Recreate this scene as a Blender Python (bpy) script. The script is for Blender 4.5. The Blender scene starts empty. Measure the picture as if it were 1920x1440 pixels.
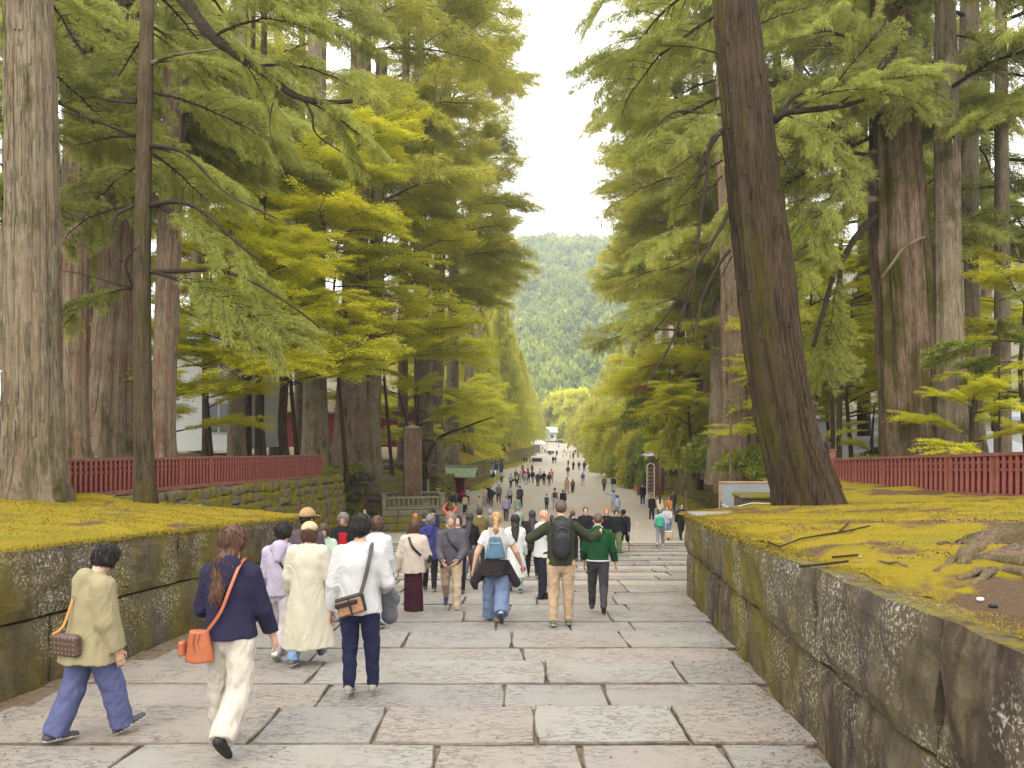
import bpy, math, random
import numpy as np
from mathutils import Matrix, Vector

# ------------------------------------------------------------------ camera, sky, light
Zc = 6.0                      # eye height above the world zero; ground near the camera is at 4.1
F = 1440.0
scene = bpy.context.scene
C = scene.collection
cd = bpy.data.cameras.new("camera"); cam = bpy.data.objects.new("camera", cd); C.objects.link(cam)
cam.location = (0, 0, Zc); cam.rotation_euler = (math.radians(90), 0, 0)
cd.sensor_width = 36.0; cd.lens = 36.0 * F / 1920.0; cd.shift_y = 80.0 / 1920.0
cd.clip_start = 0.1; cd.clip_end = 4000
scene.camera = cam

world = bpy.data.worlds.new("World"); scene.world = world; world.use_nodes = True
wn = world.node_tree.nodes; wl = world.node_tree.links
bg = wn["Background"]
sky = wn.new("ShaderNodeTexSky"); sky.sky_type = 'NISHITA'; sky.sun_disc = False
sky.sun_elevation = math.radians(48); sky.sun_rotation = math.radians(200)
sky.air_density = 1.0; sky.dust_density = 3.0
cl = wn.new("ShaderNodeTexNoise"); cl.inputs["Scale"].default_value = 2.2; cl.inputs["Detail"].default_value = 5
tc = wn.new("ShaderNodeTexCoord"); wl.new(tc.outputs["Generated"], cl.inputs["Vector"])
cr = wn.new("ShaderNodeValToRGB")
cr.color_ramp.elements[0].position = 0.25; cr.color_ramp.elements[0].color = (0.76, 0.78, 0.80, 1)
cr.color_ramp.elements[1].position = 0.62; cr.color_ramp.elements[1].color = (1.0, 0.975, 0.93, 1)
wl.new(cl.outputs["Fac"], cr.inputs["Fac"])
sc_ = wn.new("ShaderNodeVectorMath"); sc_.operation = 'SCALE'; sc_.inputs["Scale"].default_value = 15.0
wl.new(cr.outputs["Color"], sc_.inputs[0])
mixs = wn.new("ShaderNodeMix"); mixs.data_type = 'RGBA'; mixs.inputs["Factor"].default_value = 0.88
wl.new(sky.outputs["Color"], mixs.inputs[6]); wl.new(sc_.outputs[0], mixs.inputs[7])
wl.new(mixs.outputs[2], bg.inputs["Color"]); bg.inputs["Strength"].default_value = 0.15
sd = bpy.data.lights.new("sun", 'SUN'); sun = bpy.data.objects.new("sun", sd); C.objects.link(sun)
sd.energy = 1.5; sd.angle = math.radians(40); sd.color = (1.0, 0.93, 0.80)
sun.rotation_euler = (math.radians(42), 0, math.radians(-20)); sun.location = (0, 0, 60)
scene.view_settings.view_transform = 'Standard'; scene.view_settings.look = 'None'
scene.view_settings.gamma = 1; scene.view_settings.use_curve_mapping = False
scene.view_settings.exposure = 0.72
scene.cycles.max_bounces = 8; scene.cycles.diffuse_bounces = 5; scene.cycles.transparent_max_bounces = 6
scene.cycles.transmission_bounces = 3; scene.cycles.volume_bounces = 0; scene.cycles.use_denoising = True

R = math.radians
rnd = random.Random(7)
def PX(px, d): return (px - 960.0) / F * d
def PZ(py, d): return Zc - (py - 800.0) / F * d
def P(px, py, d): return Vector((PX(px, d), d, PZ(py, d)))

# ------------------------------------------------------------------ ground profiles
TREAD = 2.0; EDGE0 = 0.90; FOOT = 32.9
def stair_drop(y): return 1.88 + 0.0965 * y
_rk = np.array([(32.9, 5.05), (53, 6.5), (95, 7.2), (130, 7.5), (170, 8.1), (216, 8.2), (330, 6.4), (420, 6.0), (1500, 4.0)])
def road_drop(y): return float(np.interp(y, _rk[:, 0], _rk[:, 1]))
def tread_z(y):
    k = math.floor((y - EDGE0) / TREAD); mid = EDGE0 + (k + .5) * TREAD
    return Zc - stair_drop(mid) - 0.055 * (y - mid)
def ground_z(y):
    return tread_z(y) if y < FOOT else Zc - road_drop(y)
def smooth_drop(y): return stair_drop(y) if y < FOOT else road_drop(y)
def d_from_foot(py):
    q = (py - 800.0) / F
    lo, hi = 3.0, 330.0
    for _ in range(50):
        m = (lo + hi) / 2
        if smooth_drop(m) / m > q: lo = m
        else: hi = m
    return (lo + hi) / 2
def d_from_head(py, h):
    q = (py - 800.0) / F
    best, bd = 1e9, 20
    for d in np.arange(4.5, 300, 0.1):
        e = abs((smooth_drop(d) - h) / d - q) * d
        if e < best: best, bd = e, d
        if e < 0.02: break
    return bd
_ur = np.array([(-30, 0.2), (16.8, 1.63), (26.8, 2.2), (46, 2.9), (60, 3.4), (80, 4.1), (130, 5.3), (250, 6.3), (420, 6)])
_ul = np.array([(-30, 0.6), (20.3, 1.92), (37.6, 2.42), (48, 2.6), (75, 3.9), (90, 4.3), (137, 4.8), (215, 5.6), (300, 5.5), (420, 5.5)])
def up_r(y): return float(np.interp(y, _ur[:, 0], _ur[:, 1]))
def up_l(y): return float(np.interp(y, _ul[:, 0], _ul[:, 1]))
WEND = 15.8
def wxr(y): return 1.59 + 0.124 * y       # face of the right stair wall
def wxl(y): return -5.51 + 0.0886 * y     # face of the left stair wall
def wtop(y): return Zc - (0.666 + 0.074 * y)

# ------------------------------------------------------------------ object helpers
def link(o, parent=None):
    C.objects.link(o)
    if parent is not None: o.parent = parent
    return o
def tag(o, label=None, cat=None, group=None, kind=None):
    if label: o['label'] = label
    if cat: o['category'] = cat
    if group: o['group'] = group
    if kind: o['kind'] = kind
    return o
def empty(name, loc=(0, 0, 0), rz=0.0, label=None, cat=None, group=None):
    o = bpy.data.objects.new(name, None); C.objects.link(o)
    o.location = loc; o.rotation_euler = (0, 0, rz); o.empty_display_size = 0.2
    return tag(o, label, cat, group)
def set_mats(me, mats):
    for m in (mats if isinstance(mats, (list, tuple)) else [mats]): me.materials.append(m)
def np_mesh(name, V, Q, mats, midx=None, smooth=False, tone=None):
    """V (n,3), Q (m,3 or 4) or a list of such arrays"""
    me = bpy.data.meshes.new(name)
    Qs = Q if isinstance(Q, list) else [Q]
    Qs = [np.asarray(q, dtype=np.int32) for q in Qs if len(q)]
    V = np.asarray(V, dtype=np.float32)
    me.vertices.add(len(V)); me.vertices.foreach_set("co", V.ravel())
    tot = np.concatenate([np.full(len(q), q.shape[1], dtype=np.int32) for q in Qs])
    idx = np.concatenate([q.ravel() for q in Qs])
    me.loops.add(len(idx)); me.loops.foreach_set("vertex_index", idx)
    st = np.concatenate([[0], np.cumsum(tot)[:-1]]).astype(np.int32)
    me.polygons.add(len(tot)); me.polygons.foreach_set("loop_start", st)
    me.polygons.foreach_set("loop_total", tot)
    if midx is not None: me.polygons.foreach_set("material_index", np.asarray(midx, dtype=np.int32))
    me.polygons.foreach_set("use_smooth", np.full(len(tot), smooth, dtype=bool))
    if tone is not None:
        a = me.attributes.new("tone", 'FLOAT', 'FACE'); a.data.foreach_set("value", np.asarray(tone, dtype=np.float32))
    set_mats(me, mats); me.update(calc_edges=True)
    return me
def mobj(name, me, parent=None, loc=None):
    o = bpy.data.objects.new(name, me); link(o, parent)
    if loc is not None: o.location = loc
    return o

class MB:
    """collects shapes of mixed polygons into one mesh"""
    def __init__(s): s.v = []; s.f = []; s.m = []
    def add(s, V, Fs, m=0):
        n = len(s.v); s.v += [tuple(v) for v in V]
        for f in Fs: s.f.append([i + n for i in f]); s.m.append(m)
        return s
    def box(s, c, size, M=None, m=0, bevel=0.0):
        x, y, z = [q / 2 for q in size]
        if bevel <= 0:
            V = [Vector((sx * x, sy * y, sz * z)) for sx in (-1, 1) for sy in (-1, 1) for sz in (-1, 1)]
            Fs = [(0, 1, 3, 2), (4, 6, 7, 5), (0, 4, 5, 1), (2, 3, 7, 6), (0, 2, 6, 4), (1, 5, 7, 3)]
        else:
            b = min(bevel, x * .9, y * .9, z * .9); V = []
            # chamfered box: 24 vertices
            for sx in (-1, 1):
                for sy in (-1, 1):
                    for sz in (-1, 1):
                        V += [Vector((sx * x, sy * (y - b), sz * (z - b))), Vector((sx * (x - b), sy * y, sz * (z - b))), Vector((sx * (x - b), sy * (y - b), sz * z))]
            def I(a, b_, c_, k): return ((a * 2 + b_) * 2 + c_) * 3 + k
            Fs = []
            for a in (0, 1):
                q = [I(a, 0, 0, 0), I(a, 1, 0, 0), I(a, 1, 1, 0), I(a, 0, 1, 0)]; Fs.append(q if a else q[::-1])
                q = [I(0, a, 0, 1), I(0, a, 1, 1), I(1, a, 1, 1), I(1, a, 0, 1)]; Fs.append(q if a else q[::-1])
                q = [I(0, 0, a, 2), I(1, 0, a, 2), I(1, 1, a, 2), I(0, 1, a, 2)]; Fs.append(q if a else q[::-1])
            for a in (0, 1):
                for b_ in (0, 1):
                    Fs.append([I(0, a, b_, 1), I(0, a, b_, 2), I(1, a, b_, 2), I(1, a, b_, 1)] if (a ^ b_) else [I(0, a, b_, 1), I(1, a, b_, 1), I(1, a, b_, 2), I(0, a, b_, 2)])
                    Fs.append([I(a, 0, b_, 0), I(a, 0, b_, 2), I(a, 1, b_, 2), I(a, 1, b_, 0)] if not (a ^ b_) else [I(a, 0, b_, 0), I(a, 1, b_, 0), I(a, 1, b_, 2), I(a, 0, b_, 2)])
                    Fs.append([I(a, b_, 0, 0), I(a, b_, 1, 0), I(a, b_, 1, 1), I(a, b_, 0, 1)] if not (a ^ b_) else [I(a, b_, 0, 0), I(a, b_, 0, 1), I(a, b_, 1, 1), I(a, b_, 1, 0)])
            for a in (0, 1):
                for b_ in (0, 1):
                    for c_ in (0, 1): Fs.append([I(a, b_, c_, 0), I(a, b_, c_, 1), I(a, b_, c_, 2)])
        if M is not None: V = [M @ v for v in V]
        c = Vector(c); s.add([v + c for v in V], Fs, m); return s
    def tube(s, pts, rad, n=8, m=0, cap=True, flat=1.0):
        pts = [Vector(p) for p in pts]
        if not isinstance(rad, (list, tuple)): rad = [rad] * len(pts)
        base = len(s.v); up = Vector((0, 0, 1)); prev = None
        for i, p in enumerate(pts):
            t = (pts[min(i + 1, len(pts) - 1)] - pts[max(i - 1, 0)]).normalized()
            if prev is None:
                a = t.cross(up) if abs(t.z) < .95 else t.cross(Vector((1, 0, 0)))
            else: a = prev - t * prev.dot(t)
            a.normalize(); b = t.cross(a); prev = a
            for k in range(n):
                w = 2 * math.pi * k / n
                s.v.append(tuple(p + a * math.cos(w) * rad[i] + b * math.sin(w) * rad[i] * flat))
        for i in range(len(pts) - 1):
            for k in range(n):
                k2 = (k + 1) % n
                s.f.append([base + i * n + k, base + i * n + k2, base + (i + 1) * n + k2, base + (i + 1) * n + k]); s.m.append(m)
        if cap:
            s.f.append([base + k for k in range(n)][::-1]); s.m.append(m)
            e = base + (len(pts) - 1) * n; s.f.append([e + k for k in range(n)]); s.m.append(m)
        return s
    def prism(s, poly, z0, z1, m=0):
        n = len(poly); V = [(x, y, z0) for x, y in poly] + [(x, y, z1) for x, y in poly]
        s.add(V, [list(range(n))[::-1], list(range(n, 2 * n))] + [[i, (i + 1) % n, n + (i + 1) % n, n + i] for i in range(n)], m); return s
    def mesh(s, name, mats, smooth=False):
        me = bpy.data.meshes.new(name); me.from_pydata(s.v, [], s.f); set_mats(me, mats)
        me.polygons.foreach_set("material_index", s.m)
        if smooth: me.polygons.foreach_set("use_smooth", [True] * len(s.f))
        me.update(); return me
    def obj(s, name, mats, parent=None, smooth=False, loc=None):
        return mobj(name, s.mesh(name, mats, smooth), parent, loc)

def grid_sheet(name, xs, ys, zf, mats, mask=None, smooth=True):
    nx, ny = len(xs), len(ys)
    X, Y = np.meshgrid(xs, ys, indexing='ij')
    Z = np.vectorize(zf)(X, Y)
    V = np.stack([X, Y, Z], -1).reshape(-1, 3)
    I = np.arange(nx * ny).reshape(nx, ny)
    Q = np.stack([I[:-1, :-1], I[1:, :-1], I[1:, 1:], I[:-1, 1:]], -1).reshape(-1, 4)
    if mask is not None:
        cx = V[Q].mean(1); keep = np.array([mask(c[0], c[1]) for c in cx]); Q = Q[keep]
    return np_mesh(name, V, Q, mats, smooth=smooth)

_ns = np.random.RandomState(3)
_nd = _ns.randn(24, 3); _nd /= np.linalg.norm(_nd, axis=1)[:, None]; _np = _ns.rand(24) * 6.28
def wob(x, y, z=0.0, f=1.0, o=0):
    """cheap smooth noise in -1..1"""
    s = 0.0
    for i in range(5):
        a = _nd[(i * 5 + o) % 24]; k = f * (1.0 + .45 * i)
        s = s + np.sin(k * (a[0] * x + a[1] * y + a[2] * z) * 1.7 + _np[(i * 3 + o) % 24] + 0.8 * np.sin(k * .7 * (a[1] * x - a[0] * y + z * a[0])))
    return s / 3.2

# ------------------------------------------------------------------ materials
class NT:
    def __init__(s, name, rough=0.85, spec=0.25):
        s.mat = bpy.data.materials.new(name); s.mat.use_nodes = True
        s.n = s.mat.node_tree.nodes; s.l = s.mat.node_tree.links
        s.b = s.n["Principled BSDF"]; s.out = s.n["Material Output"]
        s.b.inputs["Roughness"].default_value = rough
        s.b.inputs["Specular IOR Level"].default_value = spec
        s._geo = None; s._bump = None
    def pos(s, scale=(1, 1, 1), obj=False):
        if obj: t = s.n.new("ShaderNodeTexCoord").outputs["Object"]
        else: t = s.n.new("ShaderNodeNewGeometry").outputs["Position"]
        m = s.n.new("ShaderNodeMapping"); m.inputs["Scale"].default_value = scale; s.l.new(t, m.inputs["Vector"]); return m.outputs[0]
    def noise(s, scale, detail=4, vec=None, rough=.55, dist=0.0):
        n = s.n.new("ShaderNodeTexNoise"); n.inputs["Scale"].default_value = scale; n.inputs["Detail"].default_value = detail
        n.inputs["Roughness"].default_value = rough; n.inputs["Distortion"].default_value = dist
        if vec is not None: s.l.new(vec, n.inputs["Vector"])
        return n.outputs["Fac"]
    def voro(s, scale, vec=None, feature='F1'):
        n = s.n.new("ShaderNodeTexVoronoi"); n.feature = feature; n.inputs["Scale"].default_value = scale
        if vec is not None: s.l.new(vec, n.inputs["Vector"])
        return n.outputs["Distance"]
    def ramp(s, fac, a, b, lo=0.0, hi=1.0):
        m = s.n.new("ShaderNodeMapRange"); m.clamp = True
        s.l.new(fac, m.inputs[0]); m.inputs[1].default_value = a; m.inputs[2].default_value = b
        m.inputs[3].default_value = lo; m.inputs[4].default_value = hi; return m.outputs[0]
    def math(s, op, a, b=None):
        m = s.n.new("ShaderNodeMath"); m.operation = op
        for i, q in enumerate((a, b)):
            if q is None: continue
            if isinstance(q, (int, float)): m.inputs[i].default_value = q
            else: s.l.new(q, m.inputs[i])
        return m.outputs[0]
    def mix(s, fac, a, b):
        m = s.n.new("ShaderNodeMix"); m.data_type = 'RGBA'
        if isinstance(fac, (int, float)): m.inputs[0].default_value = fac
        else: s.l.new(fac, m.inputs[0])
        for i, q in ((6, a), (7, b)):
            if isinstance(q, tuple): m.inputs[i].default_value = (*q[:3], 1)
            else: s.l.new(q, m.inputs[i])
        return m.outputs[2]
    def rand(s): return s.n.new("ShaderNodeObjectInfo").outputs["Random"]
    def attr(s, name): a = s.n.new("ShaderNodeAttribute"); a.attribute_name = name; return a.outputs["Fac"]
    def normal_z(s):
        g = s.n.new("ShaderNodeNewGeometry"); x = s.n.new("ShaderNodeSeparateXYZ"); s.l.new(g.outputs["Normal"], x.inputs[0]); return x.outputs
    def color(s, c):
        if isinstance(c, tuple): s.b.inputs["Base Color"].default_value = (*c[:3], 1)
        else: s.l.new(c, s.b.inputs["Base Color"])
        s._c = c
    def bump(s, h, dist=0.01, strength=1.0):
        b = s.n.new("ShaderNodeBump"); b.inputs["Distance"].default_value = dist; b.inputs["Strength"].default_value = strength
        s.l.new(h, b.inputs["Height"])
        if s._bump is not None: s.l.new(s._bump, b.inputs["Normal"])
        s._bump = b.outputs[0]; s.l.new(s._bump, s.b.inputs["Normal"])
    def translucent(s, fac, tint=1.0):
        t = s.n.new("ShaderNodeBsdfTranslucent"); m = s.n.new("ShaderNodeMixShader"); m.inputs[0].default_value = fac
        if isinstance(s._c, tuple): t.inputs["Color"].default_value = (*s._c, 1)
        else: s.l.new(s._c, t.inputs["Color"])
        s.l.new(s.b.outputs[0], m.inputs[1]); s.l.new(t.outputs[0], m.inputs[2]); s.l.new(m.outputs[0], s.out.inputs["Surface"])

def m_plain(name, c, rough=.8, spec=.25, var=.12, scale=6, bump=0.0, bscale=40, bdist=.004):
    t = NT(name, rough, spec); n = t.noise(scale, 4, t.pos(obj=True))
    a = tuple(q * (1 - var) for q in c); b = tuple(min(1, q * (1 + var)) for q in c)
    t.color(t.mix(t.ramp(n, .3, .7), a, b))
    if bump: t.bump(t.noise(bscale, 3, t.pos(obj=True)), bdist, bump)
    return t.mat
def m_cloth(name, c, rough=.9, folds=.5):
    t = NT(name, rough, .12); p = t.pos((1, 1, .45), obj=True)
    n = t.noise(7, 3, p, dist=.8)
    t.color(t.mix(t.ramp(n, .25, .75), tuple(q * .9 for q in c), tuple(min(1, q * 1.05) for q in c)))
    rg = t.math('ABSOLUTE', t.math('SUBTRACT', t.noise(3.2, 2, t.pos((1, 1, .55), obj=True), dist=1.6), .5)); t.bump(t.math('MULTIPLY', rg, -1), .06, .8); t.bump(n, .012, folds); t.bump(t.noise(300, 2, t.pos(obj=True)), .001, .4)
    return t.mat
MC = {}
def cloth(c):
    k = tuple(round(q, 3) for q in c)
    if k not in MC: MC[k] = m_cloth("cloth_%d" % len(MC), k)
    return MC[k]

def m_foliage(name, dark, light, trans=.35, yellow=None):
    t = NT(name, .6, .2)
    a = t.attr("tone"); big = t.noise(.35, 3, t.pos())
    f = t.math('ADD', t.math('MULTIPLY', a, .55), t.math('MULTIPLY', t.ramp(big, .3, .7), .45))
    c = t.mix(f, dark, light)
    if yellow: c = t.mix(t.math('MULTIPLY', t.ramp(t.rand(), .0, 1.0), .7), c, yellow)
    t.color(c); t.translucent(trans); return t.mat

M = {}
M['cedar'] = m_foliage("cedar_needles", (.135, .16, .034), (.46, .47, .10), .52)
M['cedar_far'] = m_foliage("cedar_needles_painted_sunlit", (.22, .24, .04), (.60, .57, .10), .52, (.46, .43, .06))  # brighter copy of the cedar needles, sunlight painted into the colour
M['maple'] = m_foliage("maple_leaves", (.40, .42, .03), (.78, .70, .045), .5, (.60, .60, .04))
M['maple_red'] = m_foliage("maple_leaves_red", (.30, .06, .03), (.62, .20, .08), .4)
M['bush'] = m_foliage("bush_leaves", (.10, .14, .025), (.38, .42, .07), .4, (.26, .29, .035))
M['broad'] = m_foliage("broad_leaves", (.20, .24, .032), (.58, .55, .075), .5, (.54, .47, .06))
M['hill'] = m_foliage("hill_leaves", (.035, .085, .03), (.42, .46, .06), .25)
M['fern'] = m_foliage("fern_leaves", (.14, .20, .03), (.36, .40, .06), .4)

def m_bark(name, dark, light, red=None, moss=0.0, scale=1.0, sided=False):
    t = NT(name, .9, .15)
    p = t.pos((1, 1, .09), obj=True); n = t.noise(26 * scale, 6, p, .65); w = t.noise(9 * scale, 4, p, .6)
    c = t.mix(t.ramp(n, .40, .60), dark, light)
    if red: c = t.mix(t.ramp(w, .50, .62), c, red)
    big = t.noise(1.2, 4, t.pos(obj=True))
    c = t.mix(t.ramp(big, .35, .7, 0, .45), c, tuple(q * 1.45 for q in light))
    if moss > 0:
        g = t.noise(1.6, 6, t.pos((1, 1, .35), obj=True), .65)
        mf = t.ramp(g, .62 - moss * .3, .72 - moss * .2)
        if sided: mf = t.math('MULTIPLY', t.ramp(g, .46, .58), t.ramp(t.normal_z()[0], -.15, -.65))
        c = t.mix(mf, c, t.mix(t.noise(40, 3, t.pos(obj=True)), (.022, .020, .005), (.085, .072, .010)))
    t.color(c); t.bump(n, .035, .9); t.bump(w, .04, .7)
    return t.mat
M['bark'] = m_bark("cedar_bark_grey", (.060, .046, .029), (.20, .165, .108), (.15, .098, .062), .25)
M['bark_red'] = m_bark("cedar_bark_red", (.065, .042, .026), (.18, .145, .095), (.16, .066, .042), .2)
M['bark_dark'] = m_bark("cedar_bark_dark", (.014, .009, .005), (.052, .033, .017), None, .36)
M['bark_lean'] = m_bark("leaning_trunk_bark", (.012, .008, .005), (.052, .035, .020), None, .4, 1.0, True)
M['bark_mossy'] = m_bark("cedar_bark_mossy", (.042, .027, .016), (.17, .125, .085), (.15, .07, .048), .65)
M['bark_slim'] = m_bark("slim_bark", (.028, .021, .012), (.080, .060, .034), None, .3)
M['limb'] = m_bark("limb_bark", (.015, .010, .008), (.050, .035, .024), None, .25, 2)
M['limb_light'] = m_bark("limb_bark_light", (.07, .05, .03), (.17, .13, .07), None, .4, 2)

def m_slab():
    t = NT("paving_stone", .72, .35)
    p = t.pos(); r = t.rand()
    base = t.mix(r, (.19, .183, .172), (.265, .25, .222))
    r2 = t.math('FRACT', t.math('MULTIPLY', r, 7.3))
    base = t.mix(t.ramp(r2, .55, 1, 0, .55), base, (.22, .17, .138))
    cl = t.noise(1.3, 6, p, .6); base = t.mix(t.ramp(cl, .42, .68, 0, .5), base, (.235, .19, .15))
    pit = t.noise(26, 4, t.pos((.42, 1.0, 1)), .6, 1.0)
    msk = t.noise(1.7, 3, p)
    pf = t.math('MULTIPLY', t.ramp(pit, .54, .60), t.ramp(msk, .36, .56))
    c = t.mix(t.math('MULTIPLY', pf, .48), base, (.13, .095, .068))
    fine = t.noise(130, 3, p); c = t.mix(t.ramp(fine, .35, .7, 0, .22), c, (.34, .33, .315))
    br = t.noise(.55, 6, p, .7); c = t.mix(t.ramp(br, .52, .68, 0, .28), c, (.17, .135, .105)); t.color(c); t.bump(t.math('MULTIPLY', pf, -1), .008, 1.0); t.bump(t.noise(45, 5, p), .004, .7); t.bump(t.noise(3, 4, p), .02, .4)
    t.l.new(t.ramp(t.noise(6, 3, p), .3, .7, .5, .8), t.b.inputs["Roughness"])
    return t.mat
M['slab'] = m_slab()

def m_edge():
    t = NT('slab_edge_dirt', .9, .15); p = t.pos(); n = t.noise(5.5, 6, p, .7); g = t.noise(60, 3, p)
    c = t.mix(t.ramp(n, .44, .60), (.15, .13, .11), (.085, .062, .044)); c = t.mix(t.ramp(g, .4, .7, 0, .3), c, (.07, .055, .04)); t.color(c); t.bump(n, .012, .8); return t.mat
M['slab_edge'] = m_edge()
def m_slab_rough():
    t = NT("rough_paving", .9, .2); p = t.pos()
    v = t.voro(3.2, t.pos((.7, 1.5, 1))); n = t.noise(18, 5, p)
    c = t.mix(t.ramp(n, .3, .7), (.20, .155, .11), (.36, .31, .255)); c = t.mix(t.ramp(v, .0, .5, 0, .5), c, (.38, .34, .29))
    t.color(c); t.bump(v, .02, .6); t.bump(n, .008, .8); return t.mat
M['slab_rough'] = m_slab_rough()
def m_dirt():
    t = NT("earth", .95, .1); p = t.pos(); n = t.noise(14, 6, p, .7)
    t.color(t.mix(t.ramp(n, .3, .7), (.10, .075, .05), (.24, .18, .12))); t.bump(n, .02, .9); return t.mat
M['dirt'] = m_dirt()
def m_block():
    t = NT("wall_block_stone", .93, .15)
    p = t.pos(); n = t.noise(7, 6, p, .65)
    c = t.mix(t.ramp(n, .3, .72), (.040, .029, .019), (.19, .148, .095))
    st = t.noise(5.0, 5, t.pos((1, 1, .16)), .6)              # streaks running down
    c = t.mix(t.ramp(st, .46, .56, 0, .8), c, (.045, .030, .026))
    gm = t.noise(1.1, 5, t.pos((1, 1, .55)), .62)
    mossc = t.mix(t.noise(60, 3, p), (.060, .050, .006), (.21, .165, .014))
    c = t.mix(t.math('MULTIPLY', t.rand(), .55), c, (.105, .090, .066))
    sx = t.n.new('ShaderNodeSeparateXYZ'); t.l.new(p, sx.inputs[0]); yy = t.ramp(sx.outputs[1], 3.8, 9.5, .15, 1.0); xl = t.ramp(sx.outputs[0], -2.0, -1.0, .75, 0); c = t.mix(t.math('MULTIPLY', t.math('MAXIMUM', yy, xl), t.ramp(gm, .40, .60, 0, .85)), c, mossc)
    # pale lichen in patches of specks
    lp = t.noise(1.0, 3, t.pos((1, 1, 1))); sp = t.noise(34, 4, p, .7, .6)
    lf = t.math('MULTIPLY', t.ramp(lp, .47, .60), t.ramp(sp, .535, .61))
    c = t.mix(t.math('MULTIPLY', lf, .85), c, (.50, .46, .37))
    nz = t.normal_z()[2]
    c = t.mix(t.math('MULTIPLY', t.ramp(nz, .5, .8), t.ramp(t.noise(9, 4, p), .42, .6)), c, t.mix(t.noise(50, 3, p), (.10, .085, .012), (.24, .18, .02)))
    t.color(c); t.bump(n, .05, 1.0); t.bump(t.noise(60, 5, t.pos((1, 1, .5)), .7), .018, 1.0); t.bump(lf, .004, .5); return t.mat
M['block'] = m_block()
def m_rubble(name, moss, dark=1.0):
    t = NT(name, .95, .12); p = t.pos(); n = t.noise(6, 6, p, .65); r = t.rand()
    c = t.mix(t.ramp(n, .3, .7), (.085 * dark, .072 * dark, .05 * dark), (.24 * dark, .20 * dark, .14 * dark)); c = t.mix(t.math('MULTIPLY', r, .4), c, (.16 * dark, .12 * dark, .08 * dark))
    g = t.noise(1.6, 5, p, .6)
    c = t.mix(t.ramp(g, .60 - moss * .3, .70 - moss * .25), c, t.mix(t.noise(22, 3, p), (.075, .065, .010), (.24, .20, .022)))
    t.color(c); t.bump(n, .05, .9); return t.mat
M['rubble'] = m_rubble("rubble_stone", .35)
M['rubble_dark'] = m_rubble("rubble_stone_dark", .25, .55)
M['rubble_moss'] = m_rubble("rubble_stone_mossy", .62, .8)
def m_moss(name, amt):
    t = NT(name, .95, .08); p = t.pos()
    a = t.noise(1.1, 5, p, .6); b = t.noise(34, 5, p, .7); d = t.noise(.62, 5, p, .62, .5)
    c = t.mix(t.ramp(a, .35, .65), (.23, .175, .013), (.29, .205, .016)); c = t.mix(t.ramp(b, .35, .7, 0, .6), c, (.16, .125, .012))
    g = t.noise(.8, 3, t.pos((1, 1.3, 1))); c = t.mix(t.ramp(g, .55, .68, 0, .6), c, (.15, .155, .018))
    c = t.mix(t.ramp(d, .60 - amt, .66 - amt), c, t.mix(b, (.06, .038, .022), (.155, .10, .062)))
    t.color(c); t.bump(b, .03, 1.0); t.bump(t.noise(9, 4, p), .05, .6); return t.mat
M['moss'] = m_moss("yellow_moss", 0.04)
M['moss_bare'] = m_moss("patchy_moss", .075)
def m_floor():
    t = NT("forest_litter", .97, .05); p = t.pos(); n = t.noise(9, 6, p, .7); g = t.noise(.5, 4, p)
    c = t.mix(t.ramp(n, .3, .7), (.05, .034, .02), (.17, .11, .065)); c = t.mix(t.ramp(g, .48, .62, 0, .7), c, (.10, .11, .02))
    t.color(c); t.bump(n, .06, 1.0); return t.mat
M['floor'] = m_floor()
def m_road():
    t = NT("gravel_road", .92, .15); p = t.pos()
    n = t.noise(8, 6, p, .7); b = t.noise(.22, 5, t.pos((1, .35, 1)), .6); f = t.noise(45, 3, p)
    c = t.mix(t.ramp(b, .38, .62), (.40, .335, .255), (.43, .39, .335)); c = t.mix(t.ramp(n, .35, .7, 0, .5), c, (.21, .175, .135)); c = t.mix(t.ramp(f, .5, .75, 0, .5), c, (.50, .46, .40))
    t.color(c); t.bump(n, .02, .7); t.bump(f, .008, .7); return t.mat
M['road'] = m_road()
def m_red():
    t = NT("red_lacquer_wood", .7, .25); p = t.pos((1, 1, .25), obj=True); n = t.noise(22, 5, p, .6)
    c = t.mix(t.ramp(n, .35, .7), (.21, .052, .040), (.33, .12, .092)); c = t.mix(t.ramp(t.noise(2.5, 4, t.pos()), .55, .7, 0, .5), c, (.27, .13, .10))
    t.color(c); t.bump(n, .003, .6); return t.mat
M['red'] = m_red()
M['red_rail'] = m_plain("weathered_red_rail", (.21, .085, .062), .8, .2, .3, 8, .6, 60)
M['red_dark'] = m_plain("dark_red_board", (.12, .013, .014), .8, .2, .2)
M['monument'] = m_bark("monument_stone", (.035, .022, .015), (.13, .085, .055), (.055, .03, .024), .25)
M['edge_moss'] = m_plain("pale_yellow_lichen_stone", (.50, .40, .16), .9, .1, .3, 5, .5)
M['pale_stone'] = m_plain("pale_carved_stone", (.145, .130, .088), .9, .15, .3, 9, .7, 50)
M['copper'] = m_plain("green_copper_roof", (.19, .25, .13), .6, .4, .2, 3, .3)
M['slate'] = m_plain("grey_roof", (.40, .42, .46), .55, .4, .12, 3, .4, 30)
M['white_wall'] = m_plain("white_wall", (.46, .47, .45), .8, .2, .06, 2)
M['cream_wall'] = m_plain("cream_wall", (.42, .40, .34), .8, .2, .06, 2)
M['canvas'] = m_plain("white_canvas", (.8, .8, .8), .7, .2, .04, 2)
M['dark_glass'] = m_plain("dark_glass", (.03, .035, .04), .15, .5, .1)
M['metal'] = m_plain("grey_metal", (.35, .36, .37), .45, .5, .1)
M['board'] = m_plain("sign_board_back", (.24, .26, .265), .6, .3, .06, 2)
M['frame_wood'] = m_plain("sign_frame_wood", (.34, .22, .13), .75, .2, .2, 8)
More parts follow.
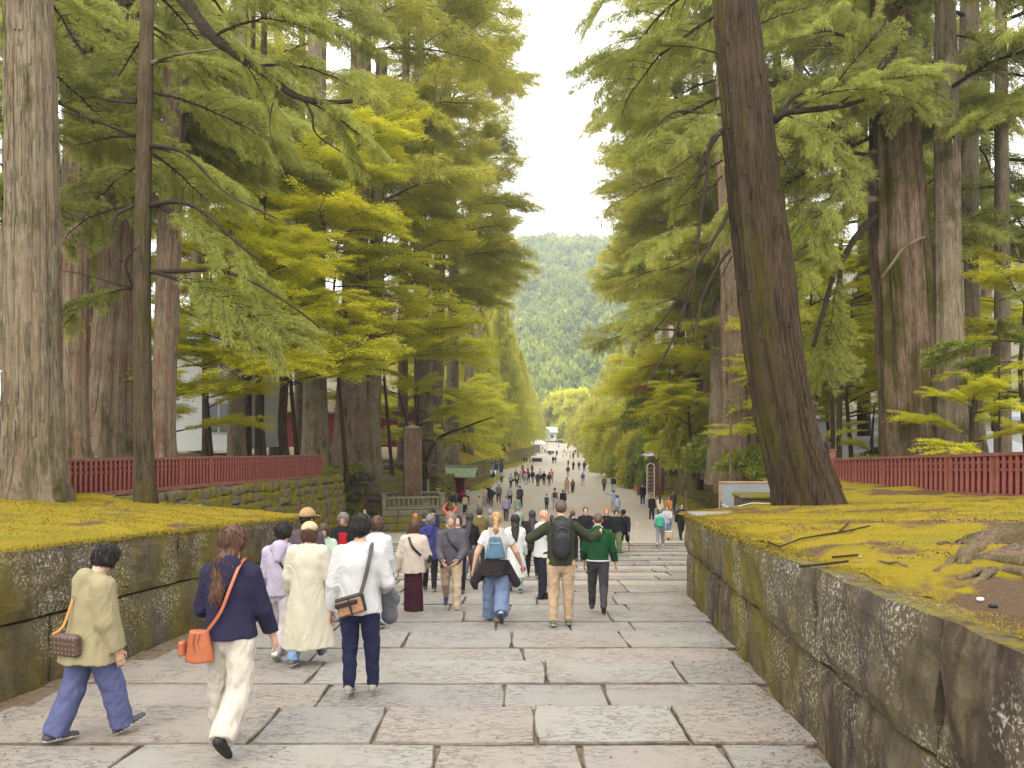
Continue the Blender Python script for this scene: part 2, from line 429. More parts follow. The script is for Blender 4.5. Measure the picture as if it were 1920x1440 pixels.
M['black'] = m_plain("black_iron", (.015, .015, .016), .5, .3, .1)
M['rope'] = m_plain("pale_rope", (.45, .42, .35), .9, .1, .1)
M['skin'] = None
# ================================================================== GROUND
ys = np.concatenate([np.arange(FOOT, 60, 1.5), np.arange(60, 430, 8.0), np.arange(440, 960, 60.0)])
xs = np.concatenate([np.arange(-430, -30, 40.0), np.arange(-30, 40, 2.5), np.arange(40, 580, 40.0)])
o = mobj('road', grid_sheet('road', xs, ys, lambda x, y: Zc - road_drop(y) + 0.02 * wob(x, y, 0, .5), M['road'])); tag(o, kind='structure')
# bed of earth under the stairs
mb = MB()
n = 40; V = []; 
for i in range(n + 1):
    y = -3 + (FOOT + 3) * i / n; z = Zc - stair_drop(y) - 0.16
    V += [(-40, y, z), (40, y, z)]
mb.add(V, [[2 * i, 2 * i + 1, 2 * i + 3, 2 * i + 2] for i in range(n)])
tag(mb.obj('ground', M['dirt']), kind='structure')

# ------------------------------------------------------------------ stairs of big slabs
stairs = tag(empty('stone_stairs', (0, 0, 0)), kind='structure')
def slab(x0, x1, y0, y1, ztop0, ztop1, th, mat, name='paving_slab', tiltx=0.0, sk0=0, sk1=0):
    """a slab with uneven outline; ztop0 at y0, ztop1 at y1"""
    cx, cy = (x0 + x1) / 2, (y0 + y1) / 2
    pts = []; nx = max(3, int((x1 - x0) / .3)); ny = 3
    cr = rnd.uniform(.008, .025)
    j = lambda a: rnd.uniform(-a, a)
    def xx(x, y):   # skewed ends
        t = (y - y0) / (y1 - y0) - .5
        return x + (sk0 if x < cx else sk1) * t
    for i in range(nx + 1):
        x = x0 + (x1 - x0) * i / nx; e = cr if i in (0, nx) else 0
        pts.append((xx(x + (cr if i == 0 else -cr if i == nx else 0), y0), y0 + e * .6 + j(.010)))
    for i in range(1, ny):
        y = y0 + (y1 - y0) * i / ny; pts.append((xx(x1, y) + j(.012), y))
    for i in range(nx, -1, -1):
        x = x0 + (x1 - x0) * i / nx; e = cr if i in (0, nx) else 0
        pts.append((xx(x + (cr if i == 0 else -cr if i == nx else 0), y1), y1 - e * .6 + j(.010)))
    for i in range(ny - 1, 0, -1):
        y = y0 + (y1 - y0) * i / ny; pts.append((xx(x0, y) + j(.012), y))
    N = len(pts); V = []; cz = (ztop0 + ztop1) / 2; dz = j(.006)
    def zt(x, y): return ztop0 + (ztop1 - ztop0) * (y - y0) / (y1 - y0) + tiltx * (x - cx) + dz + .006 * float(wob(x, y, 0, 2.2))
    for f, zo in ((.955, 0), (1.0, -.007), (1.0, -th)):
        for x, y in pts:
            bx = x + (-(.013) if x > cx else .013) * (1 if f < 1 else 0) * min(1, abs(x - cx) / ((x1 - x0) / 2)) ** 3
            by = y + (-(.030) if y > cy else .030) * (1 if f < 1 else 0) * min(1, abs(y - cy) / ((y1 - y0) / 2)) ** 3
            V.append((bx - cx, by - cy, zt(bx, by) + zo - cz))
    V.append((0, 0, zt(cx, cy) - cz)); c = len(V) - 1
    Fs = [[i, (i + 1) % N, c] for i in range(N)] + [[N + i, N + (i + 1) % N, (i + 1) % N, i] for i in range(N)] + [[2 * N + i, 2 * N + (i + 1) % N, N + (i + 1) % N, N + i] for i in range(N)]
    m = MB(); m.add(V, Fs); m.m = [0] * N + [1] * (2 * N); m.obj(name, [mat, M['slab_edge']], stairs, loc=(cx, cy, cz))
k = -2
while EDGE0 + (k + 1) * TREAD < FOOT + .1:
    ya, yb = EDGE0 + k * TREAD, EDGE0 + (k + 1) * TREAD
    mid = (ya + yb) / 2
    zf = lambda y, mid=mid: Zc - stair_drop(mid) - 0.055 * (y - mid)
    far = mid > 17
    rows = [(ya, ya + 1.3, True), (ya + 1.3, yb, False)] if far else [(ya, ya + rnd.uniform(.92, 1.05), False), None]
    if not far: rows[1] = (rows[0][1], yb, False)
    for (r0, r1, rough) in rows:
        if far: xl, xr = -13.5, 12.5
        else:
            xl, xr = wxl((r0 + r1) / 2) + .28 + rnd.uniform(0, .25), wxr((r0 + r1) / 2) + .02
            if mid > WEND - 1: xl, xr = -7, 7
        x = xl; skp = 0
        if r1 == yb or far or True:
            bb = MB(); bb.add([(xl - .5, r0, zf(r0) - .030), (xr + .3, r0, zf(r0) - .030), (xr + .3, r1 - .01, zf(r1) - .030), (xl - .5, r1 - .01, zf(r1) - .030)], [(0, 1, 2, 3)]); bb.obj('joint_earth', M['dirt'], stairs)
        while x < xr - .3:
            skn = rnd.uniform(-.035, .035)
            w = rnd.uniform(1.7, 3.4) if rough else rnd.choice([rnd.uniform(.9, 1.6), rnd.uniform(1.4, 2.8)])
            if xr - (x + w) < .7: w = xr - x
            g = rnd.uniform(.003, .008)
            slab(x + g, x + w - g, r0 + g, r1 - (0 if r1 == yb else g), zf(r0) - (.012 if rough else 0), zf(r1) - (.012 if rough else 0), .24, M['slab_rough'] if (rough and rnd.random() < .7) else M['slab'], tiltx=rnd.uniform(-.003, .003), sk0=skp, sk1=skn)
            x += w; skp = skn
    k += 1
# dark drain slot at the foot
mb = MB(); mb.box((0, FOOT + .12, Zc - 5.05 + .006), (34, .17, .03)); o = mb.obj('drain_channel', M['black']); tag(o, 'narrow black drain slot crossing the road at the foot of the stairs', 'drain')

# ------------------------------------------------------------------ big block walls beside the stairs
def block_wall(name, label, side):
    wx = wxr if side > 0 else wxl
    root = empty(name, (wx(8), 8, Zc - 2.5), 0, label, 'stone wall'); base = Vector(root.location)
    def P3(s, zoff, dep): # s: distance y; zoff below the wall top; dep: depth into the bank
        return Vector((wx(s) + side * dep, s, wtop(s) - zoff)) - base
    def block(s0, s1, t0, t1, out=0.0, th=.55, skew0=0.0, skew1=0.0, big=True):
        nu, nv = max(4, int((s1 - s0) / .16)), 6
        V = []; sd = rnd.random() * 50; ph = rnd.uniform(-.015, .015)
        for i in range(nu + 1):
            for jn in range(nv + 1):
                u, v = i / nu, jn / nv
                s = (s0 + skew0 * (v - .5)) * (1 - u) + (s1 + skew1 * (v - .5)) * u
                zo = t0 + (t1 - t0) * v
                e = min(min(u, 1 - u) * (s1 - s0) / .05, min(v, 1 - v) * (t1 - t0) / .05, 1)
                d = (1 - e) * .035 - out + ph + .022 * float(wob(s * 2.2 + sd, zo * 2.5, 0, 1.6)) + .01 * float(wob(s * 9, zo * 9, sd, 2))
                V.append(P3(s, zo + .008 * float(wob(s * 2, sd, 0, 2)), d))
        I = lambda i, jn: i * (nv + 1) + jn
        Fs = [[I(i, jn), I(i + 1, jn), I(i + 1, jn + 1), I(i, jn + 1)] for i in range(nu) for jn in range(nv)]
        if side > 0: Fs = [f[::-1] for f in Fs]
        # back ring and sides
        ring = [I(i, 0) for i in range(nu + 1)] + [I(nu, jn) for jn in range(1, nv + 1)] + [I(i, nv) for i in range(nu - 1, -1, -1)] + [I(0, jn) for jn in range(nv - 1, 0, -1)]
        b0 = len(V)
        for r in ring: q = V[r]; V.append((q[0] + side * th, q[1], q[2] + (0.0)))
        L = len(ring)
        for q in range(L):
            f = [ring[q], ring[(q + 1) % L], b0 + (q + 1) % L, b0 + q]
            Fs.append(f if side > 0 else f[::-1])
        f = [b0 + q for q in range(L)]; Fs.append(f if side > 0 else f[::-1])
        m = MB(); m.add(V, Fs); m.obj('stone_block', M['block'], root, smooth=False)
    if side > 0: up = [-.6, 1.6, 3.78, 6.02, 8.0, 9.4, 10.9, 12.2, 14.0, WEND]; lo = [-.6, 2.4, 4.6, 6.9, 9.2, 11.4, 13.5, WEND]
    else: up = [-.6, 2, 4.4, 6.3, 8.35, 10.6, 12.6, 14.3, WEND]; lo = [-.6, 3, 5.4, 8.05, 9.7, 11.6, 13.8, WEND]
    for a, b in zip(up[:-1], up[1:]): block(a + .013, b - .013, 0, .69, .0, .75, rnd.uniform(-.06, .06) if b < WEND else 0, 0)
    for a, b in zip(lo[:-1], lo[1:]): block(a + .012, b - .012, .725, 2.0, -.03 + rnd.uniform(-.01, .01), .6)
    # end face of the wall, towards the road
    m = MB(); w = 5.5
    n_end = 4
    for q in range(n_end):
        for (t0, t1) in ((0, .8), (.82, 2.2)):
            x0 = wx(WEND) + side * (.02 + q * w / n_end); x1 = wx(WEND) + side * ((q + 1) * w / n_end - .02)
            mm = MB(); mm.box(((x0 + x1) / 2, WEND + .32 - .34, wtop(WEND) - (t0 + t1) / 2), (abs(x1 - x0), .5, t1 - t0), bevel=.03)
            if q > 0 : 
                oo = mm.obj('stone_block', M['block'], root); oo.location = -base
    return root
block_wall('stair_wall', 'wall of huge mossy stone blocks on the right of the stairs, pale lichen specks and a black gap in it', 1)
block_wall('stair_wall', 'wall of big weathered stone blocks on the left of the stairs, behind the people walking down', -1)

# ------------------------------------------------------------------ terraces of moss
def zr(x, y):
    b = 0.05 * float(wob(x, y, 0, .9)) + .032 * float(wob(x, y, 3, 2.6))
    t = min(1, max(0, (x - wxr(min(y, WEND))) / .5))
    z = wtop(min(y, 19)) + min(.5, .045 * max(0, x - wxr(min(y, WEND)))) - (0.045 * (y - 19) * .4 if y > 19 else 0)
    return z + .012 + t * (b + .03)
xs = np.concatenate([np.arange(0, 3, .12), np.arange(3, 14, .3)])
def terrace(name, side, wx, xlim, zf, mat, ymax, inset):
    V = []; yy = np.concatenate([np.arange(-1.0, ymax, .16)]); 
    for y in yy:
        x0 = wx(min(y, WEND)) + side * inset(y)
        for q in xs:
            x = x0 + side * q
            z = zf(x, y)
            if q == 0: z -= .03
            V.append((x, y, z))
    nx = len(xs); I = np.arange(len(yy) * nx).reshape(len(yy), nx)
    Q = np.stack([I[:-1, :-1], I[:-1, 1:], I[1:, 1:], I[1:, :-1]], -1).reshape(-1, 4)
    if side < 0: Q = Q[:, ::-1]
    V = np.array(V); c = V[Q].mean(1); Q = Q[np.array([xlim(a, b) for a, b, _ in c])]
    return mobj(name, np_mesh(name, V, Q, mat, smooth=True))
tag(terrace('mossy_terrace', 1, wxr, lambda x, y: (y < 17.3 + max(0, x - 5.2) * 1.6 or x > 9.2) and x < 12.6, zr, M['moss_bare'], 29, lambda y: .10 + .16 * max(0, min(1, (9 - y) / 4)) + .05 * float(wob(y, 0, 0, 2))), kind='structure')
def zl(x, y):
    b = 0.05 * float(wob(x, y, 7, .9)) + .032 * float(wob(x, y, 3, 2.6))
    u = max(0, wxl(min(y, WEND)) - x); t = min(1, u / .5)
    return wtop(min(y, 19)) + min(.38, .04 * u) + t * (b + .03) + .012 - (0.03 * max(0, y - 19))
# far edge of the left terrace slants back towards the fence
tag(terrace('mossy_terrace', -1, wxl, lambda x, y: y < 15.75 + max(0, (-4.6 - x)) * .75, zl, M['moss'], 23, lambda y: .06 + .04 * float(wob(y, 0, 0, 2))), kind='structure')

# forest floors above the road, left and right
def zupR(x, y): return Zc - up_r(y) - .05 + .05 * float(wob(x, y, 0, .5)) + .02 * max(0, min(30, x - 14)) * .5
def xupR(y): return np.interp(y, [-30, 28, 28.5, 46, 80, 150, 250, 420], [11.5, 11.5, 13.5, 15.6, 16.6, 19, 22.5, 26])
def xupL(y): return np.interp(y, [-30, 20, 38, 39, 48, 70, 90, 108, 137, 215, 330], [-12.2, -12.2, -9.6, -13, -9.5, -7.5, -5.4, -3.8, -2.6, 5.4, 9])
def strip(name, xf, side, zf, ylist, mat):
    off = np.concatenate([np.arange(0, 12, .8), np.arange(12, 120, 9)]); V = []
    for y in ylist:
        for q in off: x = xf(y) + side * q; V.append((x, y, zf(x, y)))
    I = np.arange(len(V)).reshape(len(ylist), len(off))
    Q = np.stack([I[:-1, :-1], I[:-1, 1:], I[1:, 1:], I[1:, :-1]], -1).reshape(-1, 4)
    if side < 0: Q = Q[:, ::-1]
    return tag(mobj(name, np_mesh(name, np.array(V), Q, mat, smooth=True)), kind='structure')
yl = np.concatenate([np.arange(-10, 110, 1.2), np.arange(110, 420, 8)])
strip('forest_floor', xupR, 1, zupR, yl, M['floor'])
def zupL(x, y): return Zc - up_l(y) - .04 + .05 * float(wob(x, y, 5, .5)) + (.10 * max(0, min(10, -x - 9)) if y > 42 else 0.02 * max(0, -x - 12))
strip('forest_floor', xupL, -1, zupL, yl, M['floor'])

# ------------------------------------------------------------------ rubble walls: every stone its own part
_rocks = []
for q in range(8):
    r = random.Random(100 + q); mb = MB(); V = []; nn = 6
    # rounded block in -.5.. .5, face towards -Y
    for i in range(nn + 1):
        for jn in range(nn + 1):
            u, v = i / nn * 2 - 1, jn / nn * 2 - 1
            e = max(abs(u), abs(v)) ** 4
            rr = 1 + .10 * math.sin(3 * math.atan2(v, u) + q * 1.3) * max(abs(u), abs(v))
            V.append((u * .5 * rr * .99, -.12 * (1 - e) - .05 * r.random() - .02, v * .5 * rr * .99))
    I = lambda i, jn: i * (nn + 1) + jn
    Fs = [[I(i, jn), I(i + 1, jn), I(i + 1, jn + 1), I(i, jn + 1)] for i in range(nn) for jn in range(nn)]
    ring = [I(i, 0) for i in range(nn + 1)] + [I(nn, jn) for jn in range(1, nn + 1)] + [I(i, nn) for i in range(nn - 1, -1, -1)] + [I(0, jn) for jn in range(nn - 1, 0, -1)]
    b0 = len(V)
    for k in ring: V.append((V[k][0] * .9, .35, V[k][2] * .9))
    L = len(ring)
    Fs += [[ring[k], b0 + k, b0 + (k + 1) % L, ring[(k + 1) % L]] for k in range(L)]
    mb.add(V, Fs); _rocks.append(mb)
_rockmesh = {}
def rock_mesh(i, mat):
    if (i, mat.name) not in _rockmesh: _rockmesh[(i, mat.name)] = _rocks[i].mesh('stone', mat, smooth=True)
    return _rockmesh[(i, mat.name)]
def rubble_wall(label, a, b, ztop0, ztop1, zb0, zb1, size, mat, stuff_too=False, batter=.12, maxn=300, name='retaining_wall', cat='stone wall'):
    """a->b plan points; face to the right hand side of a->b"""
    a = Vector((a[0], a[1], 0)); b = Vector((b[0], b[1], 0)); d = (b - a); L = d.length; d.normalize()
    nrm = Vector((d.y, -d.x, 0)); ang = math.atan2(d.y, d.x)
    root = empty(name, ((a + b) / 2) + Vector((0, 0, (zb0 + zb1) / 2)), 0, label, cat); base = Vector(root.location)
    cells = []
    v = 0.0; r = random.Random(int(a.x * 10 + a.y)); Hm = max(ztop0 - zb0, ztop1 - zb1)
    while v < Hm:
        h = size * r.uniform(.7, 1.15); u = -r.uniform(0, size)
        while u < L:
            w = size * r.uniform(.8, 1.7)
            um = u + w / 2; t = min(1, max(0, um / L)); zt = ztop0 + (ztop1 - ztop0) * t; zb = zb0 + (zb1 - zb0) * t
            z = zt - v - h / 2
            if z > zb - h * .4 and 0 < um < L + .1: cells.append((um, z, w, h, v))
            u += w
        v += h
    keep, rest = cells, []
    if len(cells) > maxn:
        cells.sort(key=lambda c: (a + d * c[0]).length); keep, rest = cells[:maxn], cells[maxn:]
    def T(c):
        um, z, w, h, vv = c
        p = a + d * um + nrm * (batter * vv + r.uniform(-.04, .05)) ; p.z = z + r.uniform(-.16, .16) * h; w *= r.uniform(.85, 1.2); h *= r.uniform(.85, 1.3); p = p - base
        rot = Matrix.Rotation(ang, 4, 'Z') @ Matrix.Rotation(r.uniform(-.28, .28), 4, 'Y')
        return Matrix.Translation(p) @ rot @ Matrix.Diagonal((w * 1.02, .55, h * 1.03, 1))
    for c in keep:
        o = bpy.data.objects.new('stone', rock_mesh(r.randrange(8), mat)); link(o, root); o.matrix_local = T(c)
    if rest:
        mb = MB()
        for c in rest:
            q = _rocks[r.randrange(8)]; Mx = T(c); mb.add([Mx @ Vector(v_) for v_ in q.v], q.f)
        o = mb.obj('rubble', mat, root, smooth=True); tag(o, kind='stuff')
    # core behind the stones
    mb = MB(); c0 = a - nrm * .10 - base; c1 = b - nrm * .10 - base; w = -nrm * .8
    off0 = nrm * batter * (ztop0 - zb0); off1 = nrm * batter * (ztop1 - zb1)
    Z = lambda p, z: (p.x, p.y, z - base.z)
    mb.add([Z(c0, ztop0 - .03), Z(c1, ztop1 - .03), Z(c1 + off1, zb1 - .4), Z(c0 + off0, zb0 - .4), Z(c0 + w, ztop0 - .03), Z(c1 + w, ztop1 - .03), Z(c1 + w, zb1 - .4), Z(c0 + w, zb0 - .4)],
           [[0, 1, 2, 3][::-1], [4, 5, 1, 0][::-1], [5, 6, 2, 1][::-1], [7, 4, 0, 3][::-1], [4, 7, 6, 5][::-1]])
    mb.obj('core', M['dirt'], root)
    return root
FA = Vector((PX(120, 20.3), 20.3)); FB = Vector((PX(604, 37.6), 37.6))      # the left fence line
# left: wall under the fence (a->b with the face on the right of the line seen from above)
da = (FB - FA).normalized(); FS = FA - da * 9
rubble_wall('mossy rubble retaining wall below the left red fence, dry laid uneven stones', FA - da * 1 + Vector((.25, 0)), FB + da * 1.8 + Vector((.25, 0)), Zc - 1.95, Zc - 2.50, Zc - 3.9, Zc - 5.4, .42, M['rubble_moss'], batter=.10)
FE = FB + da * 1.8 + Vector((.25, 0))
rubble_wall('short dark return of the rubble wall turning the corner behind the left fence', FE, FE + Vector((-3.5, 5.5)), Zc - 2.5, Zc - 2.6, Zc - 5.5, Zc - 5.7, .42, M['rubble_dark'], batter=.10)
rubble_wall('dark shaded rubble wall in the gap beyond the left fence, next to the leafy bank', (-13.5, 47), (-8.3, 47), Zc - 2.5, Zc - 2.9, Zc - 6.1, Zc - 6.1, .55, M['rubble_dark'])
rubble_wall('overgrown rubble wall behind the tall stone pillar, running back to the red shed', (-8.3, 47), (-5.2, 68), Zc - 3.0, Zc - 4.2, Zc - 6.2, Zc - 6.9, .55, M['rubble_moss'])
rubble_wall('stone bank wall with yellow moss on top just beyond the red shed', (-5.5, 75), (-3.0, 106), Zc - 3.95, Zc - 4.45, Zc - 6.9, Zc - 7.3, .55, M['rubble_moss'], maxn=260)
rubble_wall('sunlit stone wall front facing the stairs on the left roadside, people resting below it', (-9.5, 137), (-1.9, 137), Zc - 4.6, Zc - 4.75, Zc - 7.6, Zc - 7.6, .6, M['rubble'], maxn=120)
rubble_wall('long low stone wall with the largest yellow moss slope, farthest along the left roadside', (-1.9, 137), (6.2, 215), Zc - 4.75, Zc - 5.5, Zc - 7.6, Zc - 8.2, .65, M['rubble_moss'], maxn=260)
rubble_wall('high mossy wall like a clipped hedge on the right roadside beside the red roofed post', (16.3, 82), (15.0, 44), Zc - 4.1, Zc - 2.9, Zc - 7.1, Zc - 5.9, .5, M['rubble_moss'], maxn=280)
rubble_wall('low mossy stone footing under the right red fence', (11.45, 30), (10.95, 8), Zc - 2.45, Zc - 1.12, Zc - 3.0, Zc - 2.0, .30, M['rubble_moss'], batter=.15)
# moss slopes above those walls
def moss_slope(label, pts, rise):
    mb = MB(); V = []; n = len(pts)
    root = None
    nn = 10
    for (x, y, z) in pts:
        for q in range(nn):
            t = q / (nn - 1); V.append((x + .1 - t * rise[0], y + t * rise[2], z + .08 + math.sin(t * 1.5) * rise[1] + .06 * float(wob(x + t * 6, y, 0, 1))))
    Fs = [[i * nn + q, i * nn + q + 1, (i + 1) * nn + q + 1, (i + 1) * nn + q] for i in range(n - 1) for q in range(nn - 1)]
    Fs = [f[::-1] for f in Fs]
    mb.add(V, Fs); o = mb.obj('moss_bank', M['moss'], smooth=True); tag(o, kind='structure')
def lerp3(a, b, n): return [tuple(a[i] + (b[i] - a[i]) * t / (n - 1) for i in range(3)) for t in range(n)]
moss_slope('', lerp3((-5.4, 75, Zc - 3.95), (-2.9, 106, Zc - 4.45), 24), (5.5, 2.0, 0))
moss_slope('', lerp3((-1.8, 137, Zc - 4.75), (6.3, 215, Zc - 5.5), 30), (7.0, 2.8, 0))
moss_slope('', lerp3((-9.4, 136.8, Zc - 4.6), (-1.8, 136.8, Zc - 4.75), 12), (0.0, .5, 8))
moss_slope('', lerp3((-3.2, 106, Zc - 4.5), (-2.3, 131, Zc - 4.9), 14), (5, .6, 0))

# ------------------------------------------------------------------ red fences
def fence(label, a, b, za, zb, h, pitch, facing, backing=True):
    a = Vector((a[0], a[1], za)); b = Vector((b[0], b[1], zb)); d = b - a; L = math.hypot(d.x, d.y)
    ang = math.atan2(d.y, d.x); sl = (zb - za) / L
    root = empty('fence', a, ang, label, 'fence')
    def bx(name, u, yv, z, sx, sy, sz, mat, shear=True, me=None):
        mb = MB()
        V = []
        for i in (-.5, .5):
            for jn in (-.5, .5):
                for kk in (-.5, .5):
                    x = i * sx; V.append((x, jn * sy, kk * sz + sl * x))
        mb.add(V, [(0, 1, 3, 2), (4, 6, 7, 5), (0, 4, 5, 1), (2, 3, 7, 6), (0, 2, 6, 4), (1, 5, 7, 3)])
        return mobj(name, mb.mesh(name, mat), root, (u, yv, z + sl * u))
    f = facing
    seg = 3.6; u = 0
    while u < L - .2:
        w = min(seg, L - u); dz = rnd.uniform(-.008, .008)
        bx('bottom_rail', u + w / 2, f * .02, .07 + dz, w - .01, .17, .13, M['red_rail'])
        bx('top_rail', u + w / 2, 0, h - .04 + dz, w - .01, .20, .055, M['red_rail'])
        bx('cap_board', u + w / 2, 0, h - .005 + dz, w + .0, .13, .03, M['red_rail'])
        bx('back_board', u + w / 2, -f * .05, h / 2 + .03, w - .02, .02, h - .2, M['red_dark'])
        bx('middle_rail', u + w / 2, f * .012, h * .80, w - .01, .05, .06, M['red'])
        bx('middle_rail', u + w / 2, f * .012, h * .635, w - .01, .05, .06, M['red'])
        u += seg
    u = 0
    while u <= L + .01:
        bx('post', min(u, L - .06), -f * .01, h / 2 - .02, .11, .13, h - .02, M['red_rail']); u += 1.8
    base = None; u = pitch * .5; k = 0
    while u < L - .04:
        if base is None:
            base = bx('slat', u, f * .065, h / 2 + .03, pitch * .42, .035, h - .21, M['red'])
        else:
            o = base.copy(); C.objects.link(o); o.location = (u + rnd.uniform(-.004, .004), f * .065, h / 2 + .03 + sl * u); o.rotation_euler = (0, rnd.uniform(-.006, .006), 0); o.parent = root
        u += pitch; k += 1
    return root
fence('long red slatted fence on the left, running behind the two nearest trunks', FS, FB, Zc - 1.92 + .26, Zc - 2.45, 1.07, .205, -1)
fence('red slatted fence on the right, beyond the yellow moss and behind the leaning trunk', (11.35, 9), (11.3, 26.8), Zc - 1.18, Zc - 2.2, 1.08, .235, 1)
mb = MB(); mb.box((0, 0, .68), (.2, .2, 1.36), bevel=.02); mb.box((0, 0, 1.38), (.25, .25, .05), bevel=.01)
tag(mb.obj('fence_post', M['red_rail'], loc=(11.3, 27.1, Zc - 2.2)), 'stout weathered red post closing the far end of the right fence', 'post')
# far little red posts on the leafy bank
for i, (px, d, lab) in enumerate([(669, 46.5, 'short red post with a knob standing among ferns above the dark wall')]):
    mb = MB(); mb.box((0, 0, .5), (.17, .17, 1.0), bevel=.01); mb.box((0, 0, 1.02), (.26, .26, .08), bevel=.02)
    tag(mb.obj('bridge_post', M['red_rail'], loc=(PX(px, d), d, Zc - 3.15)), lab, 'post')

# ------------------------------------------------------------------ tall stone pillar on its platform
def turned(mb, ang): return Matrix.Rotation(ang, 4, 'Z')
MD = 42.5; mx = PX(773, MD); mz = Zc - 5.95 + .02
root = empty('stone_pillar', (mx, MD, mz), R(10), 'tall dark square stone pillar with a pyramid cap rising from a railed platform', 'monument')
mb = MB(); mb.box((0, 0, 3.75), (.98, .98, 4.2), bevel=.03); mb.obj('shaft', M['monument'], root)
mb = MB(); mb.add([(-.5, -.5, 5.86), (.5, -.5, 5.86), (.5, .5, 5.86), (-.5, .5, 5.86), (0, 0, 6.07)], [(0, 1, 4), (1, 2, 4), (2, 3, 4), (3, 0, 4), (3, 2, 1, 0)]); mb.obj('pyramid_cap', M['pale_stone'], root)
mb = MB(); mb.box((.497, 0, 3.72), (.012, .80, 4.0)); mb.obj('side_face', M['edge_moss'], root)
mb = MB(); mb.box((0, 0, 1.58), (1.9, 1.9, .14), bevel=.03); mb.obj('plinth', M['pale_stone'], root)
# carved column of characters, worn
z = 5.3
for k in range(6):
    mb = MB(); r = random.Random(k)
    for q in range(5):
        if r.random() < .5: mb.box((r.uniform(-.05, .05), -.492, z + r.uniform(-.16, .16)), (.3, .012, .03))
        else: mb.box((r.uniform(-.14, .14), -.492, z + r.uniform(-.05, .05)), (.03, .012, .26))
    z -= .5
root2 = empty('platform', (mx, MD, mz), R(10), 'mossy stepped stone platform with a carved stone balustrade round the tall pillar', 'platform')
for i, (s, z0, z1) in enumerate([(3.7, 0, .42), (3.6, .43, .80), (3.45, .81, 1.16), (3.35, 1.17, 1.50)]):
    nb = 4
    for sdq in range(4):
        for q in range(nb):
            mb = MB(); w = s / nb
            mb.box((-s / 2 + (q + .5) * w, -s / 2 + .25, (z0 + z1) / 2), (w - .012, .5, z1 - z0), bevel=.04)
            o = mb.obj('stone_block', M['rubble_moss'] if i < 3 else M['pale_stone'], root2); o.rotation_euler = (0, 0, sdq * math.pi / 2)
    mb = MB(); mb.box((0, 0, (z0 + z1) / 2 - .01), (s - .3, s - .3, z1 - z0)); mb.obj('fill', M['dirt'], root2)
for sdq in range(4):
    rz = sdq * math.pi / 2
    def add(nm, c, sz, bev=.015, mat='pale_stone'):
        mb = MB(); mb.box(c, sz, bevel=bev); o = mb.obj(nm, M[mat], root2); o.rotation_euler = (0, 0, rz)
    add('corner_post', (-1.55, -1.55, 1.5 + .4), (.24, .24, .8)); add('post_cap', (-1.55, -1.55, 1.5 + .84), (.30, .30, .09))
    add('handrail', (0, -1.55, 2.14), (2.86, .17, .12), .03); add('sill', (0, -1.55, 1.60), (2.86, .16, .14))
    for q in range(11):
        add('baluster', (-1.3 + q * .26, -1.55, 1.88), (.09, .09, .40), .01)

# ------------------------------------------------------------------ red shed with green roof
SD = 70.0; root = empty('red_shed', (PX(848, SD), SD, Zc - road_drop(SD)), R(-4), 'small dark red shed with a green copper roof at the left roadside', 'shed')
mb = MB(); mb.box((0, 0, 1.15), (2.6, 2.6, 2.3)); mb.obj('wall', M['red_dark'], root)
for sx in (-1.3, 0, 1.3):
    mb = MB(); mb.box((sx, -1.31, 1.15), (.12, .08, 2.3)); mb.obj('post', M['red'], root)
mb = MB(); mb.box((1.31, 0, 1.1), (.05, 2.3, 2.0)); mb.obj('side_board', M['red_rail'], root)
for q in range(6):
    mb = MB(); mb.box((-1.08 + q * .43, -1.318, 1.08), (.40, .03, 2.05)); mb.obj('plank', M['red_dark'], root)
mb = MB()
w, dd = 2.3, 2.0
V = [(-w, -dd, 2.35), (w, -dd, 2.35), (w, 0, 3.12), (-w, 0, 3.12), (w, dd, 2.35), (-w, dd, 2.35)]
V += [(x, y, z - .10) for x, y, z in V]
mb.add(V, [(0, 1, 2, 3), (3, 2, 4, 5), (7, 6, 9, 8), (8, 9, 11, 10), (0, 6, 7, 1), (5, 4, 10, 11), (1, 7, 8, 2), (2, 8, 10, 4), (3, 9, 6, 0), (5, 11, 9, 3)])
roof = mb.obj('roof', M['copper'], root)
mb = MB(); mb.box((0, 0, 3.16), (4.4, .26, .14), bevel=.03); mb.obj('ridge_cap', M['copper'], root)
for q in range(9):
    for s in (-1, 1):
        mb = MB(); mb.tube([(-w + .25 + q * .475, s * dd, 2.375), (-w + .25 + q * .475, s * .1, 3.11)], .025, 4); mb.obj('roof_seam', M['copper'], root)
# curved roof peeking out behind the pillar
root = empty('garden_gate_roof', (PX(772, 56), 56, Zc - road_drop(56)), R(8), 'small curved brown roof half hidden behind the tall stone pillar', 'roofed sign')
mb = MB(); n = 12; V = []
for i in range(n + 1):
    t = i / n * 2 - 1; x = t * 2.1; z = 3.75 + .55 * (1 - abs(t)) ** 1.6 ; 
    for y, dz in ((-.9, 0), (.9, 0), (-.9, -.14), (.9, -.14)): V.append((x, y, z + dz))
Fs = []
for i in range(n):
    a, b = i * 4, i * 4 + 4; Fs += [[a, b, b + 1, a + 1], [a + 2, a + 3, b + 3, b + 2], [a, a + 2, b + 2, b], [a + 1, b + 1, b + 3, a + 3]]
mb.add(V, Fs + [[0, 1, 3, 2], [n * 4, n * 4 + 2, n * 4 + 3, n * 4 + 1]]); mb.obj('roof', M['limb_light'], root)
for sx in (-1.2, 1.2): mb = MB(); mb.box((sx, 0, 1.9), (.16, .16, 3.7)); mb.obj('post', M['frame_wood'], root)
mb = MB(); mb.box((0, 0, 2.5), (2.2, .06, 1.5)); mb.obj('board', M['dark_glass'], root)

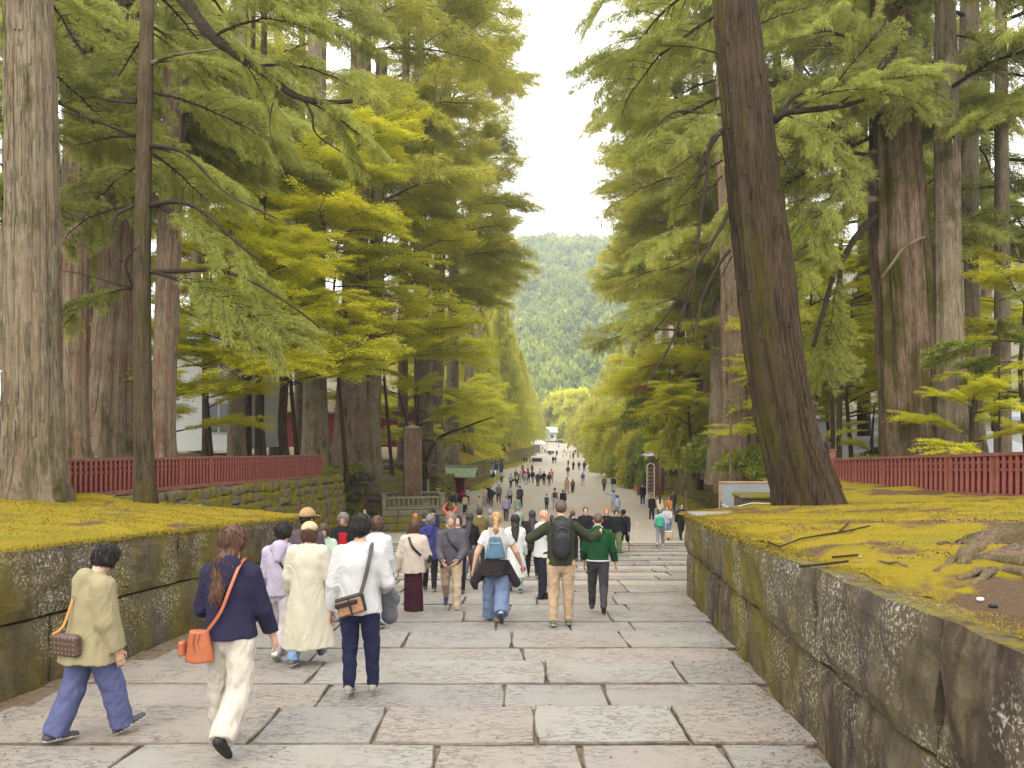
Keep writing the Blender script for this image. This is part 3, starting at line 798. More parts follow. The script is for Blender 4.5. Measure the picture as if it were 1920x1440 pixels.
# ------------------------------------------------------------------ red roofed post on the right
LD = 76.0; root = empty('roofed_post', (PX(1236, LD), LD, Zc - road_drop(LD)), R(24), 'red post with a curved grey gabled roof behind a low red railing, right roadside', 'roofed post')
mb = MB(); mb.box((0, 0, 1.9), (.34, .34, 3.8), bevel=.03); mb.obj('post', M['red'], root)
mb = MB(); mb.box((-.02, -.18, 1.9), (.22, .02, 2.9)); mb.obj('notice_board', M['cream_wall'], root)
for sx in (-.42, .42): mb = MB(); mb.box((sx, 0, 1.9), (.14, .14, 3.7)); mb.obj('side_post', M['red'], root)
mb = MB()
mb.box((0, 0, 3.72), (1.5, 1.5, .16)); mb.box((0, 0, 3.55), (1.9, .16, .14)); mb.box((0, 0, 3.55), (.16, 1.9, .14)); mb.obj('bracket', M['red'], root)
mb = MB(); n = 12; V = []
for i in range(n + 1):
    t = i / n * 2 - 1; x = t * 1.45; z = 3.86 + .85 * (1 - abs(t)) ** 1.45 + .10 * abs(t) ** 6
    for y, dz in ((-1.25, .12), (0, 0), (1.25, .12), (-1.25, .0), (0, -.12), (1.25, 0)): V.append((x, y, z + dz))
Fs = []
for i in range(n):
    a, b = i * 6, i * 6 + 6
    Fs += [[a, b, b + 1, a + 1], [a + 1, b + 1, b + 2, a + 2], [a + 3, a + 4, b + 4, b + 3], [a + 4, a + 5, b + 5, b + 4], [a, a + 3, b + 3, b], [a + 2, b + 2, b + 5, a + 5]]
mb.add(V, Fs); mb.obj('roof', M['slate'], root)
mb = MB(); mb.box((0, 0, 4.80), (.28, 2.6, .26), bevel=.05); mb.obj('ridge_cap', M['slate'], root)
mb = MB(); mb.add([(-1.1, -1.15, 3.9), (1.1, -1.15, 3.9), (0, -1.15, 4.5), (-1.1, -1.05, 3.9), (1.1, -1.05, 3.9), (0, -1.05, 4.5)], [(0, 1, 2), (5, 4, 3), (0, 3, 4, 1), (1, 4, 5, 2), (2, 5, 3, 0)]); mb.obj('gable', M['red'], root)
for q in range(4):
    for zz in (.35, .85):
        mb = MB(); mb.box((0, -1.5, zz), (3.1, .09, .09)); o = mb.obj('railing', M['red'], root); o.rotation_euler = (0, 0, q * math.pi / 2)
    mb = MB(); mb.box((1.5, -1.5, .55), (.16, .16, 1.1), bevel=.02); o = mb.obj('railing_post', M['red'], root); o.rotation_euler = (0, 0, q * math.pi / 2)
# standing oval notice beside it
root = empty('notice_stand', (PX(1220, 73), 73, Zc - road_drop(73)), 0, 'tall narrow white framed notice with a rounded top left of the red roofed post', 'sign')
mb = MB(); pts = [(-.35, 0, 0), (-.35, 0, 3.0)] + [(-.35 * math.cos(a), 0, 3.0 + .35 * math.sin(a)) for a in np.linspace(.3, 2.8, 7)] + [(.35, 0, 3.0), (.35, 0, 0)]
mb.tube(pts, .05, 6); mb.obj('frame', M['canvas'], root)
mb = MB(); mb.box((0, 0, 2.0), (.52, .03, 1.9)); mb.obj('panel', M['frame_wood'], root)
for q in range(5): mb = MB(); mb.box((0, -.025, 1.25 + q * .36), (.3, .015, .16)); mb.obj('character', M['black'], root)
# thin sign post in the grass, and the little post on the road
root = empty('sign_post', (PX(1286, 58), 58, Zc - road_drop(58)), 0, 'thin wooden sign post with a pale plate in front of the mossy roadside wall', 'sign post')
mb = MB(); mb.box((0, 0, 1.2), (.08, .08, 2.4)); mb.obj('post', M['frame_wood'], root)
mb = MB(); mb.box((0, -.06, 2.1), (.26, .04, .7), bevel=.01); mb.obj('plate', M['pale_stone'], root)
root = empty('survey_stake', (PX(1195, 36.5), 36.5, Zc - road_drop(36.5)), 0, 'thin pale stake standing alone on the gravel near the foot of the stairs', 'stake')
mb = MB(); mb.tube([(0, 0, 0), (0, 0, .72)], .02, 6); mb.obj('rod', M['rope'], root); mb = MB(); mb.tube([(0, 0, .0), (0, 0, .06)], .09, 8); mb.obj('foot', M['rope'], root); mb = MB(); mb.box((0, 0, .72), (.16, .03, .04)); mb.obj('top_bar', M['rope'], root)

# ------------------------------------------------------------------ sign board seen from behind, mossy stone box, rope
BD = 20.5
root = empty('sign_board', (PX(1400, BD), BD, PZ(965, BD)), R(0), 'framed grey board standing behind the mossy stone box left of the leaning trunk', 'sign board')
mb = MB(); mb.box((0, 0, .45), (1.36, .04, .78)); mb.obj('panel', M['board'], root)
for c, s in (((0, 0, .86), (1.46, .07, .06)), ((-.71, 0, .40), (.06, .07, .95)), ((.71, 0, .40), (.06, .07, .95)), ((0, 0, .05), (1.40, .07, .05))):
    mb = MB(); mb.box(c, s, bevel=.008); mb.obj('frame', M['frame_wood'], root)
root = empty('stone_box', (PX(1432, 18.6), 18.6, PZ(965, 18.6)), R(-4), 'dark stone box with a moss covered lid between the grey board and the leaning trunk', 'stone box')
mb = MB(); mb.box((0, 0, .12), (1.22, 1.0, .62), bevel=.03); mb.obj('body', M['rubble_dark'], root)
mb = MB(); mb.box((0, 0, .46), (1.30, 1.08, .09), bevel=.03); mb.obj('lid', M['rubble_moss'], root)
root = empty('rope_barrier', (PX(1325, 17.5), 17.5, PZ(967, 17.5)), 0, 'thin pale rope slung before the stone box at the edge of the terrace', 'rope')
mb = MB(); pts = [P(1352, 945, 17.0), P(1368, 952, 16.9), P(1385, 949, 16.8), P(1410, 943, 16.7), P(1440, 944, 16.7), P(1455, 945, 16.8)]
mb.tube([p - Vector(root.location) for p in pts], .012, 5); mb.obj('rope', M['rope'], root)
mb = MB(); mb.tube([P(1352, 962, 17.0) - Vector(root.location), P(1352, 940, 17.0) - Vector(root.location)], .016, 6); mb.obj('stake', M['black'], root)
# pale stone at the terrace corner
mb = MB(); mb.box((0, 0, 0), (.9, .8, .10), bevel=.02); tag(mb.obj('corner_stone', M['slab'], loc=(wxr(WEND) + .52, WEND - .36, wtop(WEND) + .04)), 'pale flat stone capping the far corner of the right stair wall', 'stone')
mb = MB(); mb.box((0, 0, .14), (.85, .6, .30), bevel=.09); o = mb.obj('mossy_boulder', M['moss'], loc=(PX(1850, 13.2), 13.2, PZ(975, 13.2))); tag(o, 'rounded block thick with yellow moss near the right fence', 'stone')
mb = MB(); mb.box((0, 0, .08), (1.6, .35, .22), bevel=.05); o = mb.obj('fallen_stone', M['rubble_moss'], loc=(PX(1912, 13.4), 13.4, PZ(968, 13.4))); tag(o, 'long flat mossy stone at the right edge below the red fence', 'stone')

# ------------------------------------------------------------------ buildings
def house(label, px0, px1, d, ybase, ywall, yridge, wallm, roofm, depth=8, windows=(), rz=0, over=.7, hip=.0, cat='building', zb=None):
    x0, x1 = PX(px0, d), PX(px1, d); zb = PZ(ybase, d); zw = PZ(ywall, d); zr_ = PZ(yridge, d); w = x1 - x0
    root = empty('building', ((x0 + x1) / 2, d, zb), rz, label, cat)
    mb = MB(); mb.box((0, depth / 2, (zw - zb) / 2), (w, depth, zw - zb)); wall = mb.obj('wall', wallm, root)
    mb = MB(); hx = w / 2 + over; H0 = zw - zb; H1 = zr_ - zb; n = 8; V = []
    rows = []
    for i in range(n + 1):
        t = i / n * 2 - 1; y = depth / 2 + t * (depth / 2 + over); z = H0 - .1 + (H1 - H0 + .1) * (1 - abs(t)) ** 1.25
        shrink = hip * (1 - abs(t))
        for x in (-hx + shrink, hx - shrink): V += [(x, y, z), (x, y, z - .22)]
    Fs = []
    for i in range(n):
        a, b = i * 4, i * 4 + 4; Fs += [[a, a + 2, b + 2, b], [a + 1, b + 1, b + 3, a + 3], [a, b, b + 1, a + 1], [a + 2, a + 3, b + 3, b + 2]]
    Fs += [[0, 1, 3, 2], [n * 4, n * 4 + 2, n * 4 + 3, n * 4 + 1]]
    mb.add(V, Fs); mb.obj('roof', roofm, root)
    mb = MB(); mb.box((0, depth / 2, H1 + .05), (2 * hx - 2 * hip, .35, .3), bevel=.05); mb.obj('ridge_cap', roofm, root)
    for (u, v, ww, hh, fr, pn) in windows:
        mb = MB(); X = (u - .5) * w; Z = v * (zw - zb)
        mb.box((X, -.02, Z), (ww, .08, hh)); fo = mb.obj('window', fr, root)
        np_ = max(1, int(round(ww / .8)))
        for q in range(np_):
            mb = MB(); mb.box((X - ww / 2 + (q + .5) * ww / np_, -.07, Z), (ww / np_ - .12, .03, hh - .14)); o = mb.obj('pane', pn, fo)
    return root
house('white walled house glimpsed between trunks behind the left red fence', 312, 432, 47, 845, 640, 560, M['white_wall'], M['slate'], 10, [(.82, .30, 1.6, 1.9, M['cream_wall'], M['dark_glass']), (.82, .75, 1.6, 1.2, M['cream_wall'], M['dark_glass'])])
house('dark red low building in the woods behind the middle left trunks', 520, 760, 78, 838, 770, 735, M['red_dark'], M['limb_light'], 9, [(.3, .5, 2.2, 1.8, M['red'], M['dark_glass']), (.65, .5, 2.2, 1.8, M['red'], M['dark_glass'])])
house('pale low building at the far left edge behind the largest left trunk', -160, 30, 42, 858, 742, 690, M['cream_wall'], M['slate'], 9, [(.9, .45, 1.4, 1.6, M['white_wall'], M['dark_glass'])])
house('low hall with grey tiled roof beyond the right fence, left of the huge mossy trunk', 1572, 1668, 46, 872, 838, 790, M['dark_glass'], M['slate'], 9, [(.5, .5, 2.4, .7, M['cream_wall'], M['dark_glass'])], rz=R(-14))
house('small outbuilding with a pale grey lean roof in front of the low hall', 1600, 1680, 41, 880, 856, 826, M['cream_wall'], M['slate'], 6, rz=R(-10))
house('pale plastered building with white wall at the right edge behind the fence', 1838, 1990, 44, 880, 778, 745, M['cream_wall'], M['slate'], 9, [(.75, .4, 1.4, 1.2, M['white_wall'], M['dark_glass'])], rz=R(8))
house('dark roofed house low behind the right fence at the frame edge', 1760, 1960, 34, 880, 850, 818, M['dark_glass'], M['slate'], 5, rz=R(14))
house('long white temple building closing the far end of the avenue', 990, 1043, 322, 827, 810, 801, M['white_wall'], M['slate'], 10, [(.55, .45, 1.8, 2.2, M['red_rail'], M['red_rail']), (.85, .5, 1.4, 1.4, M['cream_wall'], M['dark_glass'])], cat='temple building')
house('temple roof with a curved grey gable at the far left end of the avenue', 955, 1010, 300, 828, 808, 793, M['cream_wall'], M['slate'], 14, [(.8, .45, 3.0, 1.6, M['red'], M['dark_glass'])], rz=R(-20), hip=1.5, cat='temple building')
mb = MB(); mb.box((0, 0, .6), (16, 1, 1.2)); tag(mb.obj('far_wall', M['white_wall'], loc=(PX(1072, 328), 328, Zc - 6.4)), 'low pale stone wall across the far end of the avenue', 'wall')
for i, (px, d, w, h, lab) in enumerate([(1000, 235, 6.5, 3.0, 'white peaked canopy tent nearest the stairs at the far left roadside'), (990, 262, 6.5, 3.2, 'white canopy tent partly hidden behind the other peaked tent')]):
    root = empty('canopy_tent', (PX(px, d), d, Zc - road_drop(d)), R(12), lab, 'tent')
    mb = MB(); s = w / 2; mb.add([(-s, -s, h), (s, -s, h), (s, s, h), (-s, s, h), (0, 0, h + 2.0), (-s, -s, h - .4), (s, -s, h - .4), (s, s, h - .4), (-s, s, h - .4)],
           [(0, 1, 4), (1, 2, 4), (2, 3, 4), (3, 0, 4), (5, 6, 1, 0), (6, 7, 2, 1), (7, 8, 3, 2), (8, 5, 0, 3)]); mb.obj('roof', M['canvas'], root)
    for a in (-1, 1):
        for b in (-1, 1): mb = MB(); mb.tube([(a * s, b * s, 0), (a * s, b * s, h)], .06, 6); mb.obj('leg', M['metal'], root)
    mb = MB(); mb.box((0, s * .6, 1.1), (w * .8, .5, 2.2)); mb.obj('counter', M['cream_wall'], root)
root = empty('stone_lantern', (PX(1061.5, 315), 315, Zc - 6.5), 0, 'big stone lantern on a mound before the trees at the far end of the avenue', 'stone lantern')
mb = MB(); mb.box((0, 0, .6), (7, 4, 1.2), bevel=.3); mb.obj('base', M['rubble_moss'], root); mb = MB(); mb.box((0, 0, 3.2), (1.2, 1.2, 4), bevel=.1); mb.obj('shaft', M['pale_stone'], root)
mb = MB(); mb.box((0, 0, 5.8), (2.2, 2.2, 1.4), bevel=.3); mb.obj('light_chamber', M['pale_stone'], root); mb = MB(); mb.box((0, 0, 6.8), (3.4, 3.4, .6), bevel=.25); mb.obj('cap', M['pale_stone'], root)
# sales counters with white covers by the road
for px, d, w, lab in [(912, 104, 2.6, 'white topped stall table with a dark skirt at the left wall gap'), (1007, 178, 2.6, 'white stall table with dark skirt farther along the left roadside'), (1033, 228, 2.0, 'small white sign table standing in the middle of the far road')]:
    root = empty('stall_table', (PX(px, d), d, Zc - road_drop(d)), R(-12), lab, 'table')
    mb = MB(); mb.box((0, 0, 1.1), (w, 1.0, .5), bevel=.04); mb.obj('cover', M['canvas'], root)
    mb = MB(); mb.box((0, 0, .45), (w * .85, .8, .8)); mb.obj('skirt', M['black'], root)
for px, d, lab in [(926, 112, 'dark upright banner by the gap in the left roadside wall'), (936, 113, 'second dark banner, right of the other one at the wall gap')]:
    root = empty('banner', (PX(px, d), d, Zc - road_drop(d)), 0, lab, 'banner')
    mb = MB(); mb.tube([(0, 0, 0), (0, 0, 2.7)], .03, 5); mb.obj('pole', M['metal'], root); mb = MB(); mb.box((.3, 0, 1.6), (.5, .03, 2.0)); mb.obj('cloth', cloth((.05, .06, .12)), root)
# ================================================================== VEGETATION
def rand_unit(rs, n): v = rs.randn(n, 3); return v / np.linalg.norm(v, axis=1)[:, None]
def leaf_quads(rs, base, dirs, L, W, droop=0.0):
    """kite shaped leaves from base points along dirs"""
    n = len(base); d = dirs / (np.linalg.norm(dirs, axis=1)[:, None] + 1e-9)
    w = np.cross(d, rand_unit(rs, n)); w /= np.linalg.norm(w, axis=1)[:, None] + 1e-9
    L = L[:, None]; W = W[:, None]
    a = base; m = base + d * L * .45; t = base + d * L; t = t - np.array([0, 0, 1]) * L * droop
    V = np.stack([a, m + w * W * .5, t, m - w * W * .5], 1).reshape(-1, 3)
    return V, np.arange(n * 4).reshape(n, 4)
def bez(a, b, c, n): 
    t = np.linspace(0, 1, n)[:, None]; return (1 - t) ** 2 * a + 2 * t * (1 - t) * b + t ** 2 * c

def make_bough(seed, kind='cedar', L=4.0, nsub=13, dens=1.0, leaf=1.0, limbmat='limb', leafmat='cedar', droop=.28, rad=.055, up=-.06):
    rs = np.random.RandomState(seed); mb = MB(); r = random.Random(seed)
    sag = r.uniform(-.12, .10) * L
    main = bez(np.array([0, 0, 0.]), np.array([L * .5, r.uniform(-.1, .1) * L, sag + .12 * L]), np.array([L, r.uniform(-.12, .12) * L, sag - droop * .22 * L]), 12)
    main += np.cumsum(rs.randn(12, 3) * .012 * L, 0) * np.linspace(0, 1, 12)[:, None]
    mb.tube([Vector(p) for p in main], [rad * (1 - .85 * i / 11) for i in range(12)], 6)
    base, dirs, tone, Ls, Ws = [], [], [], [], []
    def spray(p, d, t, k, spread, ln):
        dd = d[None, :] + rs.randn(k, 3) * spread
        if kind == 'maple': dd[:, 2] *= .22
        else: dd[:, 2] += up
        base.append(np.repeat(p[None, :], k, 0) + rs.randn(k, 3) * (.05 if kind != 'maple' else .09) * leaf * np.array([1, 1, .35 if kind == 'maple' else 1])); dirs.append(dd)
        tone.append(np.clip(t + rs.randn(k) * .16, 0, 1)); Ls.append(ln * rs.uniform(.7, 1.2, k)); 
    for i in range(nsub):
        t = .14 + .86 * (i + r.uniform(0, .8)) / nsub
        ip = min(10.99, t * 11); p0 = main[int(ip)] * (1 - ip % 1) + main[int(ip) + 1] * (ip % 1)
        ax = main[int(ip) + 1] - main[int(ip)]; ax /= np.linalg.norm(ax)
        for sd in (1, -1):
            if r.random() < .1: continue
            sl = L * (.16 + .27 * math.sin(math.pi * min(1, (1.06 - t) * 1.1))) * r.uniform(.7, 1.25)
            ang = R(r.uniform(38, 68)) * sd
            d0 = np.array([ax[0] * math.cos(ang) - ax[1] * math.sin(ang), ax[0] * math.sin(ang) + ax[1] * math.cos(ang), r.uniform(-.12, .30)])
            p2 = p0 + d0 * sl + np.array([0, 0, -droop * sl * r.uniform(.3, .9)]) + ax * sl * .25
            p1 = p0 + d0 * sl * .5 + np.array([0, 0, .10 * sl])
            sub = bez(p0, p1, p2, 6); mb.tube([Vector(p) for p in sub], [rad * .42 * (1 - .16 * q) * (1.1 - t * .6) for q in range(6)], 4, cap=False)
            ntw = max(3, int(sl / .16 * dens))
            for q in range(ntw):
                u = .12 + .88 * q / ntw; iq = min(4.99, u * 5); pp = sub[int(iq)] * (1 - iq % 1) + sub[int(iq) + 1] * (iq % 1)
                dq = sub[int(iq) + 1] - sub[int(iq)]; dq /= np.linalg.norm(dq) + 1e-9
                for s2 in (1, -1):
                    a2 = R(r.uniform(25, 65)) * s2
                    d2 = np.array([dq[0] * math.cos(a2) - dq[1] * math.sin(a2), dq[0] * math.sin(a2) + dq[1] * math.cos(a2), dq[2] + r.uniform(-.35, .25)])
                    tl = r.uniform(.16, .46) * leaf * (1.15 - .5 * u); pe = pp + d2 * tl - np.array([0, 0, droop * .3 * tl])
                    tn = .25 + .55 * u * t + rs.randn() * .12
                    if kind == 'cedar':
                        ns = 3
                        for z in range(ns): spray(pp + (pe - pp) * (z + .3) / ns, d2 + dq * .5, tn, 7, .52, .19 * leaf)
                        spray(pe, d2 + dq * .3, tn + .15, 8, .45, .20 * leaf)
                        if r.random() < .25: mb.tube([Vector(pp), Vector(pe)], [.006, .003], 3, cap=False)
                    elif kind == 'broad':
                        for z in range(2): spray(pp + (pe - pp) * (z + .5) / 2, d2, tn, 6, .8, .15 * leaf)
                    else:
                        for z in range(3): spray(pp + (pe - pp) * (z + .5) / 3, d2, tn, 6, .9, .095 * leaf)
    base = np.concatenate(base); dirs = np.concatenate(dirs); tone = np.concatenate(tone); Ls = np.concatenate(Ls)
    Wd = {'cedar': .095, 'broad': .55, 'maple': .62}[kind]
    V, Q = leaf_quads(rs, base, dirs, Ls, Ls * Wd * rs.uniform(.7, 1.3, len(Ls)) + (.004 if kind == 'cedar' else 0), .25 if kind == 'cedar' else .05)
    if kind == 'maple': # keep leaves nearly level
        Vr = V.reshape(-1, 4, 3); c = Vr.mean(1, keepdims=True); Vr[:, :, 2] = c[:, :, 0 + 2] + (Vr[:, :, 2] - c[:, :, 2]) * .45; V = Vr.reshape(-1, 3)
    nb = len(mb.v); VV = np.concatenate([np.array(mb.v), V]); f4 = np.array([f for f in mb.f if len(f) == 4]); 
    nl = len(Q); tn = np.concatenate([np.zeros(len(f4)), tone]); mi = np.concatenate([np.zeros(len(f4)), np.ones(nl)])
    return np_mesh('bough', VV, np.concatenate([f4, Q + nb]), [M[limbmat], M[leafmat]], mi, False, tn)

def make_clump(seed, n, leafmat, L, W, shape='round', name='foliage', rx=1.0, rz=1.0, hollow=.45):
    """a mass of leaves filling an uneven unit volume, made of leafy lobes"""
    rs = np.random.RandomState(seed)
    if shape == 'cone':
        h = rs.rand(n) ** .8; a = rs.rand(n) * 6.283; layer = .5 + .5 * np.sin(h * 70 + 2.0 * np.sin(a * 3)); rr = (1 - h) ** .75 * (.62 + .38 * layer) * np.sqrt(rs.uniform(.35, 1, n)) * (1 + .22 * np.sin(a * 5 + h * 9))
        Pp = np.stack([rr * np.cos(a), rr * np.sin(a), h], 1); dirs = np.stack([np.cos(a), np.sin(a), -.5 + rs.randn(n) * .4], 1) + rs.randn(n, 3) * .4
    elif shape == 'layers':
        nl = 16; cs = np.stack([rs.uniform(-.75, .75, nl), rs.uniform(-.75, .75, nl), rs.uniform(.05, 1, nl)], 1)
        rr = rs.uniform(.25, .55, nl) * (1.1 - .5 * cs[:, 2]); k = rs.randint(0, nl, n); a = rs.rand(n) * 6.283; q = np.sqrt(rs.rand(n))
        Pp = cs[k] + np.stack([np.cos(a) * q * rr[k], np.sin(a) * q * rr[k], .035 * rs.randn(n) - .10 * q ** 2 * rr[k]], 1)
        dirs = np.stack([np.cos(a), np.sin(a), rs.randn(n) * .25 - .15], 1) + rs.randn(n, 3) * .25
    else:
        nl = 26; cs = rand_unit(rs, nl) * rs.uniform(.35, .8, nl)[:, None]; cs[:, 2] = np.abs(cs[:, 2]) * .9 + .08
        k = rs.randint(0, nl, n); u = rand_unit(rs, n); rad = rs.uniform(.22, .42, nl)[k] * rs.uniform(.55, 1, n)
        u[:, 2] = np.abs(u[:, 2]) * .9 - .15; Pp = cs[k] + u * rad[:, None]; dirs = u + rs.randn(n, 3) * .55
    Ls = L * rs.uniform(.6, 1.3, n)
    V, Q = leaf_quads(rs, Pp, dirs, Ls, W * rs.uniform(.6, 1.3, n), .1)
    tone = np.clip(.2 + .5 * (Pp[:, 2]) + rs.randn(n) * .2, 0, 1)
    return np_mesh(name, V, Q, [M[leafmat]], None, False, tone)

BO = {}
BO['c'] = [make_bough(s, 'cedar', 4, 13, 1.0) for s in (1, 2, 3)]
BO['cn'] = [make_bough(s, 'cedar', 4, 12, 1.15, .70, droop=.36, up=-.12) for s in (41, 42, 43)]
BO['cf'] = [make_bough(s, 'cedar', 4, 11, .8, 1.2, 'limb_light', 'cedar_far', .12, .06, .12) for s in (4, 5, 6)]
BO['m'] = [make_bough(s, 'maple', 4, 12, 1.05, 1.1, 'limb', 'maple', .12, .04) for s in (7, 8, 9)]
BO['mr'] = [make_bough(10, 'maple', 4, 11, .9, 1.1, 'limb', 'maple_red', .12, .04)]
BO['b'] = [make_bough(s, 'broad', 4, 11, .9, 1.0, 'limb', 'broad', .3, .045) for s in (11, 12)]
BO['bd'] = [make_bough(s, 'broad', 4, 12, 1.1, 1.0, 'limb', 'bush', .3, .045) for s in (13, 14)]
CL = {}
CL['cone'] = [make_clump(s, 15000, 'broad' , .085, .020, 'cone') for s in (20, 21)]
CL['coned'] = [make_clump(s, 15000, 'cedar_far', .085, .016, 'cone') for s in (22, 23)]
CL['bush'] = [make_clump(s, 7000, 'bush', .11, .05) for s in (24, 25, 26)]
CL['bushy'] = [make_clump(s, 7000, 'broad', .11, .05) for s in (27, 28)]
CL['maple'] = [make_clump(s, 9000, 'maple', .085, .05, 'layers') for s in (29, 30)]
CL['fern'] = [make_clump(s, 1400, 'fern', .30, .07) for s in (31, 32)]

def trunk_mesh(path, seed, n=28, flare=.45, ridge=.05, step=.35, lobes=5):
    """path: list of (Vector, radius), local; smooth interpolation, furrowed"""
    P_ = np.array([list(p) for p, r in path]); Rr = np.array([r for p, r in path]); z = P_[:, 2]
    zz = np.arange(z[0], z[-1] + step, step); zz[-1] = z[-1]
    X = np.interp(zz, z, P_[:, 0]); Y = np.interp(zz, z, P_[:, 1]); RR = np.interp(zz, z, Rr)
    # soften the polyline
    for _ in range(2): X[1:-1] = (X[:-2] + 2 * X[1:-1] + X[2:]) / 4; Y[1:-1] = (Y[:-2] + 2 * Y[1:-1] + Y[2:]) / 4; RR[1:-1] = (RR[:-2] + 2 * RR[1:-1] + RR[2:]) / 4
    V = []
    th = np.arange(n) / n * 2 * math.pi; r0 = Rr[len(Rr) // 2]
    for i, q in enumerate(zz):
        fl = flare * math.exp(-max(0, q) / (1.1 * r0 + .12))
        rr = RR[i] * (1 + ridge * np.sin(th * 9 + seed + .25 * np.sin(q * .8 + th)) + ridge * .7 * np.sin(th * 17 + seed * 2 + .5 * math.sin(q * .5)) + ridge * .5 * np.sin(th * 3 + q * .35 + seed))
        rr = rr * (1 + ridge * .9 * (np.abs(np.sin(th * 11.5 + seed + .5 * np.sin(q * .6) + .35 * np.sin(q * 2.3 + th * 3))) - .5) + ridge * .5 * (np.abs(np.sin(th * 20.5 + seed * 3 + .6 * np.sin(q * 1.1))) - .5))
        rr = rr * (1 + fl * (.45 + .55 * np.cos(th * lobes + seed)))
        V.append(np.stack([X[i] + rr * np.cos(th), Y[i] + rr * np.sin(th), np.full(n, q)], 1))
    V = np.concatenate(V); m = len(zz); I = np.arange(m * n).reshape(m, n); J = np.roll(I, -1, 1)
    Q = np.stack([I[:-1], J[:-1], J[1:], I[1:]], -1).reshape(-1, 4)
    return V, Q

def orient(dirv, roll=0.0, s=1.0, flip=False):
    x = Vector(dirv).normalized(); up = Vector((0, 0, 1)); y = up.cross(x)
    if y.length < .05: y = Vector((0, 1, 0))
    y.normalize(); z = x.cross(y)
    Mx = Matrix((x, y, z)).transposed().to_4x4()
    return Mx @ Matrix.Rotation(roll, 4, 'X') @ Matrix.Diagonal((s, s * (-1 if flip else 1), s, 1))

def add_bough(root, loc, dirv, s, kind, r=rnd, roll=None):
    me = BO[kind][r.randrange(len(BO[kind]))]
    o = bpy.data.objects.new('bough', me); link(o, root)
    o.matrix_local = Matrix.Translation(Vector(loc)) @ orient(dirv, r.uniform(-.35, .35) if roll is None else roll, s, r.random() < .5)
    return o

def tree(label, pts, d, bark, boughs=(), group=None, name='cedar_tree', cat='tree', n=28, flare=.45, seed=None, zbase=None, extra_top=0, ridge=.05, depth_lean=0.0, lobes=5, strips=0):
    """pts: (px, py, width px) from the base up, at distance d"""
    seed = seed if seed is not None else rnd.random() * 20
    b = P(pts[0][0], pts[0][1], d)
    if zbase is not None: b.z = zbase
    root = empty(name, b, 0, label, cat, group)
    path = []
    for i, (px, py, w) in enumerate(pts):
        p = P(px, py, d) - b
        if i == 0: p.z = 0
        p.y += depth_lean * p.z; path.append((p, w / F * d / 2))
    path = [(path[0][0] + Vector((0, 0, -.6)), path[0][1])] + path
    if extra_top:
        a, c = path[-2][0], path[-1][0]; dr = (c - a) / max(.1, (c - a).z); path.append((c + dr * extra_top, path[-1][1] * .35))
    V, Q = trunk_mesh(path, seed, n, flare, ridge, lobes=lobes)
    me = np_mesh('trunk', V, Q, [M[bark]], smooth=True); mobj('trunk', me, root)
    if strips:
        # loose strips of bark standing proud of the trunk
        G = V.reshape(-1, n, 3); mR = len(G); rs = np.random.RandomState(int(seed * 77)); SV, SQ = [], []; k0 = 0
        ctr = G.mean(1, keepdims=True); Nn = G - ctr; Nn[:, :, 2] = 0; Nn /= np.linalg.norm(Nn, axis=2, keepdims=True)
        for _ in range(strips):
            i0 = rs.randint(2, max(3, mR - 8)); ln = rs.randint(2, 7); i1 = min(mR - 1, i0 + ln); j0 = rs.randint(0, n); wd = rs.randint(1, 3); off = rs.uniform(.008, .022)
            rows = i1 - i0 + 1
            for i in range(i0, i1 + 1):
                t = (i - i0) / (rows - 1); lift = off + (.03 * (1 - t) ** 3 + .035 * t ** 4) * rs.rand(); sh = rs.uniform(.15, .4) * (1 - math.sin(math.pi * max(.08, min(.92, t))))
                A, Bv = G[i, j0 % n], G[i, (j0 + wd) % n]; mid = (A + Bv) / 2; A2 = A + (mid - A) * sh; B2 = Bv + (mid - Bv) * sh; no = Nn[i, j0 % n]
                SV += [A2 + no * lift, B2 + no * lift, A2 - no * .03, B2 - no * .03]
            for q in range(rows - 1):
                u = k0 + q * 4; SQ += [[u, u + 1, u + 5, u + 4], [u + 2, u, u + 4, u + 6], [u + 1, u + 3, u + 7, u + 5]]
            SQ += [[k0, k0 + 2, k0 + 3, k0 + 1], [k0 + (rows - 1) * 4 + z for z in (0, 1, 3, 2)]]; k0 += rows * 4
        o = mobj('bark_strips', np_mesh('bark_strips', np.array(SV), np.array(SQ), [M[bark]]), root); tag(o, kind='stuff')
    zs = np.array([p.z for p, _ in path]); xs_ = np.array([p.x for p, _ in path]); ysq = np.array([p.y for p, _ in path])
    r = random.Random(int(seed * 1000))
    for bs in boughs:
        for k in range(bs['n']):
            z = bs['z'][0] + (bs['z'][1] - bs['z'][0]) * (k + r.uniform(.1, .9)) / bs['n']
            az = R(r.uniform(*bs.get('az', (0, 360)))); pit = R(r.uniform(*bs.get('pitch', (-15, 20))))
            p = Vector((np.interp(z, zs, xs_), np.interp(z, zs, ysq), z))
            add_bough(root, p, (math.cos(az) * math.cos(pit), math.sin(az) * math.cos(pit), math.sin(pit)), r.uniform(*bs.get('s', (.8, 1.2))), bs['k'], r)
    return root
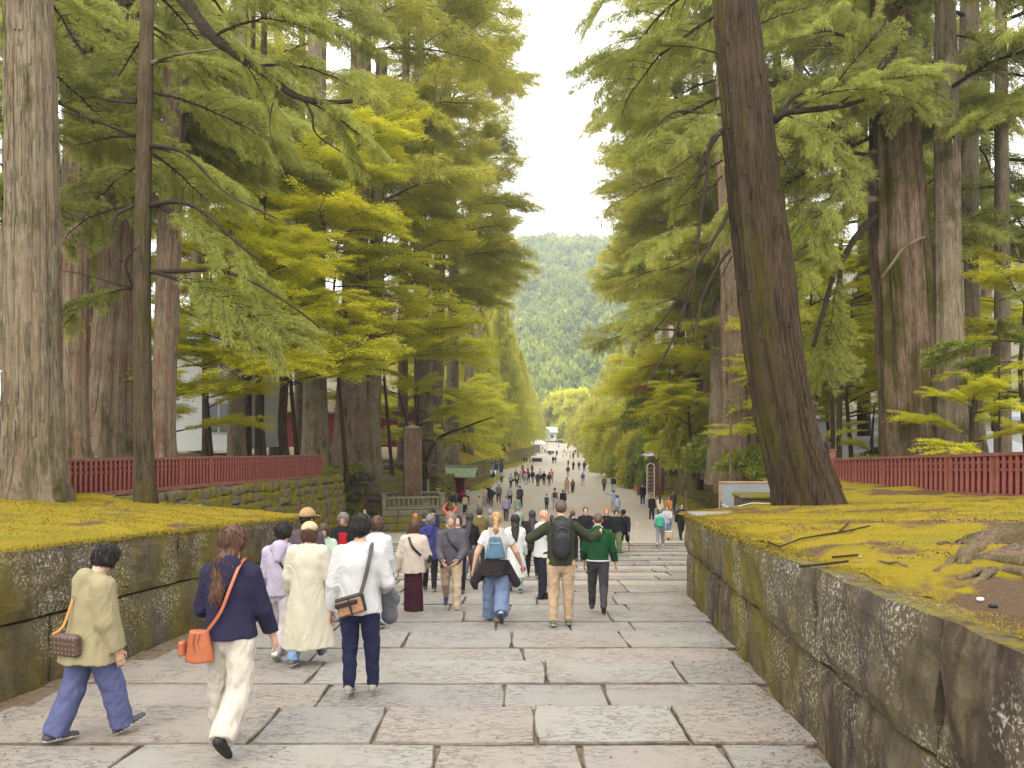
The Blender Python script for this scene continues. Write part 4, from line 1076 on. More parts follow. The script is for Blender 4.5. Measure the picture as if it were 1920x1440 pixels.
def limb(root, pts, r0, r1, mat='limb', n=7, name='limb'):
    """explicit bent limb through photo points (px,py,d)"""
    P_ = [P(*p) - Vector(root.location) for p in pts]
    # subdivide smoothly
    Q = []
    for i in range(len(P_) - 1):
        p0, p1, p2, p3 = P_[max(i - 1, 0)], P_[i], P_[i + 1], P_[min(i + 2, len(P_) - 1)]
        for t in (0, .25, .5, .75):
            Q.append(.5 * ((2 * p1) + (p2 - p0) * t + (2 * p0 - 5 * p1 + 4 * p2 - p3) * t * t + (3 * p1 - p0 - 3 * p2 + p3) * t ** 3))
    Q.append(P_[-1]); m = len(Q)
    rr = [r0 + (r1 - r0) * (i / (m - 1)) for i in range(m)]
    rr = [q * (1 + .12 * math.sin(i * 2.1)) for i, q in enumerate(rr)]
    mb = MB(); mb.tube(Q, rr, n); mb.obj(name, M[mat], root, smooth=True)
def bough_to(root, a, b, kind, s=None, roll=None):
    pa, pb = P(*a), P(*b); v = pb - pa
    add_bough(root, pa - Vector(root.location), v, s or v.length / 4.0, kind, rnd, roll)

# ---- big trunks of the left side
L1 = tree('largest grey trunk standing on the moss at the far left, before the red fence', [(62, 945, 112), (62, 900, 104), (64, 850, 98), (64, 700, 92), (62, 500, 87), (58, 240, 81), (53, 0, 77), (50, -160, 70)], 17, 'bark',
     [dict(k='cn', n=4, z=(8.0, 13), az=(20, 160), s=(.7, 1.0), pitch=(-25, 5))], n=110, flare=.38, ridge=.035, strips=150)
L2 = tree('slim mossy trunk on the moss just right of the largest left trunk', [(273, 938, 38), (272, 900, 35), (268, 800, 32), (266, 600, 30), (267, 420, 28), (270, 250, 26), (275, 60, 23), (278, -160, 20)], 17.6, 'bark_slim',
     [dict(k='cn', n=5, z=(7.5, 13.5), az=(20, 80), s=(.5, .8), pitch=(-25, 5)), dict(k='cn', n=4, z=(7.5, 13.5), az=(100, 160), s=(.5, .7), pitch=(-20, 10))], n=28, flare=.25, ridge=.05)
limb(L2, [(282, 385, 17.6), (325, 378, 17.3), (365, 388, 17), (405, 418, 16.8), (445, 455, 16.6), (490, 490, 16.4)], .06, .02)
limb(L2, [(284, 375, 17.6), (320, 400, 17.8), (360, 440, 18), (395, 480, 18.2)], .05, .02)
limb(L2, [(283, 273, 17.6), (330, 280, 17.2), (360, 298, 17), (400, 340, 16.8), (440, 372, 16.6), (520, 410, 16.2)], .055, .015)
limb(L2, [(283, 120, 17.6), (320, 105, 17.2), (360, 98, 17), (410, 92, 16.8)], .05, .02, 'limb_light')
limb(L2, [(254, 255, 17.6), (215, 240, 17.4), (165, 222, 17.2), (112, 207, 17)], .045, .015)
limb(L2, [(255, 192, 17.6), (205, 188, 17.6), (160, 178, 17.4), (120, 195, 17.2)], .04, .012)
limb(L2, [(250, 540, 17.6), (238, 510, 17.4), (236, 490, 17.3), (250, 470, 17.2), (262, 462, 17.2)], .03, .012)
limb(L2, [(253, 385, 17.6), (222, 400, 17.4), (210, 420, 17.3), (212, 448, 17.2), (228, 490, 17.1)], .045, .012)
limb(L2, [(284, 510, 17.6), (340, 508, 17.4), (400, 506, 17.2), (460, 522, 17), (520, 556, 16.8), (570, 590, 16.6), (600, 615, 16.6)], .06, .015)
limb(L2, [(250, 540, 17.6), (210, 530, 17.3), (160, 515, 17), (118, 508, 16.8)], .035, .01)
for a, b in [((285, 275, 17.6), (470, 350, 18)), ((285, 385, 17.6), (500, 500, 17.5)), ((284, 508, 17.5), (560, 600, 17)), ((283, 120, 17.6), (450, 110, 18)), ((255, 255, 17.6), (130, 250, 18.5)), ((254, 385, 17.6), (130, 450, 18.5)), ((250, 540, 17.6), (110, 580, 18.5)), ((254, 190, 17.6), (130, 150, 18.5)), ((283, 60, 17.6), (420, 160, 18.5))]:
    bough_to(L2, a, b, 'cn')
# heavy dark limb overhead from a cedar standing just outside the frame
L0 = tree('cedar outside the upper left of the frame whose heavy dark limb hangs across the sky', [(-330, 1010, 90), (-330, 300, 80), (-330, -500, 60)], 12.5, 'bark_dark', (), n=24)
limb(L0, [(-330, -420, 12.5), (-60, -330, 12.5), (180, -160, 12.5), (335, -12, 12.5), (385, 55, 12.5), (430, 92, 12.5), (480, 125, 12.5), (525, 160, 12.4), (560, 182, 12.3), (610, 192, 12.2), (660, 190, 12)], .14, .03)
limb(L0, [(525, 158, 12.4), (510, 200, 12.3), (506, 240, 12.3), (518, 285, 12.3)], .012, .006)
limb(L0, [(570, 185, 12.3), (585, 215, 12.3), (592, 250, 12.2), (640, 285, 12.1), (700, 330, 12)], .025, .008)
for a, b in [((335, -12, 12.5), (560, -60, 11.5)), ((400, 70, 12.5), (600, 40, 11.8)), ((480, 125, 12.5), (680, 120, 12)), ((560, 182, 12.3), (720, 250, 12)), ((380, 50, 12.5), (520, 210, 13)), ((600, 190, 12.2), (690, 310, 12.3))]:
    bough_to(L0, a, b, 'cn')

ZL = lambda d: Zc - up_l(d) - .1
def zpy(z, d): return 800 - (z - Zc) / d * F
cb = lambda n, z0, z1, k='c', s=(1.1, 1.7), az=(0, 360), pitch=(-20, 12): dict(k=k, n=n, z=(z0, z1), s=s, az=az, pitch=pitch)
tree('pale straight trunk with a bare reddish side, between the two nearest left trunks', [(138, 868, 50), (137, 700, 48), (143, 400, 46), (148, 100, 42), (150, -200, 38)], 25, 'bark_red', [cb(9, 9.5, 17, s=(.8, 1.3))], n=60, ridge=.05, strips=160)
tree('thick leaning two toned trunk behind the red fence, left of the slim mossy one', [(200, 868, 86), (205, 780, 78), (215, 600, 66), (228, 400, 56), (240, 150, 46), (250, -200, 40)], 28, 'bark_red', [cb(9, 10, 19, s=(.9, 1.4))], n=60, ridge=.05, strips=160)
tree('reddish straight trunk behind the red fence, right of the slim mossy one', [(303, 868, 42), (308, 700, 40), (318, 450, 39), (328, 200, 40), (338, -200, 38)], 27, 'bark_red', [cb(9, 10, 18, s=(.8, 1.3))], n=50, ridge=.05, strips=110)
tree('dark brown trunk in front of the white house in the left wood', [(443, 868, 32), (443, 600, 29), (446, 300, 27), (450, 0, 25)], 36, 'bark', [cb(7, 14, 24, s=(1.0, 1.6))], n=24)
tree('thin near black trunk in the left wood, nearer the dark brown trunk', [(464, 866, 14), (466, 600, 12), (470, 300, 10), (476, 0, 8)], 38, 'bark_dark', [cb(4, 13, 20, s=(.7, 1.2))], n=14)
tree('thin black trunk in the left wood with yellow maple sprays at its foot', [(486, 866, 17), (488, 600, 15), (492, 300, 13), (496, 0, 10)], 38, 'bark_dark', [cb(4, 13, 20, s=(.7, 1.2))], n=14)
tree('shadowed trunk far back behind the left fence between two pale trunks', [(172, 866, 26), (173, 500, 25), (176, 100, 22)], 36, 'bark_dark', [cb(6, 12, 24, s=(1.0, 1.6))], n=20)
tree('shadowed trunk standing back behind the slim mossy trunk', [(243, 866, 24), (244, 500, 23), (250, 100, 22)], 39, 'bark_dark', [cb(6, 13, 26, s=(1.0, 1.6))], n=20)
tree('distant thin trunk between the white house windows', [(385, 862, 12), (386, 500, 11), (390, 100, 9)], 43, 'bark_dark', [cb(6, 8, 20, s=(1, 1.6))], n=14)
tree('dark bent trunk in the left wood below the maple layers', [(535, 868, 17), (528, 800, 16), (533, 720, 15), (540, 620, 13), (545, 450, 10)], 37, 'bark_dark', (), n=16)
tree('broad brown trunk in the middle of the left wood above the fence end', [(594, 870, 48), (592, 780, 44), (590, 600, 40), (592, 350, 36), (596, 0, 32)], 44, 'bark', [cb(8, 15, 32, 'cf', s=(1.3, 1.9))], n=32)
tree('huge moss footed trunk with a pale stripe above the dark rubble wall', [(657, 880, 66), (659, 820, 56), (662, 700, 50), (668, 450, 42), (676, 150, 36), (684, -150, 30)], 48, 'bark_red', [cb(11, 15, 36, 'cf', s=(1.4, 2.1), az=(-90, 90))], n=60, flare=.4, ridge=.06, strips=160)
tree('split brown trunk pressed against the huge moss footed one', [(694, 878, 36), (696, 800, 32), (700, 700, 28), (706, 450, 24), (716, 100, 20)], 49, 'bark', [cb(6, 15, 32, 'cf', s=(1.4, 2.0), az=(-90, 90))], n=32, flare=.4)
tree('trunk showing bare between boughs high over the stone pillar', [(812, 880, 30), (816, 700, 27), (824, 500, 20), (838, 200, 15), (850, -100, 10)], 66, 'bark', [cb(10, 14, 42, 'cf', s=(1.3, 2.0), az=(-100, 60)), cb(7, 15, 42, 'cf', s=(1.2, 2.0), az=(200, 260))], n=28)
for i, (px, d, w, lab) in enumerate([(365, 52, 22, 'tall cedar behind the white house, left of its window'), (255, 55, 24, 'far cedar seen between the leaning trunk and slim trunk'), (90, 48, 22, 'far cedar showing right beside the largest left trunk'), (10, 50, 24, 'far cedar at the extreme left edge of the wood'), (515, 58, 22, 'far cedar behind the bent dark trunk'), (755, 60, 20, 'cedar rising straight behind the stone pillar'), (560, 62, 18, 'far cedar left of the broad brown trunk')]):
    z = ZL(d); tree(lab, [(px, zpy(z, d), w), (px + 2, 500, w * .85), (px + 6, 150, w * .7), (px + 10, -300, w * .45)], d, 'bark', [cb(10, 13, 38, 'cf', s=(1.4, 2.1))], n=18)

# ---- big trunks of the right side
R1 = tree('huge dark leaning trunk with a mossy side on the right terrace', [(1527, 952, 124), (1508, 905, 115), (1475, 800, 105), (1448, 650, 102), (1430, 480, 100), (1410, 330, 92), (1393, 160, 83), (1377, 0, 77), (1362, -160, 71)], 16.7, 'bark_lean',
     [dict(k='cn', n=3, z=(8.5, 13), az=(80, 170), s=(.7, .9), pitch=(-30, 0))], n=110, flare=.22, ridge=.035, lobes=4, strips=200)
limb(R1, [(1352, 245, 16.7), (1338, 262, 16.4), (1325, 290, 16.2), (1328, 318, 16), (1320, 360, 15.9), (1312, 420, 15.8), (1306, 480, 15.7), (1298, 560, 15.6)], .07, .012)
limb(R1, [(1325, 290, 16.2), (1316, 310, 16.1), (1306, 340, 16.1), (1303, 352, 16.1)], .06, .035)
limb(R1, [(1325, 288, 16.2), (1312, 284, 16.1), (1304, 283, 16.1)], .04, .025)
limb(R1, [(1366, 398, 16.7), (1350, 430, 16.4), (1325, 470, 16.2), (1300, 510, 16), (1270, 560, 15.8), (1235, 610, 15.6), (1200, 640, 15.5)], .05, .01)
limb(R1, [(1345, 215, 16.7), (1310, 212, 16.4), (1275, 208, 16.2), (1245, 222, 16), (1210, 262, 15.8)], .045, .012)
limb(R1, [(1440, 235, 16.7), (1462, 218, 16.4), (1480, 210, 16.3), (1530, 205, 16), (1590, 196, 15.8), (1640, 178, 15.6), (1700, 152, 15.4), (1770, 132, 15.2)], .10, .015)
limb(R1, [(1468, 213, 16.4), (1485, 185, 16.3), (1510, 172, 16.2), (1560, 170, 16), (1620, 155, 15.8), (1665, 100, 15.6)], .05, .012)
for pts, r0, r1 in [([(1340, 262, 16.5), (1322, 275, 16.3), (1300, 290, 16.1), (1262, 318, 15.9), (1240, 330, 15.8)], .025, .006), ([(1300, 640, 15.7), (1308, 600, 15.8), (1316, 560, 16), (1345, 500, 16.4), (1368, 470, 16.7)], .03, .04), ([(1372, 480, 16.7), (1352, 520, 16.4), (1338, 560, 16.2), (1322, 640, 16)], .02, .005), ([(1354, 330, 16.7), (1310, 372, 16.4), (1262, 392, 16.2), (1215, 420, 16)], .022, .005), ([(1436, 250, 16.7), (1470, 300, 16.5), (1488, 345, 16.4), (1500, 400, 16.3)], .02, .005), ([(1600, 200, 15.8), (1585, 240, 15.8), (1580, 285, 15.8)], .012, .004), ([(1300, 480, 15.7), (1260, 500, 15.6), (1215, 510, 15.6), (1170, 530, 15.5)], .018, .005)]: limb(R1, pts, r0, r1, n=5)
limb(R1, [(1300, 505, 16), (1288, 560, 15.9), (1260, 640, 15.8), (1225, 700, 15.7), (1190, 745, 15.6)], .04, .012)
for a, b in [((1345, 100, 16.9), (1210, 60, 17)), ((1350, 215, 16.7), (1215, 250, 15.2)), ((1355, 300, 16.9), (1240, 380, 17)), ((1310, 420, 15.8), (1210, 480, 15)), ((1480, 210, 16.3), (1640, 120, 14.5)), ((1560, 205, 16), (1760, 120, 14.6)), ((1470, 215, 16.4), (1600, 280, 15.2)), ((1640, 178, 15.6), (1760, 190, 14.8)), ((1400, 60, 17.6), (1520, -20, 18.5)), ((1200, -40, 15), (1085, 22, 14.6)), ((1560, 170, 16), (1650, 30, 15)), ((1270, 560, 15.8), (1170, 610, 15.4))]:
    bough_to(R1, a, b, 'cn', s=(P(*b) - P(*a)).length / 4 * .95)
R2 = tree('colossal peeling trunk wrapped in brown moss behind the right fence', [(1712, 872, 112), (1710, 820, 104), (1706, 700, 100), (1698, 560, 98), (1690, 480, 98), (1684, 350, 88), (1676, 200, 74), (1668, 0, 62), (1660, -200, 55)], 27.5, 'bark_mossy',
     [cb(10, 11, 24, s=(1.0, 1.6), az=(100, 350))], n=110, ridge=.06, flare=.15, strips=420)
limb(R2, [(1650, 375, 27.4), (1622, 376, 27), (1600, 388, 26.7), (1575, 405, 26.5), (1556, 432, 26.3), (1530, 460, 26), (1490, 488, 25.8)], .16, .05, 'limb_light')
limb(R2, [(1645, 405, 27.4), (1620, 425, 27), (1595, 460, 26.7), (1580, 490, 26.5), (1562, 520, 26.4), (1545, 580, 26.3), (1525, 650, 26.2)], .13, .06)
limb(R2, [(1640, 285, 27.4), (1610, 310, 27), (1580, 330, 26.8), (1550, 350, 26.5), (1480, 380, 26)], .14, .05, 'limb_light')
limb(R2, [(1735, 445, 26.4), (1715, 452, 26.2), (1690, 470, 26.1), (1672, 495, 26), (1652, 522, 26)], .07, .04, 'limb_light')
limb(R2, [(1590, 265, 27.2), (1600, 285, 27), (1640, 292, 27.2)], .07, .07)
for a, b in [((1640, 290, 27), (1480, 400, 25)), ((1600, 388, 26.7), (1450, 520, 25)), ((1640, 100, 27), (1450, 60, 25)), ((1640, 200, 27), (1500, 250, 25)), ((1580, 490, 26.5), (1520, 700, 26)), ((1650, 20, 27), (1800, -40, 25)), ((1700, 60, 26), (1640, 140, 24)), ((1690, 100, 26), (1720, 200, 24.5))]:
    bough_to(R2, a, b, 'cn')
tree('smooth dark straight trunk just right of the colossal mossy trunk', [(1788, 862, 54), (1783, 700, 48), (1777, 480, 44), (1774, 250, 40), (1772, 0, 34), (1770, -200, 30)], 26.5, 'bark', [cb(8, 10, 19, s=(.8, 1.4))], n=54, ridge=.035, strips=110)
tree('dim grey trunk partly hidden at the right of the smooth dark one', [(1826, 866, 40), (1820, 700, 37), (1814, 480, 34), (1816, 200, 32), (1820, -100, 28)], 33, 'bark', [cb(10, 9, 24, s=(1.0, 1.6))], n=32)
tree('broad reddish trunk at the centre right behind the roadside moss wall', [(1392, 905, 72), (1390, 820, 64), (1386, 700, 60), (1380, 560, 54), (1370, 300, 46), (1362, 0, 38)], 44, 'bark_red', [cb(12, 13, 32, s=(1.5, 2.2))], n=60, ridge=.06, strips=160)
tree('thin pale sapling pole standing before the broad reddish trunk', [(1370, 905, 6), (1370, 790, 5), (1370, 780, 4)], 36, 'limb_light', (), n=8, flare=.1, name='pole', cat='pole')
tree('slender pale trunk right of the red roofed post', [(1313, 905, 14), (1312, 800, 12), (1310, 650, 11), (1306, 400, 9)], 62, 'bark_slim', [cb(7, 7, 22, 'bd', s=(1.3, 1.9))], n=14)
tree('slender trunk rising among yellow leaves right of the leaning trunk', [(1573, 880, 10), (1574, 700, 9), (1576, 450, 7)], 34, 'bark_slim', [cb(7, 3, 14, 'm', s=(.6, 1.0))], n=12)
tree('narrow crooked dark trunk close to the leaning trunk', [(1560, 880, 9), (1562, 800, 8), (1556, 720, 7), (1572, 640, 5)], 32, 'bark_dark', [cb(5, 3, 8, 'm', s=(.5, .8))], n=10)
tree('very thin dark sapling in front of the white walled building at right', [(1874, 872, 5), (1873, 700, 4), (1872, 600, 3)], 24, 'bark_dark', [cb(6, 2.5, 5.5, 'bd', s=(.3, .5))], n=8)
for i, (px, d, w, lab, k) in enumerate([(1880, 30, 30, 'cedar filling the top right corner beyond the fence', 'c'), (1620, 48, 24, 'cedar seen between the leaning trunk and colossal trunk, upper right', 'c'), (1500, 52, 24, 'cedar standing directly behind the leaning trunk', 'c'), (1460, 66, 22, 'tall cedar left of the leaning trunk top, farther along the road', 'cf'), (1330, 58, 26, 'tall cedar whose limbs reach over the road at right', 'cf'), (1275, 74, 22, 'cedar behind the red roofed post, upper crown against the sky', 'cf'), (1420, 85, 18, 'far cedar deep in the right wood', 'cf'), (1740, 55, 22, 'far cedar behind the colossal mossy trunk', 'c'), (1850, 60, 22, 'far cedar behind the pale plastered building', 'c')]):
    z = Zc - up_r(d) - .1; tree(lab, [(px, zpy(z, d), w), (px - 1, 500, w * .85), (px - 3, 150, w * .7), (px - 5, -300, w * .45)], d, 'bark_dark' if i % 2 else 'bark', [cb(13, 13 if d > 40 else 9, 42 if d > 40 else 20, k, s=(1.4, 2.2) if d > 40 else (1, 1.5))], n=18)

# ---- trees lining the avenue, boughs reaching over the road
def avenue_tree(lab, x, d, h, k, reach, side, n=16, base=None, zlo=5, w=.7, group=None, trunk=True):
    z = Zc - (up_l(d) if side < 0 else up_r(d)) - .1
    root = empty('cedar_tree', (x, d, z), 0, lab, 'tree', group); r = random.Random(int(x * 31 + d * 7))
    V, Q = trunk_mesh([(Vector((0, 0, -.6)), w), (Vector((0, 0, 0)), w), (Vector((r.uniform(-.5, .5), 0, h * .5)), w * .65), (Vector((r.uniform(-.8, .8), 0, h)), .06)], d, 16, .3, .05, 1.2)
    mobj('trunk', np_mesh('trunk', V, Q, [M['bark']], smooth=True), root)
    for q in range(n):
        t = (q + r.random()) / n; zz = zlo + (h - zlo) * t; prof = (.60 + 1.05 * t - 1.15 * t * t) * (.80 + .25 * math.sin(t * 9 + d)) * 1.0
        toward = r.random() < .62
        az = (0 if side < 0 else 180) + r.uniform(-70, 50) if toward else r.uniform(0, 360)
        az = R(az if side < 0 or not toward else 180 + r.uniform(-50, 70)); pit = R(r.uniform(-14, 16) + t * 12)
        add_bough(root, (0, 0, zz), (math.cos(az) * math.cos(pit), math.sin(az) * math.cos(pit), math.sin(pit)), reach / 4 * prof * r.uniform(.75, 1.15), k, r)
    return root
# (px of the trunk, distance, height, reach)
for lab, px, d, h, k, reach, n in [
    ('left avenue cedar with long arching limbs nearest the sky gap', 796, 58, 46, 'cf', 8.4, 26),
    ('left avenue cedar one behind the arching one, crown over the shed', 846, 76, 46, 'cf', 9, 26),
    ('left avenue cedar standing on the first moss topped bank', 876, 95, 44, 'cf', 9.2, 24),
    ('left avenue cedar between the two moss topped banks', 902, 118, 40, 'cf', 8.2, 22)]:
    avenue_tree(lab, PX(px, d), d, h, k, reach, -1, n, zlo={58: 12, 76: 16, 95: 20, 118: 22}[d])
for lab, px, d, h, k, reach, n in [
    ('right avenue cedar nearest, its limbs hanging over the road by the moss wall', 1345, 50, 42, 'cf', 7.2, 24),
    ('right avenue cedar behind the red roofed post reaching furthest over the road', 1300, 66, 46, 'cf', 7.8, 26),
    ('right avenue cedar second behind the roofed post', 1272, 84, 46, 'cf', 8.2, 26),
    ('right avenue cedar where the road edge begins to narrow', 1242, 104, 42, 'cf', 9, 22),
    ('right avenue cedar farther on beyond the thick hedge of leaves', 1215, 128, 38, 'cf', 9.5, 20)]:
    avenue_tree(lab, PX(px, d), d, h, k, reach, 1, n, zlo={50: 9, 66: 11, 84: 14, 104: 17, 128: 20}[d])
def crown_tree(lab, px, d, h, rx, key, zb=None, name='tree', z0=.0, group=None, trunk_h=None, x=None, colormul=None):
    x = PX(px, d) if x is None else x; zb = (Zc - (up_l(d) if x < 6 else up_r(d))) if zb is None else zb
    root = empty(name, (x, d, zb), rnd.uniform(0, 6), lab, 'tree' if name != 'shrub' else 'shrub', group)
    if name != 'shrub':
        V, Q = trunk_mesh([(Vector((0, 0, -.5)), h * .018 + .05), (Vector((0, 0, 0)), h * .018 + .05), (Vector((0, 0, h * .6)), .05)], d, 10, .3, .05, 1.0)
        mobj('trunk', np_mesh('trunk', V, Q, [M['bark_dark']], smooth=True), root)
    me = CL[key][rnd.randrange(len(CL[key]))]
    o = bpy.data.objects.new('crown' if name != 'shrub' else 'leaves', me)
    if name == 'shrub': C.objects.link(o); o.parent = root
    else: link(o, root)
    o.location = (0, 0, z0 * h); o.scale = (rx, rx, h * (1 - z0)); o.rotation_euler = (rnd.uniform(-.05, .05), rnd.uniform(-.05, .05), rnd.uniform(0, 6))
    return root
ORD = 'first second third fourth fifth sixth seventh eighth ninth tenth eleventh twelfth thirteenth fourteenth fifteenth sixteenth seventeenth eighteenth'.split(); conN = 0
CO = sorted([96, 112, 128, 142, 160, 178, 198, 222, 250, 285, 150, 190, 240])
EO = sorted([84, 90, 100, 112, 126, 142, 160, 180, 205, 235, 270, 140, 170, 200, 240, 115, 290])
G1 = 'conical trees closing the left side of the avenue'; G2 = 'dense evergreens lining the right side of the avenue'
for px, d, h, rx in [(822, 96, 20, 5.0), (862, 112, 25, 5.5), (894, 128, 28, 6), (942, 142, 29, 6), (952, 160, 28, 6), (963, 178, 26, 6), (975, 198, 25, 5.5), (984, 222, 23, 5.5), (992, 250, 21, 6), (1000, 285, 20, 6), (905, 150, 33, 7), (930, 190, 30, 7), (950, 240, 28, 8)]:
    conN += 1; crown_tree(ORD[CO.index(d)] + ' conical yellow green tree from the stairs in the row left of the avenue', px, d, h, rx, rnd.choice(['coned', 'cone']), group=G1, name='conical_tree', z0=.08)
for px, d, h, rx, key in [(1232, 90, 11, 5.0, 'bushy'), (1215, 100, 13, 5.5, 'bushy'), (1190, 112, 13, 5.5, 'bushy'), (1172, 126, 14, 6, 'bushy'), (1158, 142, 15, 6, 'bushy'), (1146, 160, 16, 6.5, 'bushy'), (1135, 180, 18, 7, 'bushy'), (1124, 205, 18, 7, 'bushy'), (1115, 235, 19, 8, 'bushy'), (1108, 270, 18, 8, 'bushy'), (1262, 84, 14, 5, 'bush'),
                        (1190, 140, 24, 7, 'coned'), (1168, 170, 26, 7, 'coned'), (1150, 200, 27, 8, 'coned'), (1130, 240, 26, 8, 'coned'), (1215, 115, 22, 6.5, 'cone'), (1122, 290, 22, 8, 'cone')]:
    crown_tree(ORD[EO.index(d)] + (' tall pointed' if key in ('cone', 'coned') else ' dense rounded') + ' evergreen from the stairs in the mass right of the avenue', px, d, h, rx, key, group=G2, name='evergreen_tree', zb=Zc - road_drop(d) - .3)
for px, d, h, rx, key, lab in [(1062, 345, 22, 11, 'maple', 'bright yellow green round tree closing the avenue, left half'), (1090, 330, 22, 9, 'maple', 'bright yellow green round tree closing the avenue, right half'), (1045, 365, 24, 12, 'bushy', 'darker green tree behind the long white temple building'), (1020, 350, 22, 10, 'bushy', 'green tree rising over the curved temple roof')]:
    crown_tree(lab, px, d, h, rx, key, zb=Zc - 6.5, name='round_tree')
# shrubs and small trees right of the road, under the cedars
i = 0
for px, d, h, rx, key, lab in [(1212, 87, 6, 3.0, 'bush', 'dark rounded evergreen shrub directly left of the red roofed post'), (1196, 94, 7, 4, 'bush', 'dark evergreen shrub at the road edge beyond the roofed post'), (1262, 92, 9, 4, 'bush', 'tall dark shrub behind the roofed post'), (1165, 112, 7, 4.5, 'bushy', 'light green shrub hanging over the right road edge'), (1280, 66, 7, 3.5, 'maple', 'yellow maple bush above the mossy roadside wall'), (1310, 58, 6, 3.4, 'bushy', 'leafy bush behind the mossy roadside wall top'),
                                (1340, 52, 3.0, 2.6, 'bush', 'low green bush on the mossy wall near the broad trunk'), (1425, 44, 2.6, 2.2, 'bushy', 'low bright bush at the foot of the broad reddish trunk'), (1400, 40, 2.0, 1.8, 'bush', 'low leafy bush just behind the grey board')]:
    crown_tree(lab, px, d, h, rx, key, name='shrub', zb=Zc - (up_r(d) if px > 1255 else road_drop(d)) - .1)
# ---- maples
def maple(lab, px, d, h, zb, n=14, s=(.8, 1.3), k='m', lean=0, z0=.3, mat='bark_dark', w=.12, az=(0, 360), stems=1):
    root = empty('maple_tree', (PX(px, d), d, zb), 0, lab, 'tree'); r = random.Random(int(px + d * 13))
    for st in range(stems):
        a = r.uniform(0, 6.28); l = (lean if stems == 1 else r.uniform(.15, .5))
        top = Vector((l * h * (math.cos(a) if stems > 1 else 1), l * h * math.sin(a) * .5, h * .95)); mid = top * .5 + Vector((-.04 * h, 0, 0))
        V, Q = trunk_mesh([(Vector((0, 0, -.4)), w), (Vector((0, 0, 0)), w), (mid, w * .6), (top, .02)], px, 12, .4, .05, .3)
        mobj('trunk', np_mesh('trunk', V, Q, [M[mat]], smooth=True), root)
        for q in range(n // stems):
            t = (q + r.random()) / (n // stems); t = z0 + (1 - z0) * t; p = mid * (t / .5) if t < .5 else mid + (top - mid) * ((t - .5) / .5)
            aa = R(r.uniform(*az)); pit = R(r.uniform(-8, 22))
            add_bough(root, p, (math.cos(aa) * math.cos(pit), math.sin(aa) * math.cos(pit), math.sin(pit)), r.uniform(*s) * (1.1 - .4 * t), k, r, roll=r.uniform(-.15, .15))
    return root
for a in [('maple with glowing layers in front of the broad brown trunk', 560, 39, 15, ZL(39), 26, (.9, 1.5)),
          ('maple with wide flat layers beside the dark bent trunk', 500, 34, 13.5, ZL(34), 26, (.8, 1.3)),
          ('loose pale maple before the white house', 400, 33, 10.5, ZL(33), 20, (.7, 1.1)),
          ('maple hanging high and bright over the end of the left fence', 650, 41, 19, ZL(41), 32, (1.0, 1.7)),
          ('tall yellow maple rising behind the stone pillar', 735, 50, 20, ZL(50), 32, (1.2, 2.0)),
          ('maple spreading over the red shed', 838, 82, 15, Zc - 4.2, 26, (1.3, 2.1)),
          ('small maple between the leaning two toned trunk and the fence', 330, 31, 6.5, ZL(31), 12, (.5, .9)),
          ('maple leaning out over the first moss topped bank', 856, 92, 10, Zc - 4.3, 16, (1.3, 2.0)),
          ('far maple over the second moss topped bank', 890, 120, 11, Zc - 4.5, 16, (1.5, 2.2)),
          ('last maple on the left near the canopy tents', 930, 166, 10, Zc - 4.8, 14, (1.7, 2.6)),
          ('maple behind the wall front where people rest', 885, 146, 11, Zc - 4.6, 14, (1.6, 2.2))]:
    maple(*a)
mt = maple('many stemmed maple with a long low limb beside the tall stone pillar', 800, 56, 7.0, Zc - 3.4, 14, (1.0, 1.6), stems=3, w=.16)
limb(mt, [(797, 868, 56), (815, 830, 56), (840, 812, 56), (870, 802, 56), (900, 790, 56), (925, 783, 56)], .14, .04, 'limb', name='limb')
for a in [('yellow green maple behind the leaning trunk on the right', 1600, 36, 9.5, Zc - 2.5, 18, (.8, 1.3)),
          ('bright maple filling the gap left of the colossal mossy trunk', 1560, 44, 13, Zc - 2.8, 20, (1.0, 1.5)),
          ('maple left of the leaning trunk above the moss wall', 1300, 55, 9, Zc - 3.2, 18, (1.0, 1.5)),
          ('yellow maple behind the broad reddish trunk', 1440, 52, 11, Zc - 3.1, 18, (1.0, 1.5)),
          ('maple glowing behind the red roofed post', 1212, 99, 14, Zc - 5.0, 20, (1.5, 2.1)),
          ('tall maple showing left of the leaning trunk, bright against the cedars', 1330, 62, 15, Zc - 3.4, 26, (1.2, 1.9)),
          ('maple catching light just behind the leaning trunk on its right', 1530, 40, 13, Zc - 2.6, 24, (.9, 1.4)),
          ('maple deep between the colossal trunk and the smooth dark trunk', 1760, 45, 13, Zc - 2.8, 20, (1.0, 1.5)),
          ('maple low behind the right fence near the saplings', 1830, 25, 4.2, Zc - 2.1, 12, (.35, .6)),
          ('maple at the right frame edge above the fence', 1930, 28, 9, Zc - 2.2, 16, (.7, 1.1)),
          ('second maple at the right frame edge, farther back', 1870, 40, 10, Zc - 2.5, 16, (.9, 1.4)),
          ('slight maple right of the thin pale sapling pole', 1490, 40, 7, Zc - 2.7, 12, (.7, 1.0)),
          ('maple sprays before the low grey roofs', 1640, 33, 3.6, Zc - 2.4, 8, (.3, .5))]:
    maple(*a)
maple('small red leaved maple glowing between the green ones on the right', 1258, 58, 9.0, Zc - 3.3, 5, (.6, .9), k='mr', z0=.75)
